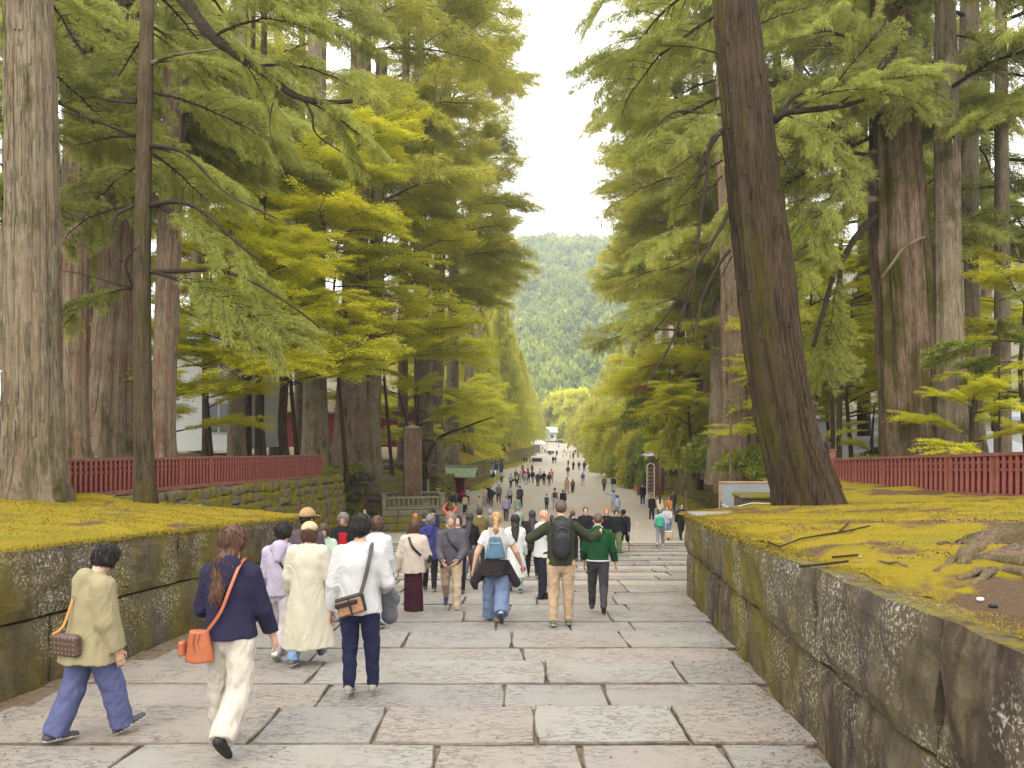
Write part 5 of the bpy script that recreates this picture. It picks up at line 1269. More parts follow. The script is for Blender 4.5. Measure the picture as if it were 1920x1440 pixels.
# low plants by the right fence and the banks
for i, (px, py, d, s, lab) in enumerate([(1690, 842, 31, 1.1, 'pale green fern bush leaning on the right fence before the colossal trunk'), (1800, 842, 29.5, 1.1, 'fresh green bush poking over the right fence'), (1640, 852, 30, .9, 'small fern tuft beside the low grey roof'), (1590, 950, 15.5, .28, 'tuft of weeds at the foot of the leaning trunk'), (1690, 955, 14.5, .26, 'weeds below the right fence on the moss edge'), (1770, 962, 14, .26, 'patch of light weeds at the terrace edge below the fence')]):
    p = P(px, py, d); root = empty('fern_bush', p - Vector((0, 0, s * .7)), 0, lab, 'plant')
    o = mobj('leaves', CL['fern'][i % 2], root); o.scale = (s, s, s * .8); o.rotation_euler = (0, 0, i)
# leafy bank behind the pillar
k = 0
G3 = 'leafy plants covering the bank behind the stone pillar'
for row in range(6):
    for q in range(9):
        t = q / 8 * .8; x = -11.5 + t * 6.0 + rnd.uniform(-.4, .4); y = 46.5 + t * 16 + row * .55 + rnd.uniform(-.6, .6)
        z = Zc - 3.0 - t * 1.2 - row * .5 + .2; s = rnd.uniform(.75, 1.25)
        root = empty('bank_plant', (x + row * .28, y - row * .7, z - s * .4), rnd.uniform(0, 6), 'small leafy plant in the dense cover of the bank behind the stone pillar', 'plant', G3)
        o = mobj('leaves', (CL['fern'] if k % 3 == 0 else CL['bush'] if k % 3 == 1 else CL['bushy'])[k % 2], root); o.scale = (s, s, s * .8); k += 1
G4 = 'ground plants along the top of the left retaining wall'
for q in range(16):
    t = q / 15; d = 37 + t * 12; x = -9.5 - rnd.uniform(0, 2.5); s = rnd.uniform(.4, .8)
    root = empty('bank_plant', (x, d, ZL(d) - .1), 0, 'small fern like plant at the wall top beyond the left fence', 'plant', G4)
    o = mobj('leaves', CL['fern'][q % 2], root); o.scale = (s, s, s * .8)
G5 = 'fringe plants on top of the right mossy roadside wall'
for q in range(22):
    t = q / 21; d = 44 + t * 38; x = 15.3 + t * 1.3 + rnd.uniform(.2, 1.6); s = rnd.uniform(.6, 1.1)
    root = empty('wall_plant', (x, d, Zc - up_r(d) - .25), 0, 'tuft of green growing along the top of the right mossy roadside wall', 'plant', G5)
    o = mobj('leaves', (CL['fern'] + CL['bushy'])[q % 4], root); o.scale = (s, s, s * .8)

# ---- moss tufts, litter, roots, twigs
def tufts(name, n, region, zf, mat, L, seed, tone_hi=1.0, up=1.0):
    rs = np.random.RandomState(seed); Pp = region(rs, n); z = np.array([zf(a, b) for a, b in Pp]); base = np.concatenate([Pp, z[:, None] - .012], 1)
    dirs = rs.randn(len(base), 3) * .55; dirs[:, 2] = np.abs(dirs[:, 2]) * .4 + up
    Ls = L * rs.uniform(.5, 1.4, len(base)) * np.clip(base[:, 1] / 11.0, .36, 1.1); V, Q = leaf_quads(rs, base, dirs, Ls, Ls * .5, 0)
    o = mobj(name, np_mesh(name, V, Q, [mat], None, False, rs.rand(len(base)) * tone_hi)); tag(o, kind='stuff'); return o
M['moss_tuft'] = m_foliage("moss_tufts", (.09, .072, .010), (.33, .24, .018), .1)
M['litter'] = m_foliage("needle_litter", (.06, .03, .018), (.24, .14, .085), .0)
def mossy_spot(x, y): return float(wob(x * 1.0, y * .8, 2, .9)) > -.4
def regR(rs, n):
    y = 2.5 + (17 - 2.5) * rs.rand(n) ** 1.5; u = rs.rand(n) ** 1.5 * 6.5 + .02; x = np.array([wxr(min(b, WEND)) for b in y]) + .12 + u
    k = np.array([mossy_spot(a, b) or b > 9.5 or (a - wxr(b)) < 1.0 for a, b in zip(x, y)]); return np.stack([x, y], 1)[k]
tufts('moss', 110000, regR, zr, M['moss_tuft'], .024, 5)
def regRl(rs, n):
    y = 2.5 + 8.5 * rs.rand(n); u = rs.rand(n) * 6 + .7; x = wxr(y) + u; k = np.array([not mossy_spot(a, b) for a, b in zip(x, y)]); return np.stack([x, y], 1)[k]
tufts('leaf_litter', 16000, regRl, lambda x, y: zr(x, y) + .01, M['litter'], .05, 6, up=.12)
def regL(rs, n):
    y = 5.5 + 12.5 * rs.rand(n); u = rs.rand(n) ** 1.3 * 8; x = np.array([wxl(min(b, WEND)) for b in y]) - .05 - u
    k = y < 15.7 + np.maximum(0, (-4.6 - x)) * .75; return np.stack([x, y], 1)[k]
tufts('moss', 50000, regL, zl, M['moss_tuft'], .026, 8)
# fringe hanging over the block walls
for side, wx in ((1, wxr), (-1, wxl)):
    rs = np.random.RandomState(9); n = 9000; y = (4 if side < 0 else 6.5) + 11.5 * rs.rand(n); y = np.minimum(y, WEND); x = np.array([wx(b) for b in y]) + side * (.02 + .22 * rs.rand(n) ** 2)
    z = np.array([wtop(b) for b in y]) - .10 * rs.rand(n) ** 2 * (rs.rand(n) < .5) + .01
    base = np.stack([x, y, z], 1); dirs = np.stack([-side * rs.rand(n), rs.randn(n) * .4, rs.randn(n) * .6], 1)
    Ls = .04 * rs.uniform(.5, 1.4, n) * np.clip(y / 11.0, .5, 1.1); V, Q = leaf_quads(rs, base, dirs, Ls, Ls * .4, .2)
    tag(mobj('moss', np_mesh('moss', V, Q, [M['moss_tuft']], None, False, rs.rand(n) * .8)), kind='stuff')
# roots at the right edge
root = empty('tree_roots', P(1850, 1070, 9.0), 0, 'bare gnarled surface roots crawling over the earth at the right edge', 'roots')
def rootline(pts, r0, r1):
    P_ = []
    for (x, y) in pts: P_.append(Vector((x, y, zr(x, y))) - Vector(root.location))
    Q = []
    for i in range(len(P_) - 1):
        for t in (0, .33, .66): q = P_[i].lerp(P_[i + 1], t); Q.append(q + Vector((0, 0, .02 * math.sin(i * 3 + t * 5))))
    Q.append(P_[-1]); mb = MB(); m = len(Q); mb.tube(Q, [r0 + (r1 - r0) * i / (m - 1) for i in range(m)], 8); mb.obj('root', M['limb_light'], root, smooth=True)
def gp(px, py):
    # point of the right terrace seen at a pixel
    d = 6.0
    for _ in range(60): 
        z = zr(PX(px, d), d); q = Zc - z; d2 = q * F / (py - 800.0); d = .5 * d + .5 * d2
    return (PX(px, d), d)
for pts, a, b in [([(1935, 990), (1880, 1012), (1835, 1030), (1812, 1040)], .07, .05), ([(1835, 1028), (1800, 1018), (1760, 1020)], .05, .02), ([(1812, 1038), (1808, 1058)], .07, .05), ([(1935, 1062), (1880, 1052), (1820, 1046), (1785, 1052), (1755, 1072)], .06, .02),
                  ([(1935, 1050), (1890, 1048), (1860, 1044)], .05, .04), ([(1940, 1085), (1890, 1068), (1850, 1070), (1800, 1085)], .045, .02), ([(1860, 1075), (1830, 1092), (1790, 1105)], .03, .012), ([(1700, 1062), (1650, 1052), (1600, 1055)], .012, .006)]:
    rootline([gp(*p) for p in pts], a, b)
mb = MB(); c = Vector((*gp(1940, 1045), 0)); 
root = empty('tree_stump', (c.x + .7, c.y, zr(c.x, c.y)), 0, 'moss covered swelling trunk base cut by the right frame edge', 'tree base')
V, Q = trunk_mesh([(Vector((0, 0, -.3)), .75), (Vector((0, 0, 0)), .7), (Vector((.4, 0, .25)), .5), (Vector((.8, 0, .5)), .35)], 3, 60, .7, .10, .06)
mobj('trunk', np_mesh('trunk', V, Q, [M['bark_mossy']], smooth=True), root)
for q, pts in enumerate([[(1630, 990), (1590, 1000), (1540, 1008), (1500, 1015), (1462, 1030), (1440, 1020)], [(1590, 985), (1575, 1000)], [(1500, 1068), (1540, 1064), (1590, 1058)], [(1560, 1050), (1610, 1046)]]):
    pp = [gp(*p) for p in pts]; mb = MB(); mb.tube([Vector((x, y, zr(x, y) + .025)) for x, y in pp], [.011] * len(pp), 5)
    lab = ['long forked dry twig lying across the yellow moss on the right', 'short dry twig under the tip of the long one', 'thin dry twig on the bare earth in the middle of the right terrace', 'short twig lying at the edge between moss and earth'][q]
    tag(mb.obj('twig', M['limb']), lab, 'twig')
for q, (px, py, s, lab) in enumerate([(1838, 1130, .016, 'small white stone on the moss near the right wall edge'), (1612, 1048, .014, 'small grey stone at the edge of the bare earth'), (1862, 1143, .02, 'dark flat pebble near the small white stone')]):
    x, y = gp(px, py); mb = MB(); mb.box((0, 0, .02), (s * 2, s * 1.5, s), bevel=s * .3); tag(mb.obj('pebble', [M['canvas'], M['slab'], M['black']][q], loc=(x, y, zr(x, y))), lab, 'stone')
# grass fringes along the roadside walls
def roadgrass(name, pts, n, L, seed, spread=.5):
    rs = np.random.RandomState(seed); t = rs.rand(n); a = np.array(pts[0]); b = np.array(pts[1]); p = a[None, :] + (b - a)[None, :] * t[:, None] + np.stack([rs.randn(n) * spread, rs.randn(n) * .2], 1)
    base = np.stack([p[:, 0], p[:, 1], [Zc - road_drop(v) for v in p[:, 1]]], 1); dirs = rs.randn(n, 3) * .4; dirs[:, 2] = 1
    Ls = L * rs.uniform(.5, 1.4, n); V, Q = leaf_quads(rs, base, dirs, Ls, Ls * .25, 0); tag(mobj(name, np_mesh(name, V, Q, [M['broad']], None, False, rs.rand(n))), kind='stuff')
roadgrass('grass', [(-4.6, 84), (-2.3, 110)], 5000, .45, 1, .5); roadgrass('grass', [(14.6, 46), (15.5, 80)], 5000, .4, 2, .45); roadgrass('grass', [(-1.6, 137), (5.6, 215)], 4000, .6, 3, .6)

# ------------------------------------------------------------------ the wooded hill
def hill_z(x, y):
    t = min(1, max(0, (y - 360) / 440.0)); ridge = 200 * t ** 1.05
    top = 1.0 - .0013 * abs(x - 62) if x < 62 else 1.0 - .0004 * (x - 62)
    side = .06 * (x - 60) if x > 60 else 0.0
    return Zc - 7 + ridge * max(.55, top) + side * t + 9 * t * float(wob(x * .02, y * .02, 0, 1.2)) - (max(0, y - 800) * .5)
xs_h = np.arange(-420, 560, 20.0); ys_h = np.arange(350, 960, 20.0)
tag(mobj('hills', grid_sheet('hills', xs_h, ys_h, hill_z, M['floor'])), kind='structure')
rs = np.random.RandomState(12); tmpl = []
for q in range(4):
    n = 130; u = rand_unit(rs, n); u[:, 2] = np.abs(u[:, 2]); Pp = u * rs.uniform(.7, 1, n)[:, None]; V, Q = leaf_quads(rs, Pp, u + rs.randn(n, 3) * .6, np.full(n, .42), np.full(n, .26), .1); tmpl.append(V)
Vs, tones = [], []
cnt = 0
for y in np.arange(355, 835, 6.5):
    for x in np.arange(PX(860, y), PX(1230, y), 6.5):
        xx, yy = x + rs.uniform(-3, 3), y + rs.uniform(-3, 3); s = rs.uniform(2.6, 7.4); z = hill_z(xx, yy)
        V = tmpl[cnt % 4] * np.array([s, s, s * rs.uniform(1.2, 2.0)]) + np.array([xx, yy, z + 2.5]); Vs.append(V); tn = np.clip(.5 + .42 * float(wob(xx * .03, yy * .03, 0, 1.3)) + rs.randn() * .22, 0, 1); tones.append(np.clip(tn + rs.randn(130) * .1, 0, 1)); cnt += 1
V = np.concatenate(Vs); Q = np.arange(len(V)).reshape(-1, 4)
tag(mobj('forest', np_mesh('forest', V, Q, [M['hill']], None, False, np.concatenate(tones))), kind='stuff')

# ------------------------------------------------------------------ air
hz = MB(); hz.box((60, 440, 130), (1400, 1100, 300)); hm = bpy.data.materials.new('haze'); hm.use_nodes = True; hn = hm.node_tree.nodes; hn.remove(hn['Principled BSDF'])
pv = hn.new('ShaderNodeVolumePrincipled'); pv.inputs['Color'].default_value = (.86, .92, 1.0, 1); pv.inputs['Density'].default_value = .0005; pv.inputs['Anisotropy'].default_value = .2
hm.node_tree.links.new(pv.outputs[0], hn['Material Output'].inputs['Volume']); tag(hz.obj('haze', hm), kind='stuff')

rs = np.random.RandomState(77); n = 5200; y = 3.5 + 26 * rs.rand(n) ** 1.3; wl = np.array([wxl(min(q, 15.8)) + .1 for q in y]); wr = np.array([wxr(min(q, 15.8)) - .05 for q in y]); side = rs.rand(n)
x = np.where(side < .38, wl + .5 * rs.rand(n) ** 2, np.where(side < .72, wr - .4 * rs.rand(n) ** 2, wl + (wr - wl) * rs.rand(n)))
base = np.stack([x, y, [tread_z(q) + .006 for q in y]], 1); dirs = rs.randn(n, 3); dirs[:, 2] = .03 * rs.rand(n); Ls = rs.uniform(.012, .045, n); V, Q = leaf_quads(rs, base, dirs, Ls, Ls * .5, 0)
Vr = V.reshape(-1, 4, 3); Vr[:, :, 2] = base[:, None, 2] + (Vr[:, :, 2] - base[:, None, 2]) * .3 + .004; tag(mobj('leaf_litter', np_mesh('leaf_litter', Vr.reshape(-1, 3), Q, [M['litter']], None, False, rs.rand(n))), kind='stuff')
# ================================================================== PEOPLE
class SDF:
    """a distance field on a grid, turned into one smooth continuous mesh"""
    def __init__(s, lo, hi, h):
        s.lo = np.array(lo, float); s.h = h; s.n = np.ceil((np.array(hi, float) - s.lo) / h).astype(int) + 1
        s.D = np.full(s.n, 1.0, dtype=np.float32)
        s.ax = [(s.lo[i] + np.arange(s.n[i]) * h).astype(np.float32) for i in range(3)]
    def _blk(s, lo, hi):
        a = np.clip(np.floor((np.array(lo) - s.lo) / s.h).astype(int), 0, s.n); b = np.clip(np.ceil((np.array(hi) - s.lo) / s.h).astype(int) + 1, 0, s.n)
        if (b <= a).any(): return None
        sl = tuple(slice(a[i], b[i]) for i in range(3))
        return sl, s.ax[0][sl[0]][:, None, None], s.ax[1][sl[1]][None, :, None], s.ax[2][sl[2]][None, None, :]
    def _put(s, sl, d, k, op):
        D = s.D[sl]
        if op == 'u':
            if k > 0:
                h = np.clip(.5 + .5 * (D - d) / k, 0, 1); s.D[sl] = D * (1 - h) + d * h - k * h * (1 - h)
            else: s.D[sl] = np.minimum(D, d)
        else:
            d = -d; h = np.clip(.5 - .5 * (D - d) / k, 0, 1); s.D[sl] = D * (1 - h) + d * h + k * h * (1 - h)
    def cap(s, a, b, ra, rb, k=.02, flat=None, cut=None, cuta=None, op='u'):
        a = np.array(a, float); b = np.array(b, float); m = max(ra, rb) + k + s.h * 2
        B = s._blk(np.minimum(a, b) - m, np.maximum(a, b) + m)
        if B is None: return
        sl, X, Y, Z = B; ab = b - a; L2 = max(1e-9, float(ab @ ab))
        px, py, pz = X - a[0], Y - a[1], Z - a[2]
        t = np.clip((px * ab[0] + py * ab[1] + pz * ab[2]) / L2, 0, 1)
        vx, vy, vz = px - t * ab[0], py - t * ab[1], pz - t * ab[2]
        if flat is not None:
            n, f = np.array(flat[0], float), flat[1]; n = n / np.linalg.norm(n); q = (vx * n[0] + vy * n[1] + vz * n[2]) * (1 / f - 1)
            vx, vy, vz = vx + q * n[0], vy + q * n[1], vz + q * n[2]
        d = np.sqrt(vx * vx + vy * vy + vz * vz) - (ra + (rb - ra) * t)
        u = ab / math.sqrt(L2)
        if cut is not None: d = np.maximum(d, (X - b[0]) * u[0] + (Y - b[1]) * u[1] + (Z - b[2]) * u[2] - cut)
        if cuta is not None: d = np.maximum(d, -((X - a[0]) * u[0] + (Y - a[1]) * u[1] + (Z - a[2]) * u[2]) - cuta)
        s._put(sl, d, k, op)
    def ell(s, c, r, Rm=None, k=.02, op='u'):
        c = np.array(c, float); r = np.array(r, float); m = r.max() + k + s.h * 2; B = s._blk(c - m, c + m)
        if B is None: return
        sl, X, Y, Z = B; p = [X - c[0], Y - c[1], Z - c[2]]
        if Rm is not None: p = [sum(Rm[j][i] * p[j] for j in range(3)) for i in range(3)]
        q = np.sqrt((p[0] / r[0]) ** 2 + (p[1] / r[1]) ** 2 + (p[2] / r[2]) ** 2)
        s._put(sl, (q - 1) * r.min(), k, op)
    def clip(s, p, n):
        s.D = np.maximum(s.D, ((s.ax[0][:, None, None] - p[0]) * n[0] + (s.ax[1][None, :, None] - p[1]) * n[1] + (s.ax[2][None, None, :] - p[2]) * n[2]).astype(np.float32))
    def ripple(s, amp, f, seed=0, vert=.5):
        X, Y, Z = s.ax[0][:, None, None], s.ax[1][None, :, None], s.ax[2][None, None, :]
        s.D += (amp * wob(X, Y, Z * vert, f, seed)).astype(np.float32)
    def mesh(s):
        D = s.D; D[0], D[-1], D[:, 0], D[:, -1], D[:, :, 0], D[:, :, -1] = 1, 1, 1, 1, 1, 1
        S = D < 0; cnt = np.zeros(np.array(D.shape) - 1, dtype=np.int8)
        cr = [(i, j, k) for i in (0, 1) for j in (0, 1) for k in (0, 1)]
        def sh(A, c): return A[c[0]:A.shape[0] - 1 + c[0], c[1]:A.shape[1] - 1 + c[1], c[2]:A.shape[2] - 1 + c[2]]
        for c in cr: cnt += sh(S, c)
        act = np.argwhere((cnt > 0) & (cnt < 8)); 
        if len(act) == 0: return None
        idx = np.full(cnt.shape, -1, dtype=np.int32); idx[tuple(act.T)] = np.arange(len(act))
        acc = np.zeros((len(act), 3)); w = np.zeros(len(act))
        for c in cr:
            for a in range(3):
                if c[a] == 0:
                    e = list(c); e[a] = 1
                    v0 = D[tuple((act + c).T)]; v1 = D[tuple((act + e).T)]; m = (v0 < 0) != (v1 < 0)
                    t = v0[m] / (v0[m] - v1[m]); p = np.repeat(np.array(c, float)[None], m.sum(), 0); p[:, a] += t; acc[m] += p; w[m] += 1
        V = (act + acc / w[:, None]) * s.h + s.lo
        Q = []
        for a in range(3):
            e = np.zeros(3, int); e[a] = 1
            A = S[:D.shape[0] - e[0], :D.shape[1] - e[1], :D.shape[2] - e[2]]; Bq = S[e[0]:, e[1]:, e[2]:]
            f = np.argwhere(A != Bq); b, c = (a + 1) % 3, (a + 2) % 3
            f = f[(f[:, b] > 0) & (f[:, c] > 0)]; eb = np.zeros(3, int); eb[b] = 1; ec = np.zeros(3, int); ec[c] = 1
            q = np.stack([idx[tuple((f - eb - ec).T)], idx[tuple((f - ec).T)], idx[tuple(f.T)], idx[tuple((f - eb).T)]], 1)
            ins = S[tuple(f.T)]; q[~ins] = q[~ins][:, ::-1]; Q.append(q[(q >= 0).all(1)])
        return V, np.concatenate(Q)

def v3(*a): return np.array(a, float)
def rotx(v, a): c, s_ = math.cos(a), math.sin(a); return v3(v[0], v[1] * c - v[2] * s_, v[1] * s_ + v[2] * c)
def skeleton(h, pose, female=False):
    """joints of a figure facing +Y, feet on z = 0"""
    J = {}; hipz = .515 * h; lean = R(pose.get('lean', 3)); side = R(pose.get('side', 0))
    hw, sw = (.054, .092) if female else (.052, .104); sw = pose.get('sw', sw)
    def legs(key, sx):
        a, kn, fp = pose.get(key, (0, 3, 0)); a, kn = R(a), R(kn); sp = pose.get('splay', .03)
        hip = v3(sx * hw * h, 0, 0); th = v3(sx * sp, math.sin(a), -math.cos(a)); sh = v3(sx * sp * .5, math.sin(a - kn), -math.cos(a - kn))
        knee = hip + th * .235 * h; ank = knee + sh * .235 * h; fa = R(fp); ft = v3(0, math.cos(fa), math.sin(fa)); J[key + 'f'] = ft
        toe = ank + ft * .095 * h + v3(0, math.sin(fa), -math.cos(fa)) * .032 * h; heel = ank - ft * .035 * h + v3(0, math.sin(fa), -math.cos(fa)) * .032 * h
        return hip, knee, ank, toe, heel
    J['L'] = legs('ll', -1); J['R'] = legs('rl', 1)
    low = min(p[2] for k in 'LR' for p in J[k][3:]); off = v3(0, 0, -low + .008)
    for k in 'LR': J[k] = [p + off for p in J[k]]
    pel = off.copy(); up = v3(math.sin(side), math.sin(lean), math.cos(lean)); up /= np.linalg.norm(up)
    J['pel'] = pel; J['up'] = up; J['waist'] = pel + up * .10 * h; J['chest'] = pel + up * .215 * h; J['sh'] = pel + up * .300 * h; J['neck'] = pel + up * .328 * h
    tw = R(pose.get('twist', 0)); rt = v3(math.cos(tw), math.sin(tw), 0); J['rt'] = rt
    hp, hy = R(pose.get('hp', 0)), R(pose.get('hy', 0)); hroll = R(pose.get('hr', 0))
    hup = v3(math.sin(hroll), math.sin(lean * .5 - hp), math.cos(lean * .5 - hp)); hup /= np.linalg.norm(hup)
    fwd = v3(-math.sin(hy), math.cos(hy), -math.sin(-hp) * -1) if False else v3(-math.sin(hy), math.cos(hy), 0)
    # pitch the face down by hp (negative hp looks down)
    fwd = fwd - hup * (fwd @ hup); fwd /= np.linalg.norm(fwd); J['hup'] = hup; J['fwd'] = fwd; J['hrt'] = np.cross(fwd, hup)
    J['head'] = J['neck'] + hup * .092 * h + fwd * .008 * h
    for key, sx in (('la', -1), ('ra', 1)):
        s0 = J['sh'] + rt * sx * sw * h - up * .022 * h; A = pose.get(key, (5, 8, 15, 0))
        if A[0] == 'v': u, f = v3(*A[1]), v3(*A[2])
        else:
            sg, ab, el = R(A[0]), R(A[1]), R(A[2]); inn = A[3] if len(A) > 3 else 0
            u = v3(sx * math.sin(ab), math.sin(sg) * math.cos(ab), -math.cos(sg) * math.cos(ab)); f = v3(sx * math.sin(ab) * .6 - sx * inn, math.sin(sg + el), -math.cos(sg + el))
        u /= np.linalg.norm(u); f /= np.linalg.norm(f); e = s0 + u * .172 * h; w = e + f * .150 * h; J[key] = (s0, e, w, f)
    return J
def head_rot(J): return [[J['hrt'][i], J['fwd'][i], J['hup'][i]] for i in range(3)]
def bounds(J, pad):
    P_ = np.array([p for k in ('L', 'R', 'la', 'ra') for p in list(J[k])[:3 if k in ('la', 'ra') else 5]] + [J['head'], J['pel']])
    return P_.min(0) - pad, P_.max(0) + pad
FL = (0, 1, 0)
def build_body(h, J, vox, fat=1.0, female=False):
    lo, hi = bounds(J, .24); lo[2] = -.03; S = SDF(lo, hi, vox); u = J['up']; q = h * fat
    S.cap(J['pel'] - u * .01 * h, J['waist'], .082 * q, .068 * q, .03, (FL, .72)); S.cap(J['waist'], J['chest'], .068 * q, .082 * q, .04, (FL, .68))
    for k in ('la', 'ra'): S.cap(J['sh'] + u * .002 * h, J[k][0] - u * .004 * h, .040 * q, .028 * q, .03)
    S.cap(J['sh'], J['neck'] + J['hup'] * .04 * h, .034 * h, .030 * h, .03)
    Rm = head_rot(J); c = J['head']; f, up, rt = J['fwd'], J['hup'], J['hrt']
    S.ell(c + up * .012 * h - f * .004 * h, (.044 * h, .053 * h, .052 * h), Rm, .015); S.ell(c - up * .028 * h + f * .014 * h, (.034 * h, .036 * h, .036 * h), Rm, .02)
    for sx in (-1, 1):
        S.ell(c + rt * sx * .045 * h - up * .008 * h - f * .002 * h, (.007 * h, .011 * h, .019 * h), Rm, .006)
        S.ell(c + rt * sx * .018 * h + f * .056 * h + up * .002 * h, (.013 * h, .010 * h, .008 * h), Rm, .008, 's')
    S.cap(c + f * .050 * h + up * .004 * h, c + f * .060 * h - up * .014 * h, .005 * h, .008 * h, .006); S.ell(c + f * .050 * h - up * .033 * h, (.015 * h, .006 * h, .005 * h), Rm, .006)
    for k in 'LR':
        hip, kn, an, toe, he = J[k]; S.cap(hip, kn, .052 * q, .034 * q, .03); S.cap(kn, an, .033 * q, .021 * h, .01); S.cap(kn + (an - kn) * .2, kn + (an - kn) * .5, .034 * q, .026 * q, .01); dn = np.cross(J[('ll' if k == 'L' else 'rl') + 'f'], v3(1, 0, 0)); S.cap(he - dn * .016 * h, toe - dn * .012 * h, .013 * h, .009 * h, .01)
    hands(S, J, h, fine=False)
    for k in ('la', 'ra'):
        s0, e, w, d = J[k]; S.cap(s0, e, .030 * q, .024 * q, .02); S.cap(e, w, .025 * q, .016 * h, .01)
    return S
def hands(S, J, h, fine):
    for k, sx in (('la', -1), ('ra', 1)):
        s0, e, w, d = J[k]; inward = J['rt'] * -sx; n = inward - d * (inward @ d); n /= np.linalg.norm(n); t = np.cross(d, n); t /= np.linalg.norm(t)
        if t[1] < 0: t = -t
        S.cap(w - d * .01 * h, w + d * .045 * h, .017 * h, .021 * h, .006, (n, .55))
        if fine:
            for i in range(4):
                o = (i - 1.5) * .0115 * h; b = w + d * .058 * h + t * o; L = (.040, .046, .043, .034)[3 - i] * h
                m = b + d * L * .55 + n * L * .12; tip = m + d * L * .35 + n * L * .45; S.cap(b - d * .015 * h, m, .0060 * h, .0056 * h, .002); S.cap(m, tip, .0056 * h, .0045 * h, .002)
            b = w + d * .018 * h + t * .018 * h; m = b + d * .022 * h + t * .017 * h + n * .008 * h; S.cap(b, m, .008 * h, .007 * h, .004); S.cap(m, m + d * .024 * h + n * .010 * h, .0068 * h, .005 * h, .003)
        else:
            S.cap(w + d * .04 * h, w + d * .085 * h + n * .014 * h, .018 * h, .012 * h, .006, (n, .5)); b = w + d * .02 * h + t * .018 * h; S.cap(b, b + d * .04 * h + t * .012 * h, .008 * h, .006 * h, .004)
def person_meshes(h, pose, vox, spec):
    """spec: dict of clothing choices -> list of (name, V, Q, slot)"""
    fem = spec.get('f', False); J = skeleton(h, pose, fem); fat = spec.get('fat', 1.0); q = h * fat; out = []
    S = build_body(h, J, vox, fat, fem); V, Q = S.mesh()
    if spec.get('fine'):
        parts_V, parts_Q = [V], [Q]
        for k in ('la', 'ra'):
            w = J[k][2]; d = J[k][3]; c = w + d * .05 * h; T = SDF(c - .13, c + .13, .0055); keepJ = dict(J)
            hands(T, J, h, True)
            T.clip(w - d * .006 * h, -d); r = T.mesh()
            if r: parts_Q.append(r[1] + sum(len(v) for v in parts_V)); parts_V.append(r[0])
        # drop the coarse hand of the main mesh
        for k in ('la', 'ra'):
            w, d = J[k][2], J[k][3]; cen = parts_V[0][parts_Q[0]].mean(1); rel = cen - (w + d * .004 * h); drop = ((rel @ d) > 0) & (np.linalg.norm(rel, axis=1) < .15 * h) & (np.linalg.norm(rel - (rel @ d)[:, None] * d[None, :], axis=1) < .045 * h); parts_Q[0] = parts_Q[0][~drop]
        V, Q = np.concatenate(parts_V), np.concatenate(parts_Q)
    out.append(('body', V, Q, 'skin'))
    u = J['up']; lo, hi = bounds(J, .34); lo[2] = -.03
    # --- trousers or skirt
    bt = spec.get('bottom', 'trousers'); lw = spec.get('legw', 1.0) * max(1.0, fat)
    S = SDF(lo, hi, vox)
    S.cap(J['pel'] + u * .0 * h, J['waist'] - u * .005 * h, .098 * q, .084 * q, .03, (FL, .74), cut=.02)
    if bt in ('trousers', 'shorts'):
        for k in 'LR':
            hip, kn, an, toe, he = J[k]
            S.cap(hip - v3(0, 0, .0), kn, .063 * q, .044 * h * lw, .022)
            if bt == 'trousers':
                S.cap(kn, an + (an - kn) * -.02, .044 * h * lw, .033 * h * lw * spec.get('flare', 1.0), .012, cut=.015)
            else: S.cap(kn - (kn - hip) * .3, kn, .05 * h, .052 * h, .01, cut=.0)
        S.ripple(.0055 * (1.4 if lw > 1.15 else 1), 15, 1, .9); S.ripple(.003, 34, 3, 1.6)
    else:
        b = spec.get('skirt_z', .10); bot = J['pel'].copy(); bot[2] = b * h + .0; bot[:2] = (J['pel'][:2] + (J['L'][2][:2] + J['R'][2][:2]) / 2 * .8) / 1.8
        r = spec.get('skirt_r', .12); S.cap(J['pel'], bot, .092 * q, r * h, .02, (FL, .85), cut=0); S.ripple(.010, 14, 2, .1)
    r = S.mesh(); out.append(('skirt' if bt == 'skirt' else bt, *r, 'bottom'))
    # --- top
    top = spec.get('top', 'jacket'); inf = {'tee': .010, 'shirt': .014, 'jacket': .022, 'loose': .025, 'coat': .024}[top] * spec.get('inf', 1.0); hem = spec.get('hem', {'tee': .485, 'shirt': .475, 'jacket': .475, 'loose': .44, 'coat': .24}[top])
    S = SDF(lo, hi, vox)
    ch = (.086 * q + inf * h); ws = (.074 * q + inf * h * 1.15)
    S.cap(J['waist'], J['chest'], ws, ch, .04, (FL, .74)); S.cap(J['chest'], J['sh'] - u * .02 * h, ch * .98, .070 * q + inf * h * .5, .03, (FL, .70))
    for k in ('la', 'ra'): S.cap(J['sh'] + u * .006 * h, J[k][0] - u * .002 * h, .040 * q + inf * h * .25, .030 * q + inf * h * .30, .03)
    hr = spec.get('hemr', {'tee': .094, 'shirt': .098, 'jacket': .100, 'loose': .116, 'coat': .15}[top]) * q + inf * h * .5
    bot = J['pel'] + (J['pel'] - J['waist']) / np.linalg.norm(J['waist'] - J['pel']) * 0; bot = J['pel'].copy(); bot[2] = hem * h - .0
    bot[1] += spec.get('hemback', 0) 
    S.cap(J['waist'], bot, ws, hr, .04, (FL, .78), cut=0.0)
    slv = spec.get('sleeve', 'short' if top == 'tee' else 'long')
    for k in ('la', 'ra'):
        s0, e, w, d = J[k]; sr = (.033 * q + inf * h * .36) * spec.get('slv', 1.0)
        if slv == 'long': S.cap(s0, e, sr * 1.05, sr * .95, .028); S.cap(e, w - d * .0 * h, sr * .95, sr * .78, .018, cut=-.004)
        elif slv == 'short': S.cap(s0, s0 + (e - s0) * .62, sr * 1.06, sr * 1.05, .028, cut=-.02)
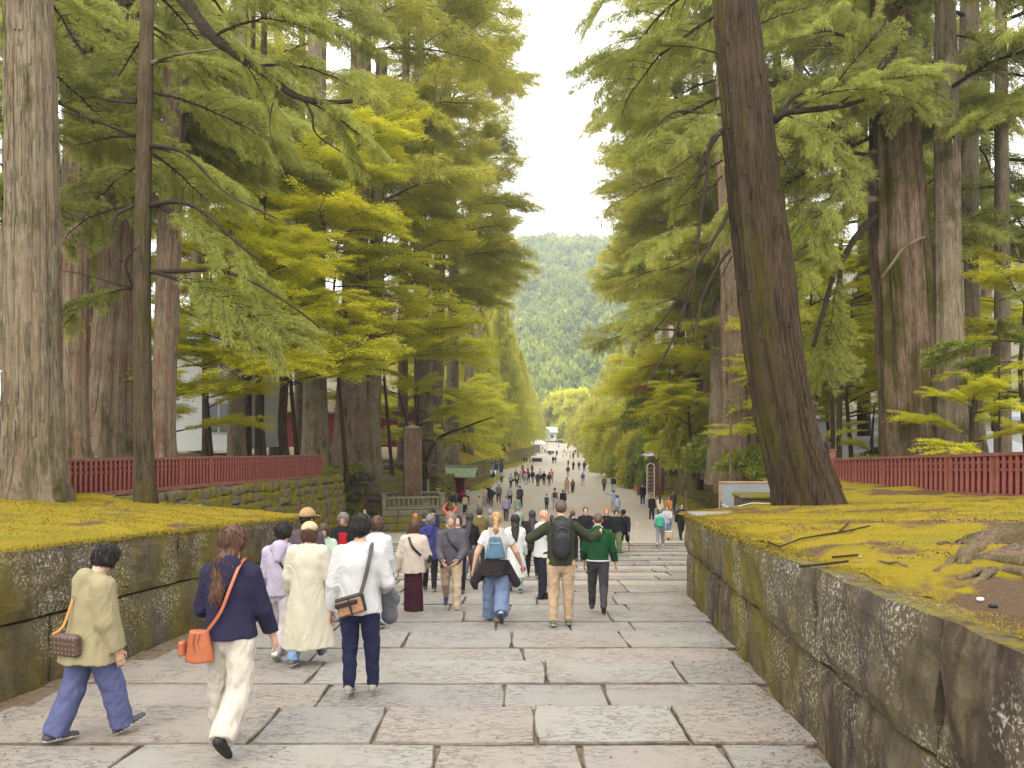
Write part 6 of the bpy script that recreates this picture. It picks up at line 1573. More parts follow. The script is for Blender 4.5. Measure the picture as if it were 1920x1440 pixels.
    S.clip((0, 0, hem * h), (0, 0, -1)); S.ell(J['neck'] + u * .035 * h, (.042 * h, .048 * h, .030 * h), None, .01, 's')
    if spec.get('hood'):
        S.cap(J['neck'] - J['rt'] * .045 * h - v3(0, .028 * h, 0) - u * .014 * h, J['neck'] + J['rt'] * .045 * h - v3(0, .028 * h, 0) - u * .014 * h, .034 * h, .034 * h, .02, (u, .8)); S.cap(J['neck'] - v3(0, .048 * h, 0) - u * .015 * h, J['neck'] - v3(0, .082 * h, 0) - u * .085 * h, .060 * h, .026 * h, .012, (FL, .75))
    elif spec.get('collar', True): S.cap(J['neck'] - u * .02 * h, J['neck'] - u * .004 * h, .046 * h, .042 * h, .015); S.ell(J['neck'] + u * .03 * h, (.036 * h, .040 * h, .040 * h), None, .004, 's')
    am = {'tee': .004, 'shirt': .005, 'jacket': .007, 'loose': .008, 'coat': .009}[top]
    S.ripple(am, 8, 5, .45); S.ripple(am * .35, 19, 2, .6)
    r = S.mesh(); out.append(({'tee': 'shirt', 'shirt': 'shirt', 'jacket': 'jacket', 'loose': 'sweater', 'coat': 'coat'}[top], *r, 'top'))
    # --- hair
    hs = spec.get('hair', 'short'); c = J['head']; f, up, rt = J['fwd'], J['hup'], J['hrt']; Rm = head_rot(J)
    if hs != 'bald':
        a = c - .13 * np.ones(3) * h; b = c + .13 * np.ones(3) * h
        if hs in ('long', 'ponytail'): a = a - v3(0, .06 * h, .22 * h)
        S = SDF(a, b, min(vox, .012)); t = {'short': .006, 'crop': .002, 'thick': .011, 'bob': .013, 'long': .010, 'ponytail': .005, 'curly': .020}[hs] * h
        S.ell(c + up * .014 * h - f * .005 * h, (.045 * h + t, .054 * h + t, .053 * h + t), Rm, .01)
        if hs in ('thick', 'short'): S.ell(c - f * .022 * h - up * .010 * h, (.041 * h + t * .5, .036 * h, .036 * h), Rm, .015)
        if hs in ('bob', 'curly'): S.ell(c - up * .022 * h - f * .012 * h, (.052 * h + t * .5, .048 * h, .046 * h), Rm, .02)
        if hs == 'long':
            S.cap(c - f * .020 * h, c - f * .062 * h - v3(0, 0, .13 * h) , .052 * h, .046 * h, .02, (f, .6)); S.cap(c - f * .072 * h - v3(0, 0, .10 * h), c - f * .118 * h - v3(0, 0, .225 * h), .050 * h, .030 * h, .02, (f, .55))
        if hs == 'ponytail': S.cap(c - f * .056 * h + up * .0 * h, c - f * .072 * h - v3(0, 0, .09 * h), .018 * h, .024 * h, .012); S.cap(c - f * .072 * h - v3(0, 0, .09 * h), c - f * .068 * h - v3(0, 0, .155 * h), .022 * h, .009 * h, .01)
        # open the face
        fz = -.008 if hs in ('bob', 'long', 'curly') else .0
        S.cap(c + f * .078 * h + up * .020 * h, c + f * .085 * h - up * .06 * h, .048 * h, .060 * h, .006, op='s')
        if hs in ('short', 'crop', 'thick', 'ponytail'): S.cap(c + f * .01 * h - up * (.062 if hs != 'crop' else .05) * h + rt * -.07 * h, c + f * .01 * h - up * (.062 if hs != 'crop' else .05) * h + rt * .07 * h, .030 * h, .030 * h, .01, op='s')
        S.ripple(.0035, 45, 2, .35); S.ripple(.004 if hs in ('curly', 'thick') else .0015, 28, 6, 1)
        r = S.mesh()
        if r: out.append(('hair', *r, 'hair'))
    hat = spec.get('hat')
    if hat:
        a = c - .16 * np.ones(3) * h; b = c + .16 * np.ones(3) * h; S = SDF(a, b, min(vox, .011)); S.ell(c + up * .024 * h - f * .004 * h, (.060 * h, .069 * h, .062 * h), Rm, .01)
        S.clip(c + up * .012 * h, -up)
        hv = R(spec.get('hatyaw', 0)); vd = f * math.cos(hv) + rt * math.sin(hv)
        if hat == 'cap': S.cap(c + vd * .05 * h + up * .020 * h, c + vd * .092 * h + up * .010 * h, .040 * h, .034 * h, .006, (up, .14))
        if hat == 'bucket': S.cap(c + up * .016 * h, c + up * .010 * h, .085 * h, .09 * h, .01, (up, .12))
        r = S.mesh(); out.append(('hat', *r, 'hat'))
    # --- shoes
    for k in 'LR':
        hip, kn, an, toe, he = J[k]; ft = J[('ll' if k == 'L' else 'rl') + 'f']; dn = np.cross(ft, v3(1, 0, 0)); dn = dn if dn[2] < 0 else -dn
        a = np.minimum(he, toe) - .09; b = np.maximum(np.maximum(he, toe), an) + .09; S = SDF(a, b, min(vox, .010)); lift = -dn * .008 * h
        S.cap(he - dn * .020 * h + ft * .004 * h, he - dn * .016 * h + ft * .07 * h, .023 * h, .025 * h, .008); S.cap(he - dn * .018 * h + ft * .07 * h, toe - dn * .012 * h + ft * .008 * h, .025 * h, .019 * h, .008); S.cap(he - dn * .026 * h + ft * .010 * h, he - dn * .038 * h + ft * .028 * h, .022 * h, .024 * h, .01)
        S.clip(he - dn * .050 * h, -dn) if not spec.get('sneaker', True) else S.clip(he - dn * .062 * h, -dn)
        S.clip(he - dn * .001 * h, dn); r = S.mesh()
        if r:
            V, Q = r; cen = (V[Q].mean(1) - he) @ (-dn); sole = cen < .012 * h
            out.append(('shoe', V, Q, 'shoe', sole.astype(int)))
    return J, out
M['skin_a'] = m_plain("skin_light", (.50, .30, .21), .55, .35, .06, 8); M['skin_b'] = m_plain("skin_tan", (.42, .24, .15), .55, .35, .06, 8)
def m_hair(name, c):
    t = NT(name, .55, .4); n = t.noise(60, 4, t.pos((1, 1, .12), obj=True)); t.color(t.mix(t.ramp(n, .3, .7), tuple(q * .6 for q in c), tuple(min(1, q * 1.7) for q in c))); t.bump(n, .010, 1.0); return t.mat
HAIR = {k: m_hair('hair_' + k, c) for k, c in dict(black=(.018, .014, .012), brown=(.07, .04, .025), chestnut=(.085, .04, .024), blond=(.34, .22, .11), grey=(.16, .14, .125), white=(.5, .48, .46), red=(.30, .13, .05)).items()}
SHOE = {}
def shoe_mats(c, s):
    for q in (c, s): 
        if q not in SHOE: SHOE[q] = m_plain('shoe_%d' % len(SHOE), q, .6, .35, .15, 20)
    return [SHOE[c], SHOE[s]]
def person(label, px, d, h, yaw, pose, spec, vox=None, z=None, root_dx=0):
    vox = vox or (.0115 if d < 9.5 else .014 if d < 16 else .018)
    x = PX(px, d); root = empty('person', (x, d, (ground_z(d) if z is None else z)), R(yaw), label, 'person')
    J, parts = person_meshes(h, pose, vox, spec)
    for p in parts:
        nm, V, Q, slot = p[:4]; mi = None
        if slot == 'skin': mats = [M[spec.get('skin', 'skin_a')]]
        elif slot == 'bottom': mats = [cloth(spec.get('bc', (.05, .05, .06)))]
        elif slot == 'top': mats = [cloth(spec.get('tc', (.3, .3, .3)))]
        elif slot == 'hair': mats = [HAIR[spec.get('hc', 'black')]]
        elif slot == 'hat': mats = [cloth(spec.get('hatc', (.1, .1, .1)))]
        else: mats = shoe_mats(spec.get('sc', (.03, .03, .03)), spec.get('sole', (.55, .52, .48))); mi = p[4]
        mobj(nm, np_mesh(nm, V, Q, mats, mi, True), root)
        if slot == 'hair' and d < 17 and spec.get('hair') != 'crop':
            rs = np.random.RandomState(int(px)); n = 5200 if d < 10 else 2200; q = Q[rs.randint(0, len(Q), n)]; w_ = rs.rand(n, 4); w_ /= w_.sum(1)[:, None]
            b0 = (V[q] * w_[:, :, None]).sum(1); nr = np.cross(V[q[:, 1]] - V[q[:, 0]], V[q[:, 2]] - V[q[:, 1]]); nr /= np.linalg.norm(nr, axis=1)[:, None] + 1e-9
            dn = np.array([0, 0, -1.0])[None] + .16 * rs.randn(n, 3); dn -= nr * (dn * nr).sum(1)[:, None] * .92; dn += nr * .02
            nz = J['fwd']; k = ((b0 - J['head']) @ nz < .052 * h); b0, dn = b0[k], dn[k]; Ls = rs.uniform(.022, .048, len(b0)) * (1.3 if spec.get('hair') in ('long', 'ponytail') else 1)
            V2, Q2 = leaf_quads(rs, b0 + nr[k] * .001, dn, Ls, np.full(len(b0), .0055), .1); mobj('hair_strands', np_mesh('hair_strands', V2, Q2, mats, None, False), root)
    root['_J'] = 0; del root['_J']
    return root, J
def W(root, p):   # local point of a person to the world
    return Matrix.Translation(root.location) @ Matrix.Rotation(root.rotation_euler.z, 4, 'Z') @ Vector(tuple(p))
def ribbon(pts, w, th=.006, nrm=None):
    """flat strap through world points"""
    mb = MB(); pts = [Vector(p) for p in pts]
    # smooth
    Q = []
    for i in range(len(pts) - 1):
        p0, p1, p2, p3 = pts[max(i - 1, 0)], pts[i], pts[i + 1], pts[min(i + 2, len(pts) - 1)]
        for t in (0, .33, .66): Q.append(.5 * ((2 * p1) + (p2 - p0) * t + (2 * p0 - 5 * p1 + 4 * p2 - p3) * t * t + (3 * p1 - p0 - 3 * p2 + p3) * t ** 3))
    Q.append(pts[-1]); V = []
    for i, p in enumerate(Q):
        t = (Q[min(i + 1, len(Q) - 1)] - Q[max(i - 1, 0)]).normalized(); n = Vector(nrm[min(int(i / 3), len(nrm) - 1)]) if nrm else Vector((0, -1, 0)); n = (n - t * n.dot(t)).normalized(); s = t.cross(n)
        V += [p + s * w / 2 + n * th / 2, p - s * w / 2 + n * th / 2, p - s * w / 2 - n * th / 2, p + s * w / 2 - n * th / 2]
    Fs = []
    for i in range(len(Q) - 1):
        for k in range(4): Fs.append([i * 4 + k, i * 4 + (k + 1) % 4, i * 4 + 4 + (k + 1) % 4, i * 4 + 4 + k])
    mb.add(V, Fs + [[0, 1, 2, 3], [len(V) - 4 + k for k in (3, 2, 1, 0)]]); return mb

WALK_L = dict(ll=(20, 8, 6), rl=(-14, 34, -38), la=(-14, 8, 14), ra=(16, 8, 22), lean=4)
WALK_R = dict(rl=(20, 8, 6), ll=(-14, 34, -38), ra=(-14, 8, 14), la=(16, 8, 22), lean=4)
STROLL = dict(ll=(9, 6, 2), rl=(-9, 14, -14), la=(-6, 7, 14), ra=(8, 7, 16), lean=2)
STAND = dict(ll=(2, 3, 0), rl=(-2, 4, 0), la=(2, 7, 12), ra=(2, 7, 12), lean=1)
WHITE = (.42, .415, .41); NAVY = (.022, .020, .055); BLACK = (.014, .013, .014); CREAM = (.70, .64, .54)
NB = ((.06, .06, .065), (.62, .58, .50))

def merge(a, **k): b = dict(a); b.update(k); return b
# ---- 1 olive poncho
p1, J = person('short black haired person in an olive hooded parka and wide blue trousers', 166, 6.05, 1.56, -38, merge(WALK_R, ll=(-11, 12, -6), rl=(21, 8, 18), hp=-24, la=(8, 14, 30), ra=(2, 10, 14), lean=6, hy=0), dict(f=True, top='loose', tc=(.25, .215, .125), hem=.40, hemr=.155, inf=1.25, slv=1.35, hood=True, bc=(.095, .105, .21), legw=1.35, flare=1.25, hair='thick', hc='black', sc=NB[0], sole=NB[1], fine=True))
def L2W(root, J, q): return W(root, q)
b = W(p1, J['pel'] + v3(.02, -.20, .02))
bag = empty('handbag', b, R(-20), 'brown patterned flat shoulder bag with an orange strap, at the hip of the olive parka', 'bag')
mb = MB(); mb.box((0.04, 0, 0), (.27, .07, .165), bevel=.02); mb.obj('body', None or m_plain('brown_leather', (.075, .045, .035), .5, .4, .35, 30), bag)
M['brown_mono'] = bag.children[0].data.materials[0] if len(bag.children) else None
pat = m_plain('bag_pattern', (.17, .115, .075), .5, .4, .1)
mb = MB(); r = random.Random(2)
for i in range(7):
    for jn in range(4): mb.box((-.075 + i * .038, -.0365, -.058 + jn * .038), (.014, .003, .014), Matrix.Rotation(R(45 if (i + jn) % 2 else 0), 4, 'Y'))
mb.obj('pattern', pat, bag)
strap_c = m_plain('orange_leather', (.50, .20, .045), .5, .4, .1)
s = [W(p1, J['sh'] + v3(-.05, .02, .07)), W(p1, J['sh'] + v3(-.02, -.085, .02)), W(p1, J['chest'] + v3(-.0, -.155, 0)), W(p1, J['waist'] + v3(0, -.20, 0)), b + Vector((-.07, -.01, .08))]
mb = ribbon([Vector(q) - b for q in s], .016, .008); o = mb.obj('strap', strap_c, bag); o.rotation_euler = (0, 0, R(20))

# ---- 2 navy jacket
p2, J = person('long haired woman in a navy hooded jacket and white wide trousers', 432, 5.85, 1.70, -4, merge(WALK_L, ll=(8, 2, 0), rl=(-12, 38, -42), ra=(10, 13, 16), la=(10, 16, 52, .35), hy=-14, lean=3), dict(f=True, top='loose', tc=(.020, .018, .040), hem=.50, inf=.8, hemr=.112, slv=1.08, hood=True, bc=(.43, .39, .33), legw=1.25, flare=1.35, hair='long', hc='chestnut', sc=BLACK, sole=BLACK, sneaker=False, fine=True))
b = W(p2, J['pel'] + v3(-.16, -.17, -.03)); bag = empty('bucket_bag', b, 0, 'tan leather bucket bag hanging behind the navy jacket on a long strap', 'bag')
tan = m_plain('tan_leather', (.33, .095, .038), .45, .4, .15, 14, .5)
T = SDF(v3(-.17, -.14, -.20), v3(.17, .14, .20), .010); T.cap((0, 0, -.10), (0, 0, .11), .105, .068, .02, (FL, .62), cut=0, cuta=.02); T.ripple(.005, 16, 2, .2); V, Q = T.mesh(); mobj('body', np_mesh('body', V, Q, [tan], smooth=True), bag)
mb = MB(); mb.tube([(-.02, -.055, .10), (-.03, -.068, .02), (-.01, -.07, -.03)], .006, 6); mb.tube([(.02, -.05, .10), (.0, -.065, .04), (.02, -.068, .0)], .006, 6); mb.obj('drawstring', tan, bag)
mb = MB(); mb.box((-.125, 0, -.02), (.05, .07, .11), bevel=.012); mb.obj('pocket', tan, bag)
s = [(.06, 0, .11), W(p2, J['waist'] + v3(.0, -.175, .05)) - b, W(p2, J['chest'] + v3(.06, -.165, .02)) - b, W(p2, J['sh'] + v3(.10, -.105, .03)) - b, W(p2, J['sh'] + v3(.10, .01, .075)) - b]
ribbon(s, .022, .008).obj('strap', tan, bag)
mb = MB(); mb.tube([Vector(W(p2, J['head'] + v3(-.045, -.098, .0))) - b, Vector(W(p2, J['head'] + v3(.03, -.10, -.005))) - b], .011, 6)
hc = mb.obj('hair_clip', M['limb'], p2); hc.location = Matrix.Rotation(-p2.rotation_euler.z, 4, 'Z') @ (b - p2.location); hc.rotation_euler = (0, 0, -p2.rotation_euler.z)

# ---- 3 lavender hoodie, 4 brown cap, 5 cream coat
p3, J = person('man with black hair in a lavender grey hooded jacket beside the cream coat', 528, 9.2, 1.68, -6, merge(WALK_L, hy=-30, ra=(4, 10, 12), la=(6, 10, 18)), dict(top='jacket', tc=(.33, .29, .37), hood=True, bc=(.36, .33, .35), legw=1.2, hair='thick', hc='black', sc=(.55, .55, .53), sole=(.25, .27, .22), hem=.465, fine=True))
b = W(p3, J['chest']); bag = empty('cross_body_strap', b, 0, 'black cross body strap on the lavender jacket', 'bag')
ribbon([W(p3, J['sh'] + v3(-.09, -.10, .0)) - b, W(p3, J['chest'] + v3(.03, -.145, .0)) - b, W(p3, J['waist'] + v3(.14, -.11, .02)) - b], .03).obj('strap', M['black'], bag); mb = MB(); mb.box(Vector(W(p3, J['waist'] + v3(.21, .02, -.02))) - b, (.07, .16, .12), bevel=.02); mb.obj('pouch', M['black'], bag)
person('man in a brown cap and dark taupe shirt standing ahead of the cream coat', 574, 10.6, 1.74, -10, merge(STROLL, hy=-20), dict(top='tee', tc=(.075, .055, .062), bc=BLACK, hair='short', hc='black', hat='cap', hatc=(.30, .19, .10), hatyaw=10))
p5, J = person('person in a long cream coat and beige cap walking between the lavender and white tops', 577, 8.75, 1.60, -2, merge(WALK_R, rl=(22, 10, 6), ll=(-8, 16, -10), ra=(4, 18, 30), la=(4, 12, 20), hp=-6), dict(f=True, top='coat', tc=(.43, .395, .31), hem=.125, hemr=.18, inf=1.25, slv=1.35, bc=(.16, .24, .40), hair='bob', hc='chestnut', hat='cap', hatc=(.42, .33, .20), hatyaw=0, sc=(.08, .08, .08), sole=(.6, .58, .55), fine=True, legw=1.2))
mb = MB(); # dark opening at the back of the cap
# ---- 6 striped apron woman, 7 red shirt man
p6, J = person('woman facing the camera in pale green sleeves and dark striped apron dress', 606, 11.9, 1.56, 196, merge(STROLL, hp=-26, ra=(22, 8, 60, .5), la=(20, 8, 60, .5)), dict(f=True, top='shirt', tc=(.36, .45, .37), bottom='skirt', bc=(.05, .06, .08), skirt_r=.13, hair='bob', hc='brown'))
mb = MB(); 
for i in range(9):
    a = -.9 + i * .225; mb.tube([Vector(tuple(J['chest'] + v3(math.sin(a) * .135, .10 * math.cos(a) + .035, .03))), Vector(tuple(J['waist'] + v3(math.sin(a) * .155, .115 * math.cos(a) + .04, -.10)))], .006, 4)
mb.obj('stripe', cloth((.45, .48, .46)), p6)
mb = MB(); T = SDF(v3(-.3, -.3, .5), v3(.3, .4, 1.5), .016); T.cap(J['waist'] + v3(0, .012, -.12), J['chest'] + v3(0, .012, .03), .128, .112, .03, (FL, .78), cut=0, cuta=0); V, Q = T.mesh(); mobj('apron', np_mesh('apron', V, Q, [cloth((.045, .055, .07))], smooth=True), p6)
p7, J = person('man facing the camera with a red shirt under an open black cardigan', 646, 13.8, 1.70, 178, merge(STROLL, hp=-20, ra=(20, 6, 75, .55), la=(22, 10, 60, .45)), dict(top='shirt', tc=BLACK, sleeve='short', hair='thick', hc='grey', bc=(.10, .09, .07), hem=.44, skin='skin_b'))
T = SDF(v3(-.3, -.3, .5), v3(.3, .4, 1.6), .016); T.cap(J['waist'] + v3(0, .045, -.12), J['chest'] + v3(0, .040, .10), .115, .098, .03, (FL, 1.0), cut=0, cuta=0); V, Q = T.mesh(); mobj('red_shirt', np_mesh('red_shirt', V, Q, [cloth((.30, .012, .02))], smooth=True), p7)
# ---- 8 white sweatshirt
p8, J = person('man in a white long sleeved sweatshirt and dark blue jeans, seen from behind', 674, 7.35, 1.74, 0, merge(WALK_L, ll=(7, 8, -14), rl=(10, 3, 8), ra=(4, 16, 62, .45), la=(-4, 13, 14), hy=-16, lean=2), dict(top='loose', tc=(.42, .415, .41), hem=.485, inf=.85, hemr=.114, slv=1.05, collar=True, bc=(.020, .022, .055), legw=1.0, flare=1.0, hair='thick', hc='black', sc=(.22, .21, .17), sole=(.50, .45, .36), fine=True, sneaker=True))
b = W(p8, J['pel'] + v3(-.045, -.20, .03)); bag = empty('camera_bag', b, R(8), 'tan and black cross body camera bag on the back of the white sweatshirt', 'bag'); bag.rotation_euler = (0, R(-14), R(10))
mb = MB(); mb.box((0, 0, 0), (.25, .09, .165), bevel=.02); mb.obj('body', m_plain('tan_canvas', (.30, .155, .085), .7, .3, .3, 25), bag)
mb = MB(); mb.box((.0, -.01, .0), (.012, .10, .17)); mb.box((.128, 0, 0), (.02, .095, .16), bevel=.008); mb.box((0, 0, .078), (.25, .095, .018), bevel=.006); mb.box((-.03, -.052, .035), (.21, .02, .045), bevel=.008); mb.box((.0, -.058, -.0), (.02, .014, .06)); mb.obj('trim', M['black'], bag)
sb = empty('dummy') if False else None
s = [Vector((.115, -.02, .08)), None]
Mi = (Matrix.Translation(b) @ bag.rotation_euler.to_matrix().to_4x4()).inverted()
s = [Vector((.115, -.01, .075)), Mi @ W(p8, J['waist'] + v3(.085, -.165, .10)), Mi @ W(p8, J['chest'] + v3(.11, -.155, .02)), Mi @ W(p8, J['sh'] + v3(.125, -.095, .0)), Mi @ W(p8, J['sh'] + v3(.115, .0, .062))]
ribbon(s, .038, .006).obj('strap', m_plain('grey_webbing', (.055, .05, .048), .7, .3, .1), bag)
c = W(p8, J['ra'][2] + v3(.02, .03, -.12)); T = SDF(v3(-.16, -.16, -.28), v3(.16, .16, .2), .012); T.cap((0, 0, .12), (.03, 0, -.16), .06, .085, .03, (FL, .6)); T.cap((.02, .0, .12), (.08, .02, .0), .045, .05, .02); T.ripple(.014, 14, 1, .4); V, Q = T.mesh()
o = mobj('folded_jacket', np_mesh('folded_jacket', V, Q, [cloth((.11, .11, .125))], smooth=True), None, c); tag(o, 'bundled grey jacket carried in the right arm of the white sweatshirt', 'jacket')
# ---- others of the near group
person('person with a dark bob in a loose white shirt right behind the white sweatshirt head', 707, 11.6, 1.66, -4, merge(STROLL, hy=-14), dict(f=True, top='loose', tc=(.46, .46, .49), inf=.9, bc=(.3, .3, .33), hair='bob', hc='brown', hem=.40))
p10, J = person('woman with a brown bob in a beige sweater and dark burgundy wide trousers', 776, 12.9, 1.60, -4, merge(STROLL, ll=(3, 3, 0), rl=(-3, 6, -3), splay=.0, la=(2, 18, 8), ra=(6, 16, 30, .3)), dict(f=True, top='loose', tc=(.40, .345, .29), inf=1.25, hem=.45, slv=1.2, bottom='skirt', skirt_z=.05, skirt_r=.102, bc=(.040, .013, .020), hair='bob', hc='chestnut', sc=(.05, .05, .05), sole=(.08, .07, .07)))
b = W(p10, J['chest']); bag = empty('shoulder_strap', b, 0, 'broad black strap slanting over the beige sweater', 'bag'); ribbon([W(p10, J['sh'] + v3(-.07, -.09, .03)) - b, W(p10, J['chest'] + v3(.0, -.165, .02)) - b, W(p10, J['waist'] + v3(.15, -.15, .05)) - b], .042).obj('strap', M['black'], bag); mb = MB(); mb.box(Vector(W(p10, J['waist'] + v3(.26, .05, -.02))) - b, (.08, .2, .15), bevel=.03); mb.obj('pouch', M['black'], bag)
person('curly haired woman in a navy parka between the beige sweater and grey jacket', 806, 16.0, 1.58, 2, STROLL, dict(f=True, top='loose', tc=(.035, .035, .13), hem=.42, hood=True, bc=BLACK, hair='curly', hc='grey'))
p12, J = person('man with glasses, dark grey zip jacket and khaki trousers walking towards the camera', 846, 13.2, 1.72, 182, merge(WALK_L, ll=(14, 8, 4), rl=(-16, 30, -30), ra=(14, 6, 48, .35), la=(14, 8, 46, .5), hp=-4), dict(top='jacket', tc=(.075, .068, .085), bc=(.44, .34, .24), hair='short', hc='grey', sc=(.03, .035, .06), sole=(.05, .05, .06), skin='skin_b', fine=True, hem=.48), vox=.012)
gl = MB(); c = Vector(tuple(J['head'])); f = Vector(tuple(J['fwd'])); u = Vector(tuple(J['hup'])); r_ = Vector(tuple(J['hrt']))
for sx in (-1, 1):
    cc = c + r_ * sx * .034 + f * .100 + u * .004; gl.tube([cc + (r_ * math.cos(a) * .024 + u * math.sin(a) * .017) for a in np.linspace(0, 6.283, 13)], .0022, 4); gl.tube([cc + r_ * sx * .024, c + r_ * sx * .078 + u * .006], .002, 4)
gl.tube([c + r_ * .010 + f * .102 + u * .006, c - r_ * .010 + f * .102 + u * .006], .002, 4); gl.obj('glasses', M['metal'], p12)
b = W(p12, J['chest']); bag = empty('sling_bag', b, 0, 'black sling strap across the dark grey zip jacket', 'bag'); ribbon([W(p12, J['sh'] + v3(.085, .085, .02)) - b, W(p12, J['chest'] + v3(.02, .135, .0)) - b, W(p12, J['waist'] + v3(-.12, .12, .04)) - b, W(p12, J['waist'] + v3(-.16, .03, .02)) - b], .045, nrm=[(0, -1, 0)]).obj('strap', M['black'], bag)
cph = W(p12, J['ra'][2] + J['ra'][3] * .09); mb = MB(); mb.box((0, 0, 0), (.075, .012, .15), Matrix.Rotation(R(20), 4, 'Y'), bevel=.005); tag(mb.obj('phone', M['black'], loc=cph), 'black phone held low by the man in glasses', 'phone')
person('woman with long black hair, black top and baggy grey trousers', 880, 17.8, 1.62, -10, merge(WALK_R, ra=(14, 10, 16)), dict(f=True, top='shirt', tc=BLACK, bc=(.10, .095, .095), legw=1.7, flare=1.3, hair='long', hc='black', sc=(.6, .6, .6)))
person('man in an olive brown bomber jacket with short black hair walking away', 899, 20.5, 1.70, 0, WALK_L, dict(top='jacket', tc=(.11, .085, .03), bc=BLACK, hair='short', hc='black'))
person('person in slate blue partly hidden left of the blonde head', 920, 22.5, 1.62, 10, STROLL, dict(top='jacket', tc=(.09, .095, .14), bc=(.08, .08, .1), hair='short', hc='grey'))
# ---- 15 blonde with teal backpack
p15, J = person('blonde woman with a ponytail, white top and black jacket tied round her waist', 930, 11.9, 1.72, -4, merge(WALK_L, ll=(12, 6, -2), rl=(-10, 42, -46), ra=(6, 30, 22), la=(-4, 26, 14), hp=-4), dict(f=True, top='tee', tc=WHITE, hem=.52, bc=(.115, .15, .24), legw=1.35, flare=1.3, fat=1.12, hair='ponytail', hc='blond', sc=(.3, .34, .42), sole=(.06, .06, .06), fine=True), vox=.0125)
b = W(p15, J['chest'] + v3(0, -.19, -.05)); bag = empty('backpack', b, R(-4), 'blue teal leather backpack with beige straps on the white top', 'backpack')
teal = m_plain('teal_leather', (.055, .115, .175), .45, .4, .15, 10, .4)
T = SDF(v3(-.2, -.13, -.25), v3(.2, .13, .25), .011); T.cap((0, 0, -.13), (0, 0, .11), .165, .095, .02, (FL, .40), cut=.05, cuta=.04); T.ripple(.004, 12, 1, .5); V, Q = T.mesh(); mobj('body', np_mesh('body', V, Q, [teal], smooth=True), bag)
mb = MB(); mb.tube([(-.085, -.062, .075), (0, -.072, .072), (.085, -.062, .075)], .0045, 5); mb.tube([(-.09, -.066, .07), (-.10, -.070, -.03)], .004, 5); mb.obj('zipper', M['metal'], bag)
for sx in (-1, 1): ribbon([(sx * .05, -.01, .15), (sx * .085, .03, .22), (sx * .10, .11, .275), (sx * .10, .19, .27)], .035, .01).obj('strap', m_plain('beige_strap', (.30, .24, .19), .7, .3, .1), bag)
T = SDF(v3(-.42, -.35, .50), v3(.42, .35, 1.15), .013); pz = J['pel']; T.cap(pz + v3(0, -.01, .09), pz + v3(0, -.03, -.13), .215, .25, .03, (FL, .84), cut=0, cuta=.02)
for sx in (-1, 1): T.cap(pz + v3(sx * .17, -.04, -.04), pz + v3(sx * .33, -.05, -.24), .10, .06, .05, (FL, .5)); T.cap(pz + v3(sx * .33, -.05, -.24), pz + v3(sx * (.30), -.05, -.36 if sx < 0 else -.28), .06, .04, .03, (FL, .5))
T.ripple(.014, 12, 3, .6); V, Q = T.mesh(); mobj('tied_jacket', np_mesh('tied_jacket', V, Q, [cloth((.022, .018, .020))], smooth=True), p15)
c = W(p15, J['ra'][2] + J['ra'][3] * .10); mb = MB(); mb.box((0, 0, 0), (.08, .02, .06), Matrix.Rotation(R(-20), 4, 'Y'), bevel=.005); tag(mb.obj('red_phone', cloth((.50, .02, .03)), loc=c), 'small red phone in the right hand of the blonde woman', 'phone')
person('woman with straight black hair in a pale sheer coat behind the blonde woman', 966, 15.8, 1.60, 0, STROLL, dict(f=True, top='coat', tc=(.50, .52, .50), hem=.2, bc=(.2, .22, .22), hair='long', hc='black'))
person('woman with long black hair in black coat and trousers left of the bald man', 998, 18.6, 1.62, 4, STROLL, dict(f=True, top='coat', tc=(.018, .016, .018), hem=.42, bc=BLACK, hair='long', hc='black'))
p17, J = person('bald man in a white short sleeved shirt and black trousers turned to the right', 1018, 14.6, 1.70, -62, merge(STAND, hy=-22, ll=(6, 4, 0), rl=(-4, 6, 0), ra=(6, 8, 52), la=(14, 6, 40, .2), twist=0), dict(top='tee', tc=WHITE, hem=.47, hemr=.108, fat=1.22, bc=(.018, .02, .028), hair='bald', sc=BLACK, sole=BLACK, skin='skin_b', fine=True, inf=1.3), vox=.013)
# ---- 19 backpack man, 20 green hoodie
p19, J = person('tall man in khaki trousers, both arms out over his companions', 1052, 11.5, 1.90, 0, merge(WALK_R, rl=(8, 3, 0), ll=(6, 14, -8), la=('v', (-.80, .12, -.58), (.25, .90, .12)), ra=('v', (.74, .32, -.58), (.52, .84, .12)), lean=2), dict(top='jacket', tc=(.032, .036, .020), hem=.50, hood=True, bc=(.40, .29, .185), legw=1.02, hair='crop', hc='brown', sc=(.09, .09, .06), sole=(.6, .58, .52), fine=True), vox=.0125)
b = W(p19, J['chest'] + v3(0, -.205, -.02)); bag = empty('backpack', b, 0, 'bulky black backpack worn by the tall man in khaki trousers', 'backpack')
T = SDF(v3(-.24, -.2, -.34), v3(.24, .2, .34), .012); T.cap((0, 0, -.16), (0, 0, .15), .155, .135, .03, (FL, .66), cut=.11, cuta=.11); T.cap((-.0, -.10, -.17), (0, -.095, -.02), .12, .12, .02, (FL, .35)); T.ripple(.003, 20, 2, .5); V, Q = T.mesh(); mobj('body', np_mesh('body', V, Q, [m_plain('black_nylon', (.012, .011, .013), .55, .35, .2, 12, .4)], smooth=True), bag)
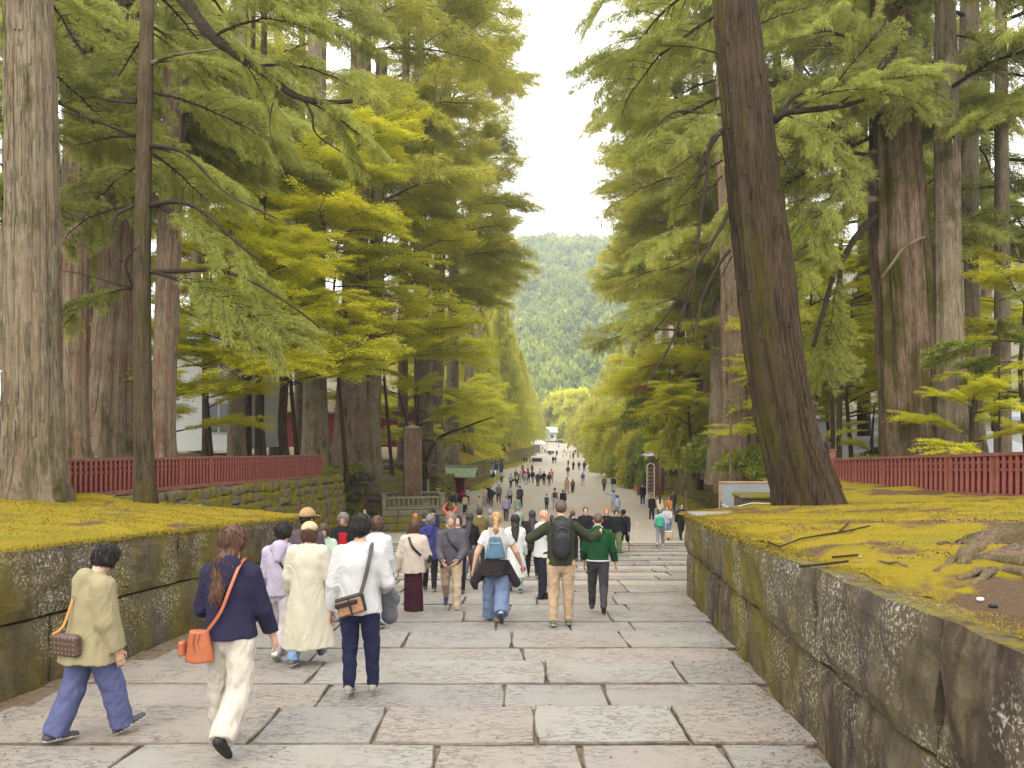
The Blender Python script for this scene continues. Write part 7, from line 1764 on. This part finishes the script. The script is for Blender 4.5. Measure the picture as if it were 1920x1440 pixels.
mb = MB(); mb.tube([(.10 * math.sin(a), -.112 - .012 * math.cos(a), .08 + .09 * math.cos(a)) for a in np.linspace(-2.4, 2.4, 12)], .007, 5); mb.tube([(.06 * math.sin(a), -.118, .03 + .035 * math.cos(a)) for a in np.linspace(0, 6.28, 12)], .005, 5); mb.tube([(-.03, -.02, .24), (0, -.02, .275), (.03, -.02, .24)], .008, 5); mb.box((0, -.143, -.04), (.05, .006, .008)); mb.obj('webbing', m_plain('grey_black_webbing', (.05, .05, .055), .5, .4, .1), bag)
for sx in (-1, 1): ribbon([(sx * .09, .02, .20), (sx * .13, .10, .28), (sx * .14, .20, .29), (sx * .14, .26, .22)], .05, .015).obj('strap', M['black'], bag)
p20, J = person('man in a dark green hoodie with white hem and charcoal jeans', 1121, 12.8, 1.66, -8, merge(WALK_L, ll=(14, 4, 0), rl=(-8, 36, -34), ra=(4, 16, 12), la=(6, 8, 20)), dict(top='jacket', tc=(.010, .050, .018), hem=.50, hemr=.098, hood=True, bc=(.045, .042, .048), hair='crop', hc='brown', sc=(.04, .03, .04), sole=(.09, .05, .045), fine=True), vox=.0125)
T = SDF(v3(-.3, -.3, .6), v3(.3, .3, 1.1), .012); z0 = .50 * 1.70; pl = J['pel']; T.cap(v3(pl[0], pl[1], z0 - .014), v3(pl[0], pl[1] + .002, z0 + .014), .196, .196, 0, (FL, .78), cut=0, cuta=0); V, Q = T.mesh(); mobj('hem_band', np_mesh('hem_band', V, Q, [cloth((.42, .43, .42))], smooth=True), p20)
T = SDF(J['neck'] - .16, J['neck'] + .12, .010); T.cap(J['neck'] + v3(-.055, -.045, .03), J['neck'] + v3(.055, -.045, .03), .03, .03, .01); V, Q = T.mesh(); mobj('hood_lining', np_mesh('hood_lining', V, Q, [cloth((.55, .55, .56))], smooth=True), p20)
def text_mesh(name, s, size, mat, parent, loc, rot, th=.003):
    cu = bpy.data.curves.new(name, 'FONT'); cu.body = s; cu.size = size; cu.extrude = th; cu.align_x = 'CENTER'; cu.resolution_u = 3
    t = bpy.data.objects.new(name + '_tmp', cu); C.objects.link(t); dg = bpy.context.evaluated_depsgraph_get(); me = bpy.data.meshes.new_from_object(t.evaluated_get(dg)); me.name = name
    bpy.data.objects.remove(t); me.materials.clear(); me.materials.append(mat); o = mobj(name, me, parent); o.location = loc; o.rotation_euler = rot; return o
text_mesh('lettering', 'Rc', .085, cloth((.40, .42, .40)), p20, tuple(J['chest'] + v3(-.085, -.168, .055)), (R(90), 0, 0))
for k, key in (('L', 'll'), ('R', 'rl')):
    pass
# N letters on the trainers of the olive parka
J1 = skeleton(1.56, merge(WALK_R, ll=(-11, 12, -6), rl=(21, 8, 18), hp=-24, la=(8, 14, 30), ra=(2, 10, 14), lean=6), True)
for k in 'LR':
    hip, kn, an, toe, he = J1[k]; m_ = (he * .55 + toe * .45); pitch = math.atan2(toe[2] - he[2], toe[1] - he[1])
    text_mesh('letter_n', 'N', .055, M['canvas'], p1, tuple(m_ + v3(.042, -.01, .018)), (R(90) , pitch * 0, R(90)), .002)
# ---- people at the foot of the stairs on the right
person('person with reddish blond hair in a black jacket over white, foot of the stairs', 1137, 26.5, 1.60, 176, STROLL, dict(f=True, top='jacket', tc=BLACK, bc=(.3, .3, .32), hair='bob', hc='red'))
person('young man in a black leather jacket and green baggy trousers walking up', 1154, 27.5, 1.62, 186, merge(WALK_L, hp=-10), dict(top='jacket', tc=(.018, .018, .020), bc=(.11, .15, .06), legw=1.5, hair='thick', hc='black', sc=BLACK))
person('person in a glossy black puffer and black cap bending forward, walking up', 1171, 28.2, 1.62, 160, merge(WALK_R, lean=16, hp=-14), dict(top='loose', tc=(.016, .015, .020), bc=BLACK, hair='short', hat='cap', hatc=BLACK, sc=(.4, .15, .13), bottom='shorts'))

# ================================================================== PEOPLE FARTHER OFF: shared figures, own colours
def slots_for(parts_specs): pass
TEMPL = {}
def template(key, h, pose, spec, vox=.020):
    J, parts = person_meshes(h, pose, vox, spec); L = []
    for p in parts:
        nm, V, Q, slot = p[:4]; me = np_mesh(nm, V, Q, [M['black']] * (2 if slot == 'shoe' else 1), p[4] if len(p) > 4 else None, True); L.append((nm, me, slot))
    TEMPL[key] = L
template('wl', 1.68, WALK_L, dict(top='jacket', hair='short')); template('wr', 1.68, WALK_R, dict(top='shirt', hair='short'))
template('st', 1.68, STAND, dict(top='jacket', hair='short')); template('stf', 1.60, STROLL, dict(f=True, top='shirt', hair='bob')); template('wf', 1.60, WALK_R, dict(f=True, top='loose', hair='long', hem=.44))
template('wt', 1.68, WALK_L, dict(top='tee', hair='short', legw=1.1)); template('sk', 1.58, STROLL, dict(f=True, top='shirt', bottom='skirt', hair='bob')); template('ct', 1.62, WALK_L, dict(f=True, top='coat', hem=.3, hair='bob'))
template('pk', 1.68, merge(WALK_L, ra=(60, 10, 40, .3), la=(30, 10, 70, .4)), dict(top='jacket', hair='short')); template('up', 1.62, merge(STAND, ra=('v', (.5, .1, .6), (-.5, .1, .9)), la=('v', (-.5, .1, .6), (.5, .1, .9))), dict(f=True, top='shirt', hair='bob'))
template('pt', 1.68, merge(STAND, la=('v', (-.9, .1, .1), (-.9, .2, .5))), dict(top='shirt', hair='short'))
template('sit', 1.62, dict(ll=(80, 85, 0), rl=(78, 84, 0), la=(20, 8, 50, .3), ra=(20, 8, 50, .3), lean=6), dict(top='jacket', hair='short'))
PCOL = {}
def pm(c):
    k = ('far',) + tuple(c)
    if k not in PCOL: PCOL[k] = m_plain('fabric_far_%d' % len(PCOL), c, .9, .1, .12, 6)
    return PCOL[k]
COL = dict(white=(.44, .435, .43), cream=(.60, .52, .36), black=(.016, .015, .017), navy=(.025, .03, .075), grey=(.20, .20, .205), dgrey=(.06, .06, .065), lgrey=(.40, .40, .41), khaki=(.36, .27, .17), olive=(.12, .11, .04), lavender=(.27, .23, .40), blue=(.03, .09, .42), lblue=(.26, .34, .46), denim=(.10, .14, .22), red=(.48, .03, .03), coral=(.55, .13, .10), pink=(.52, .26, .26), sage=(.24, .30, .25), yellow=(.55, .45, .08), orange=(.50, .20, .07), brown=(.12, .06, .03), wine=(.10, .02, .03), teal=(.03, .16, .22), tan=(.40, .28, .17), green=(.05, .30, .17))
_mn = [0]
def far_person(label, px, tmpl, yaw, tc, bc, hc='black', foot=None, head=None, h=None, d=None, bag=None, sc='dgrey', dz=0):
    base_h = 1.68 if tmpl in ('wl', 'wr', 'st', 'wt', 'pk', 'pt') else 1.6
    if d is None:
        if foot is not None: d = d_from_foot(foot)
        else: d = d_from_head(head, h or 1.62)
    if foot is not None and head is not None and h is None: h = max(1.05, min(1.82, (foot - head) * d / F))
    if d is not None and head is not None and h is None and foot is None: h = max(1.45, min(1.85, smooth_drop(d) - (head - 800.0) / F * d))
    h = h or 1.65; root = empty('person', (PX(px, d), d, ground_z(d) + dz), R(yaw), label, 'person'); s = h / base_h
    for nm, me, slot in TEMPL[tmpl]:
        o = bpy.data.objects.new(nm, me); link(o, root); o.scale = (s, s, s)
        m = {'skin': M['skin_a'], 'hair': HAIR[hc], 'top': pm(COL[tc]), 'bottom': pm(COL[bc]), 'shoe': pm(COL[sc]), 'hat': pm(COL[tc])}[slot]
        for ms in o.material_slots: ms.link = 'OBJECT'; ms.material = m
    if bag:
        bc_, kind, bl = bag; mb = MB(); back = math.cos(R(yaw)) 
        if kind == 'pack': mb.box((0, 0, 0), (.30, .16, .42), bevel=.05); lp = Vector((0, -.22, .80 * h - .22))
        else: mb.box((0, 0, 0), (.30, .12, .24), bevel=.03); lp = Vector((.27, -.06, .50 * h))
        lp = Matrix.Rotation(R(yaw), 3, 'Z') @ lp; nm = 'backpack' if kind == 'pack' else 'bag'
        tag(mb.obj(nm, pm(COL[bc_]), loc=root.location + lp), bl, 'backpack' if kind == 'pack' else 'bag').rotation_euler = (0, 0, R(yaw))
    return root
fp = far_person
fp('person in an olive top and dark trousers beside the one in white trousers', 1133, 'wr', 180, 'olive', 'black', 'red', 921, 892)
fp('person in a navy jacket and white trousers walking up on the right', 1150, 'wl', 180, 'navy', 'white', 'brown', 922, 892)
fp('man in a light blue shirt and tan trousers pointing left', 1150, 'pt', 10, 'lblue', 'khaki', 'black', head=919, d=60)
fp('person in grey blue close beside the pointing man', 1158, 'stf', 20, 'lblue', 'grey', 'brown', head=928, d=55)
fp('small child in pale orange near the right roadside notice', 1192, 'stf', 30, 'orange', 'pink', 'brown', 926, 907)
fp('man in a black cape jacket over white standing by the right roadside notice', 1205, 'st', 170, 'black', 'navy', 'black', 947, 906, sc='white')
fp('person in dark grey behind the man in the black cape', 1207, 'st', 10, 'dgrey', 'dgrey', 'black', 925, 896)
fp('man in a black jacket and black trousers by the red railing', 1222, 'st', 200, 'black', 'black', 'black', 976, 921, sc='white')
fp('woman with long dark hair in a cream top next to the red railing', 1237, 'wf', 0, 'cream', 'black', 'black', 975, 929)
fp('woman with brown hair in orange near the red railing', 1255, 'wf', 150, 'orange', 'lgrey', 'brown', 975, 930)
fp('person in dark clothes half hidden at the red railing right side', 1262, 'st', 190, 'dgrey', 'dgrey', 'black', 965, 920)
fp('person in a denim coat and grey cap with a green backpack near the stair foot', 1238, 'wr', -14, 'lblue', 'grey', 'grey', 1027, 954, bag=('green', 'pack', 'bright green backpack on the denim coat at the stair foot'), sc='white')
fp('person in a light grey sweater and jeans right of the green backpack', 1252, 'pk', 150, 'lgrey', 'denim', 'brown', 1012, 946, sc='brown')
fp('man in black with a flat cap striding at the far corner of the right wall', 1277, 'wr', -170, 'black', 'black', 'black', 1012, 942)
mb = MB(); d_ = d_from_foot(1022); mb.box((0, 0, 0), (.42, .14, .30), bevel=.03); o = mb.obj('shopping_bag', pm(COL['cream']), loc=(PX(1252, d_), d_, ground_z(d_) + .42)); tag(o, 'pale shopping bag with rainbow stripes beside the denim coat', 'bag')
for q, c in enumerate(('red', 'orange', 'green', 'teal')): mb = MB(); mb.box((0, 0, -.09 + q * .06), (.43, .15, .02)); mb.obj('stripe', pm(COL[c]), o)
for a in [('child in white and black trousers with a grey backpack alone on the gravel', 1025, 'wl', 0, 'white', 'black', 'black', 956, 925, ('dgrey', 'pack', 'small grey backpack on the child in white')),
          ('tall person in grey with a mauve backpack just above the backpack man', 1040, 'wl', 0, 'lgrey', 'lgrey', 'black', 957, 911, ('wine', 'pack', 'mauve backpack on the tall person in grey')),
          ('dark haired person in black right behind the backpack man head', 1056, 'st', 0, 'black', 'dgrey', 'black', 957, 918, None),
          ('person in a tan trench coat walking with a bag', 1063, 'ct', 0, 'tan', 'tan', 'brown', 925, 895, None),
          ('woman in a long black dress with a green backpack', 1074, 'sk', 0, 'black', 'black', 'brown', 925, 898, ('olive', 'pack', 'olive backpack on the black dress')),
          ('person in a bright blue shirt with white shorts, alone on the right of the gravel', 1093, 'wt', 0, 'blue', 'white', 'black', 911, 885, None),
          ('person in brown above the trench coat', 1065, 'wl', 180, 'brown', 'pink', 'brown', 894, 872, None),
          ('first of four walking abreast up the avenue, brown top', 1065.5, 'st', 180, 'brown', 'dgrey', 'black', 874, 862, None),
          ('second of four walking abreast, black tunic', 1075, 'sk', 180, 'black', 'black', 'black', 882, 864, None),
          ('third of four walking abreast, dark shirt and grey trousers', 1085.5, 'wl', 180, 'dgrey', 'grey', 'black', 882, 864, None),
          ('fourth of four walking abreast, red trimmed black jacket', 1095.5, 'st', 180, 'wine', 'black', 'black', 884, 864, None),
          ('left one of a close dark pair in mid avenue', 1037, 'wl', 0, 'black', 'black', 'black', 869.5, 855, None),
          ('right one of a close dark pair in mid avenue', 1041.5, 'wr', 0, 'dgrey', 'dgrey', 'black', 868, 855, None),
          ('single dark figure beyond the close dark pair', 1044, 'wl', 0, 'black', 'black', 'black', 855.5, 844, None),
          ('dark figure beside the far white table', 1031, 'wr', 0, 'dgrey', 'black', 'black', 854.5, 841, None),
          ('small far figure in grey left of the dark figure by the far table', 1034.5, 'wl', 0, 'grey', 'dgrey', 'brown', 853.5, 845, None),
          ('far person in white and jeans in the right centre of the road', 1055.5, 'wl', 180, 'white', 'denim', 'black', 858, 850, None),
          ('far person with pale legs beside the one in white and jeans', 1062, 'wt', 180, 'lgrey', 'white', 'black', 857, 847, None),
          ('far person in a yellow shirt', 1069.5, 'wl', 0, 'yellow', 'khaki', 'brown', 862, 847.5, None),
          ('far person in a long dark dress right of the yellow shirt', 1075, 'sk', 0, 'black', 'black', 'black', 861, 846, None),
          ('far person in a black top behind the long dark dress', 1078.5, 'wr', 0, 'black', 'grey', 'black', 852.5, 842, None),
          ('far person in grey with dark trousers, right part of the road', 1083.5, 'wl', 180, 'grey', 'dgrey', 'black', 859.5, 847, None),
          ('far crouching person in black near the right road edge', 1095.5, 'st', 180, 'black', 'white', 'black', 861, 852, None),
          ('far person in dark with a bag at the right road edge', 1104.5, 'wl', 180, 'dgrey', 'black', 'black', 861.5, 852, None),
          ('far person in navy in the left cluster near the road end', 1043, 'st', 0, 'navy', 'dgrey', 'black', 831.5, 825, None),
          ('far person in dark red near the road end', 1048, 'wl', 0, 'wine', 'dgrey', 'black', 832, 825, None),
          ('far person in black near the road end', 1053.5, 'wr', 0, 'black', 'black', 'black', 832.5, 824, None),
          ('far person in white just nearer than the road end cluster', 1047.5, 'wl', 0, 'white', 'grey', 'black', 840, 831, None),
          ('far person in black before the long pale far wall', 1064.5, 'wl', 0, 'black', 'dgrey', 'black', 843, 835, None),
          ('far person in cream and black, centre of the far road', 1058, 'wl', 180, 'cream', 'black', 'black', 849, 839, None),
          ('far person in pale pink left of the far table', 1026, 'wl', 180, 'pink', 'white', 'black', 850, 841, None),
          ('far person in white left of the pale pink one', 1021.5, 'wt', 180, 'white', 'dgrey', 'black', 849, 840, None),
          ('far dark person near the canopy tents', 1017, 'st', 0, 'navy', 'black', 'black', 844, 837, None),
          ('left one of a dark pair by the low moss wall', 983, 'st', 180, 'black', 'black', 'black', 868, 856, None),
          ('right one of a dark pair by the low moss wall', 987.5, 'st', 180, 'dgrey', 'black', 'black', 867.5, 856, None),
          ('person in white and black right of the dark pair by the moss wall', 994, 'wl', 180, 'white', 'black', 'black', 868.5, 857, None),
          ('person in a dark suit walking beside the moss wall', 999.5, 'wr', 180, 'dgrey', 'black', 'black', 869, 857, None),
          ('person with a white cap among the left road group', 980, 'st', 0, 'grey', 'dgrey', 'white', 888, 869, None),
          ('person in yellow behind the left road group', 990, 'wl', 0, 'yellow', 'dgrey', 'black', 888, 870, None),
          ('brown haired figure right behind the left road group', 997.5, 'wf', 0, 'brown', 'dgrey', 'brown', 888, 870, None),
          ('person in white top and black trousers standing apart left of the road', 940.5, 'stf', 0, 'white', 'black', 'black', 906, 882, None),
          ('person in a white shirt and black trousers carrying a small bag at their side', 958, 'wl', 0, 'white', 'black', 'black', 914, 887, ('black', 'bag', 'small black bag at the side of the white shirt')),
          ('person in black with a striped backpack in the left road group', 969, 'wr', 0, 'black', 'black', 'brown', 914, 886, ('cream', 'pack', 'cream striped backpack in the left road group')),
          ('person in olive just behind the striped backpack', 967.5, 'wl', 0, 'olive', 'black', 'black', 904, 880, None),
          ('person in light grey between two backpacks in the left road group', 975.5, 'wr', 0, 'lgrey', 'lgrey', 'black', 906, 883, None),
          ('person in white with a pale backpack in the left road group', 985.5, 'wl', 0, 'white', 'lgrey', 'black', 909, 884, ('lgrey', 'pack', 'pale backpack on the back of the person in white')),
          ('person in a bright red hood in the left road group', 982, 'wl', 0, 'red', 'dgrey', 'red', 903, 878, None),
          ('person in wine red next to the bright red hood', 990.5, 'wr', 0, 'wine', 'black', 'black', 906, 881, None),
          ('person in black and grey trousers in the middle of the left road group', 999, 'wl', 0, 'black', 'grey', 'brown', 906, 881, None),
          ('man in a black suit striding in the road group', 1008.5, 'wl', 0, 'dgrey', 'black', 'white', 913, 883, None),
          ('person in a white shirt and black trousers behind the black suit', 1012.5, 'wr', 0, 'white', 'black', 'black', 904, 878, None),
          ('person in black with a white tote in the road group', 1020, 'wl', 0, 'black', 'black', 'black', 910, 883, ('white', 'bag', 'white tote bag in the road group')),
          ('person with a wine backpack in the road group', 1029.5, 'wr', 0, 'wine', 'grey', 'brown', 911, 885, ('wine', 'pack', 'wine coloured backpack in the road group')),
          ('person in a pink shirt at the right end of the road group', 1034, 'wl', 0, 'pink', 'grey', 'black', 905, 878, None),
          ('person in a black jacket bending at the white stall table', 926, 'wl', 60, 'black', 'white', 'black', 906, 881, None),
          ('person in light blue behind the white stall table', 924.5, 'st', 180, 'lblue', 'white', 'black', 888, 868, None),
          ('person in purple sitting by the wall gap', 908, 'st', 90, 'lavender', 'dgrey', 'black', 884, 866, None),
          ('person in dark red beside the wall gap stall', 930.5, 'st', 180, 'wine', 'black', 'black', 890, 873, None)]:
    lab, px, t, yaw, tc, bc, hc, foot, head, bag = a
    fp(lab, px, t, yaw + rnd.uniform(-8, 8), tc, bc, hc, foot, head, bag=bag)
for a in [('woman in a cream blouse and grey skirt facing the stairs, left road side', 909, 'sk', 180, 'cream', 'lgrey', 'black', 949, 911, None),
          ('person in a navy jacket facing the stairs beside the cream blouse', 920, 'wl', 180, 'navy', 'wine', 'brown', 950, 911, None),
          ('person in black close behind the navy jacket', 916, 'st', 180, 'black', 'black', 'black', 945, 909, None),
          ('man in a grey jacket with a black bag facing the stairs', 935, 'wl', 180, 'grey', 'dgrey', 'grey', 943, 906, ('black', 'bag', 'black bag on the man in the grey jacket')),
          ('man in a lavender shirt and grey trousers walking down the gravel', 949, 'wl', 0, 'lavender', 'dgrey', 'grey', 977, 928, None),
          ('man in a pale grey shirt with grey hair, black trousers', 956, 'wr', 0, 'lgrey', 'black', 'grey', 946, 911, None),
          ('man in a dark shirt with a sling, beside the pale grey shirt', 975, 'wl', 0, 'dgrey', 'black', 'black', 951, 908, None),
          ('woman in a sage dress with wine coloured hair', 970, 'sk', 0, 'sage', 'sage', 'brown', None, 929, None, 54),
          ('man in a sage shirt with a black strap at the stair foot', 972, 'wl', 0, 'sage', 'grey', 'grey', 1014, 949, ('black', 'bag', 'black shoulder bag on the sage shirt')),
          ('child in cream with a red strap left of the grey gravel', 898, 'wl', 0, 'cream', 'white', 'brown', 962, 929, None),
          ('woman in a pale yellow cardigan and navy skirt with a tan bag', 872, 'sk', 0, 'cream', 'navy', 'brown', 964, 926, ('tan', 'bag', 'tan bag on the pale yellow cardigan')),
          ('man in a white shirt beside the red shed', 877, 'st', 40, 'white', 'dgrey', 'black', 944, 914, None),
          ('person in red sleeves in front of the red shed', 868, 'pk', 60, 'red', 'black', 'black', 944, 919, None),
          ('small person in a coral red jacket before the red shed', 838, 'pk', 90, 'coral', 'pink', 'brown', 962, 928, None),
          ('grey haired person in black with yellow trousers before the red shed', 849, 'st', 190, 'dgrey', 'yellow', 'white', 960, 923, None),
          ('person in grey looking down behind the grey haired one', 853, 'pk', 180, 'grey', 'dgrey', 'black', 955, 917, None),
          ('person with orange hair in a mauve grey vest by the dark wall', 690, 'stf', 0, 'lavender', 'grey', 'red', 966, 928, None),
          ('man in a bright blue jacket looking at a phone by the leafy bank', 720, 'pk', -60, 'blue', 'black', 'black', 965, 926, None),
          ('person peeping over the balustrade right of the tall pillar', 818, 'stf', -20, 'white', 'dgrey', 'black', 962, 928, None),
          ('bearded man with black hair looking back at the camera, left of the pillar', 685, 'st', 170, 'dgrey', 'dgrey', 'black', None, 953, None, 30),
          ('person in a black cap in front of the mossy platform', 796, 'st', 0, 'navy', 'black', 'black', None, 961, None, 22),
          ('person with a flat orange cap in front of the mossy platform', 779, 'st', 10, 'dgrey', 'black', 'red', None, 961, None, 23.5),
          ('man in a navy suit with glasses right of the black cap', 813, 'st', 30, 'navy', 'black', 'black', None, 952, None, 28),
          ('woman in a flowery blouse raising both arms to take a picture', 843, 'up', 0, 'coral', 'cream', 'brown', 1010, 950, None),
          ('black haired woman facing the camera just behind the man in glasses', 859, 'stf', 180, 'dgrey', 'black', 'black', None, 966, None, 15.8),
          ('dark haired person just right of the backpack man shoulder', 1074, 'st', 0, 'black', 'black', 'brown', None, 957, None, 24),
          ('dark haired person hidden behind the green hoodie', 1098, 'st', 180, 'black', 'black', 'brown', None, 950, None, 24)]:
    lab, px, t, yaw, tc, bc, hc, foot, head, bag = a[:10]
    fp(lab, px, t, yaw + rnd.uniform(-8, 8), tc, bc, hc, foot, head, bag=bag, d=a[10] if len(a) > 10 else None)
print('persons', sum(1 for o in bpy.data.objects if o.name.startswith('person') and o.type == 'EMPTY'))
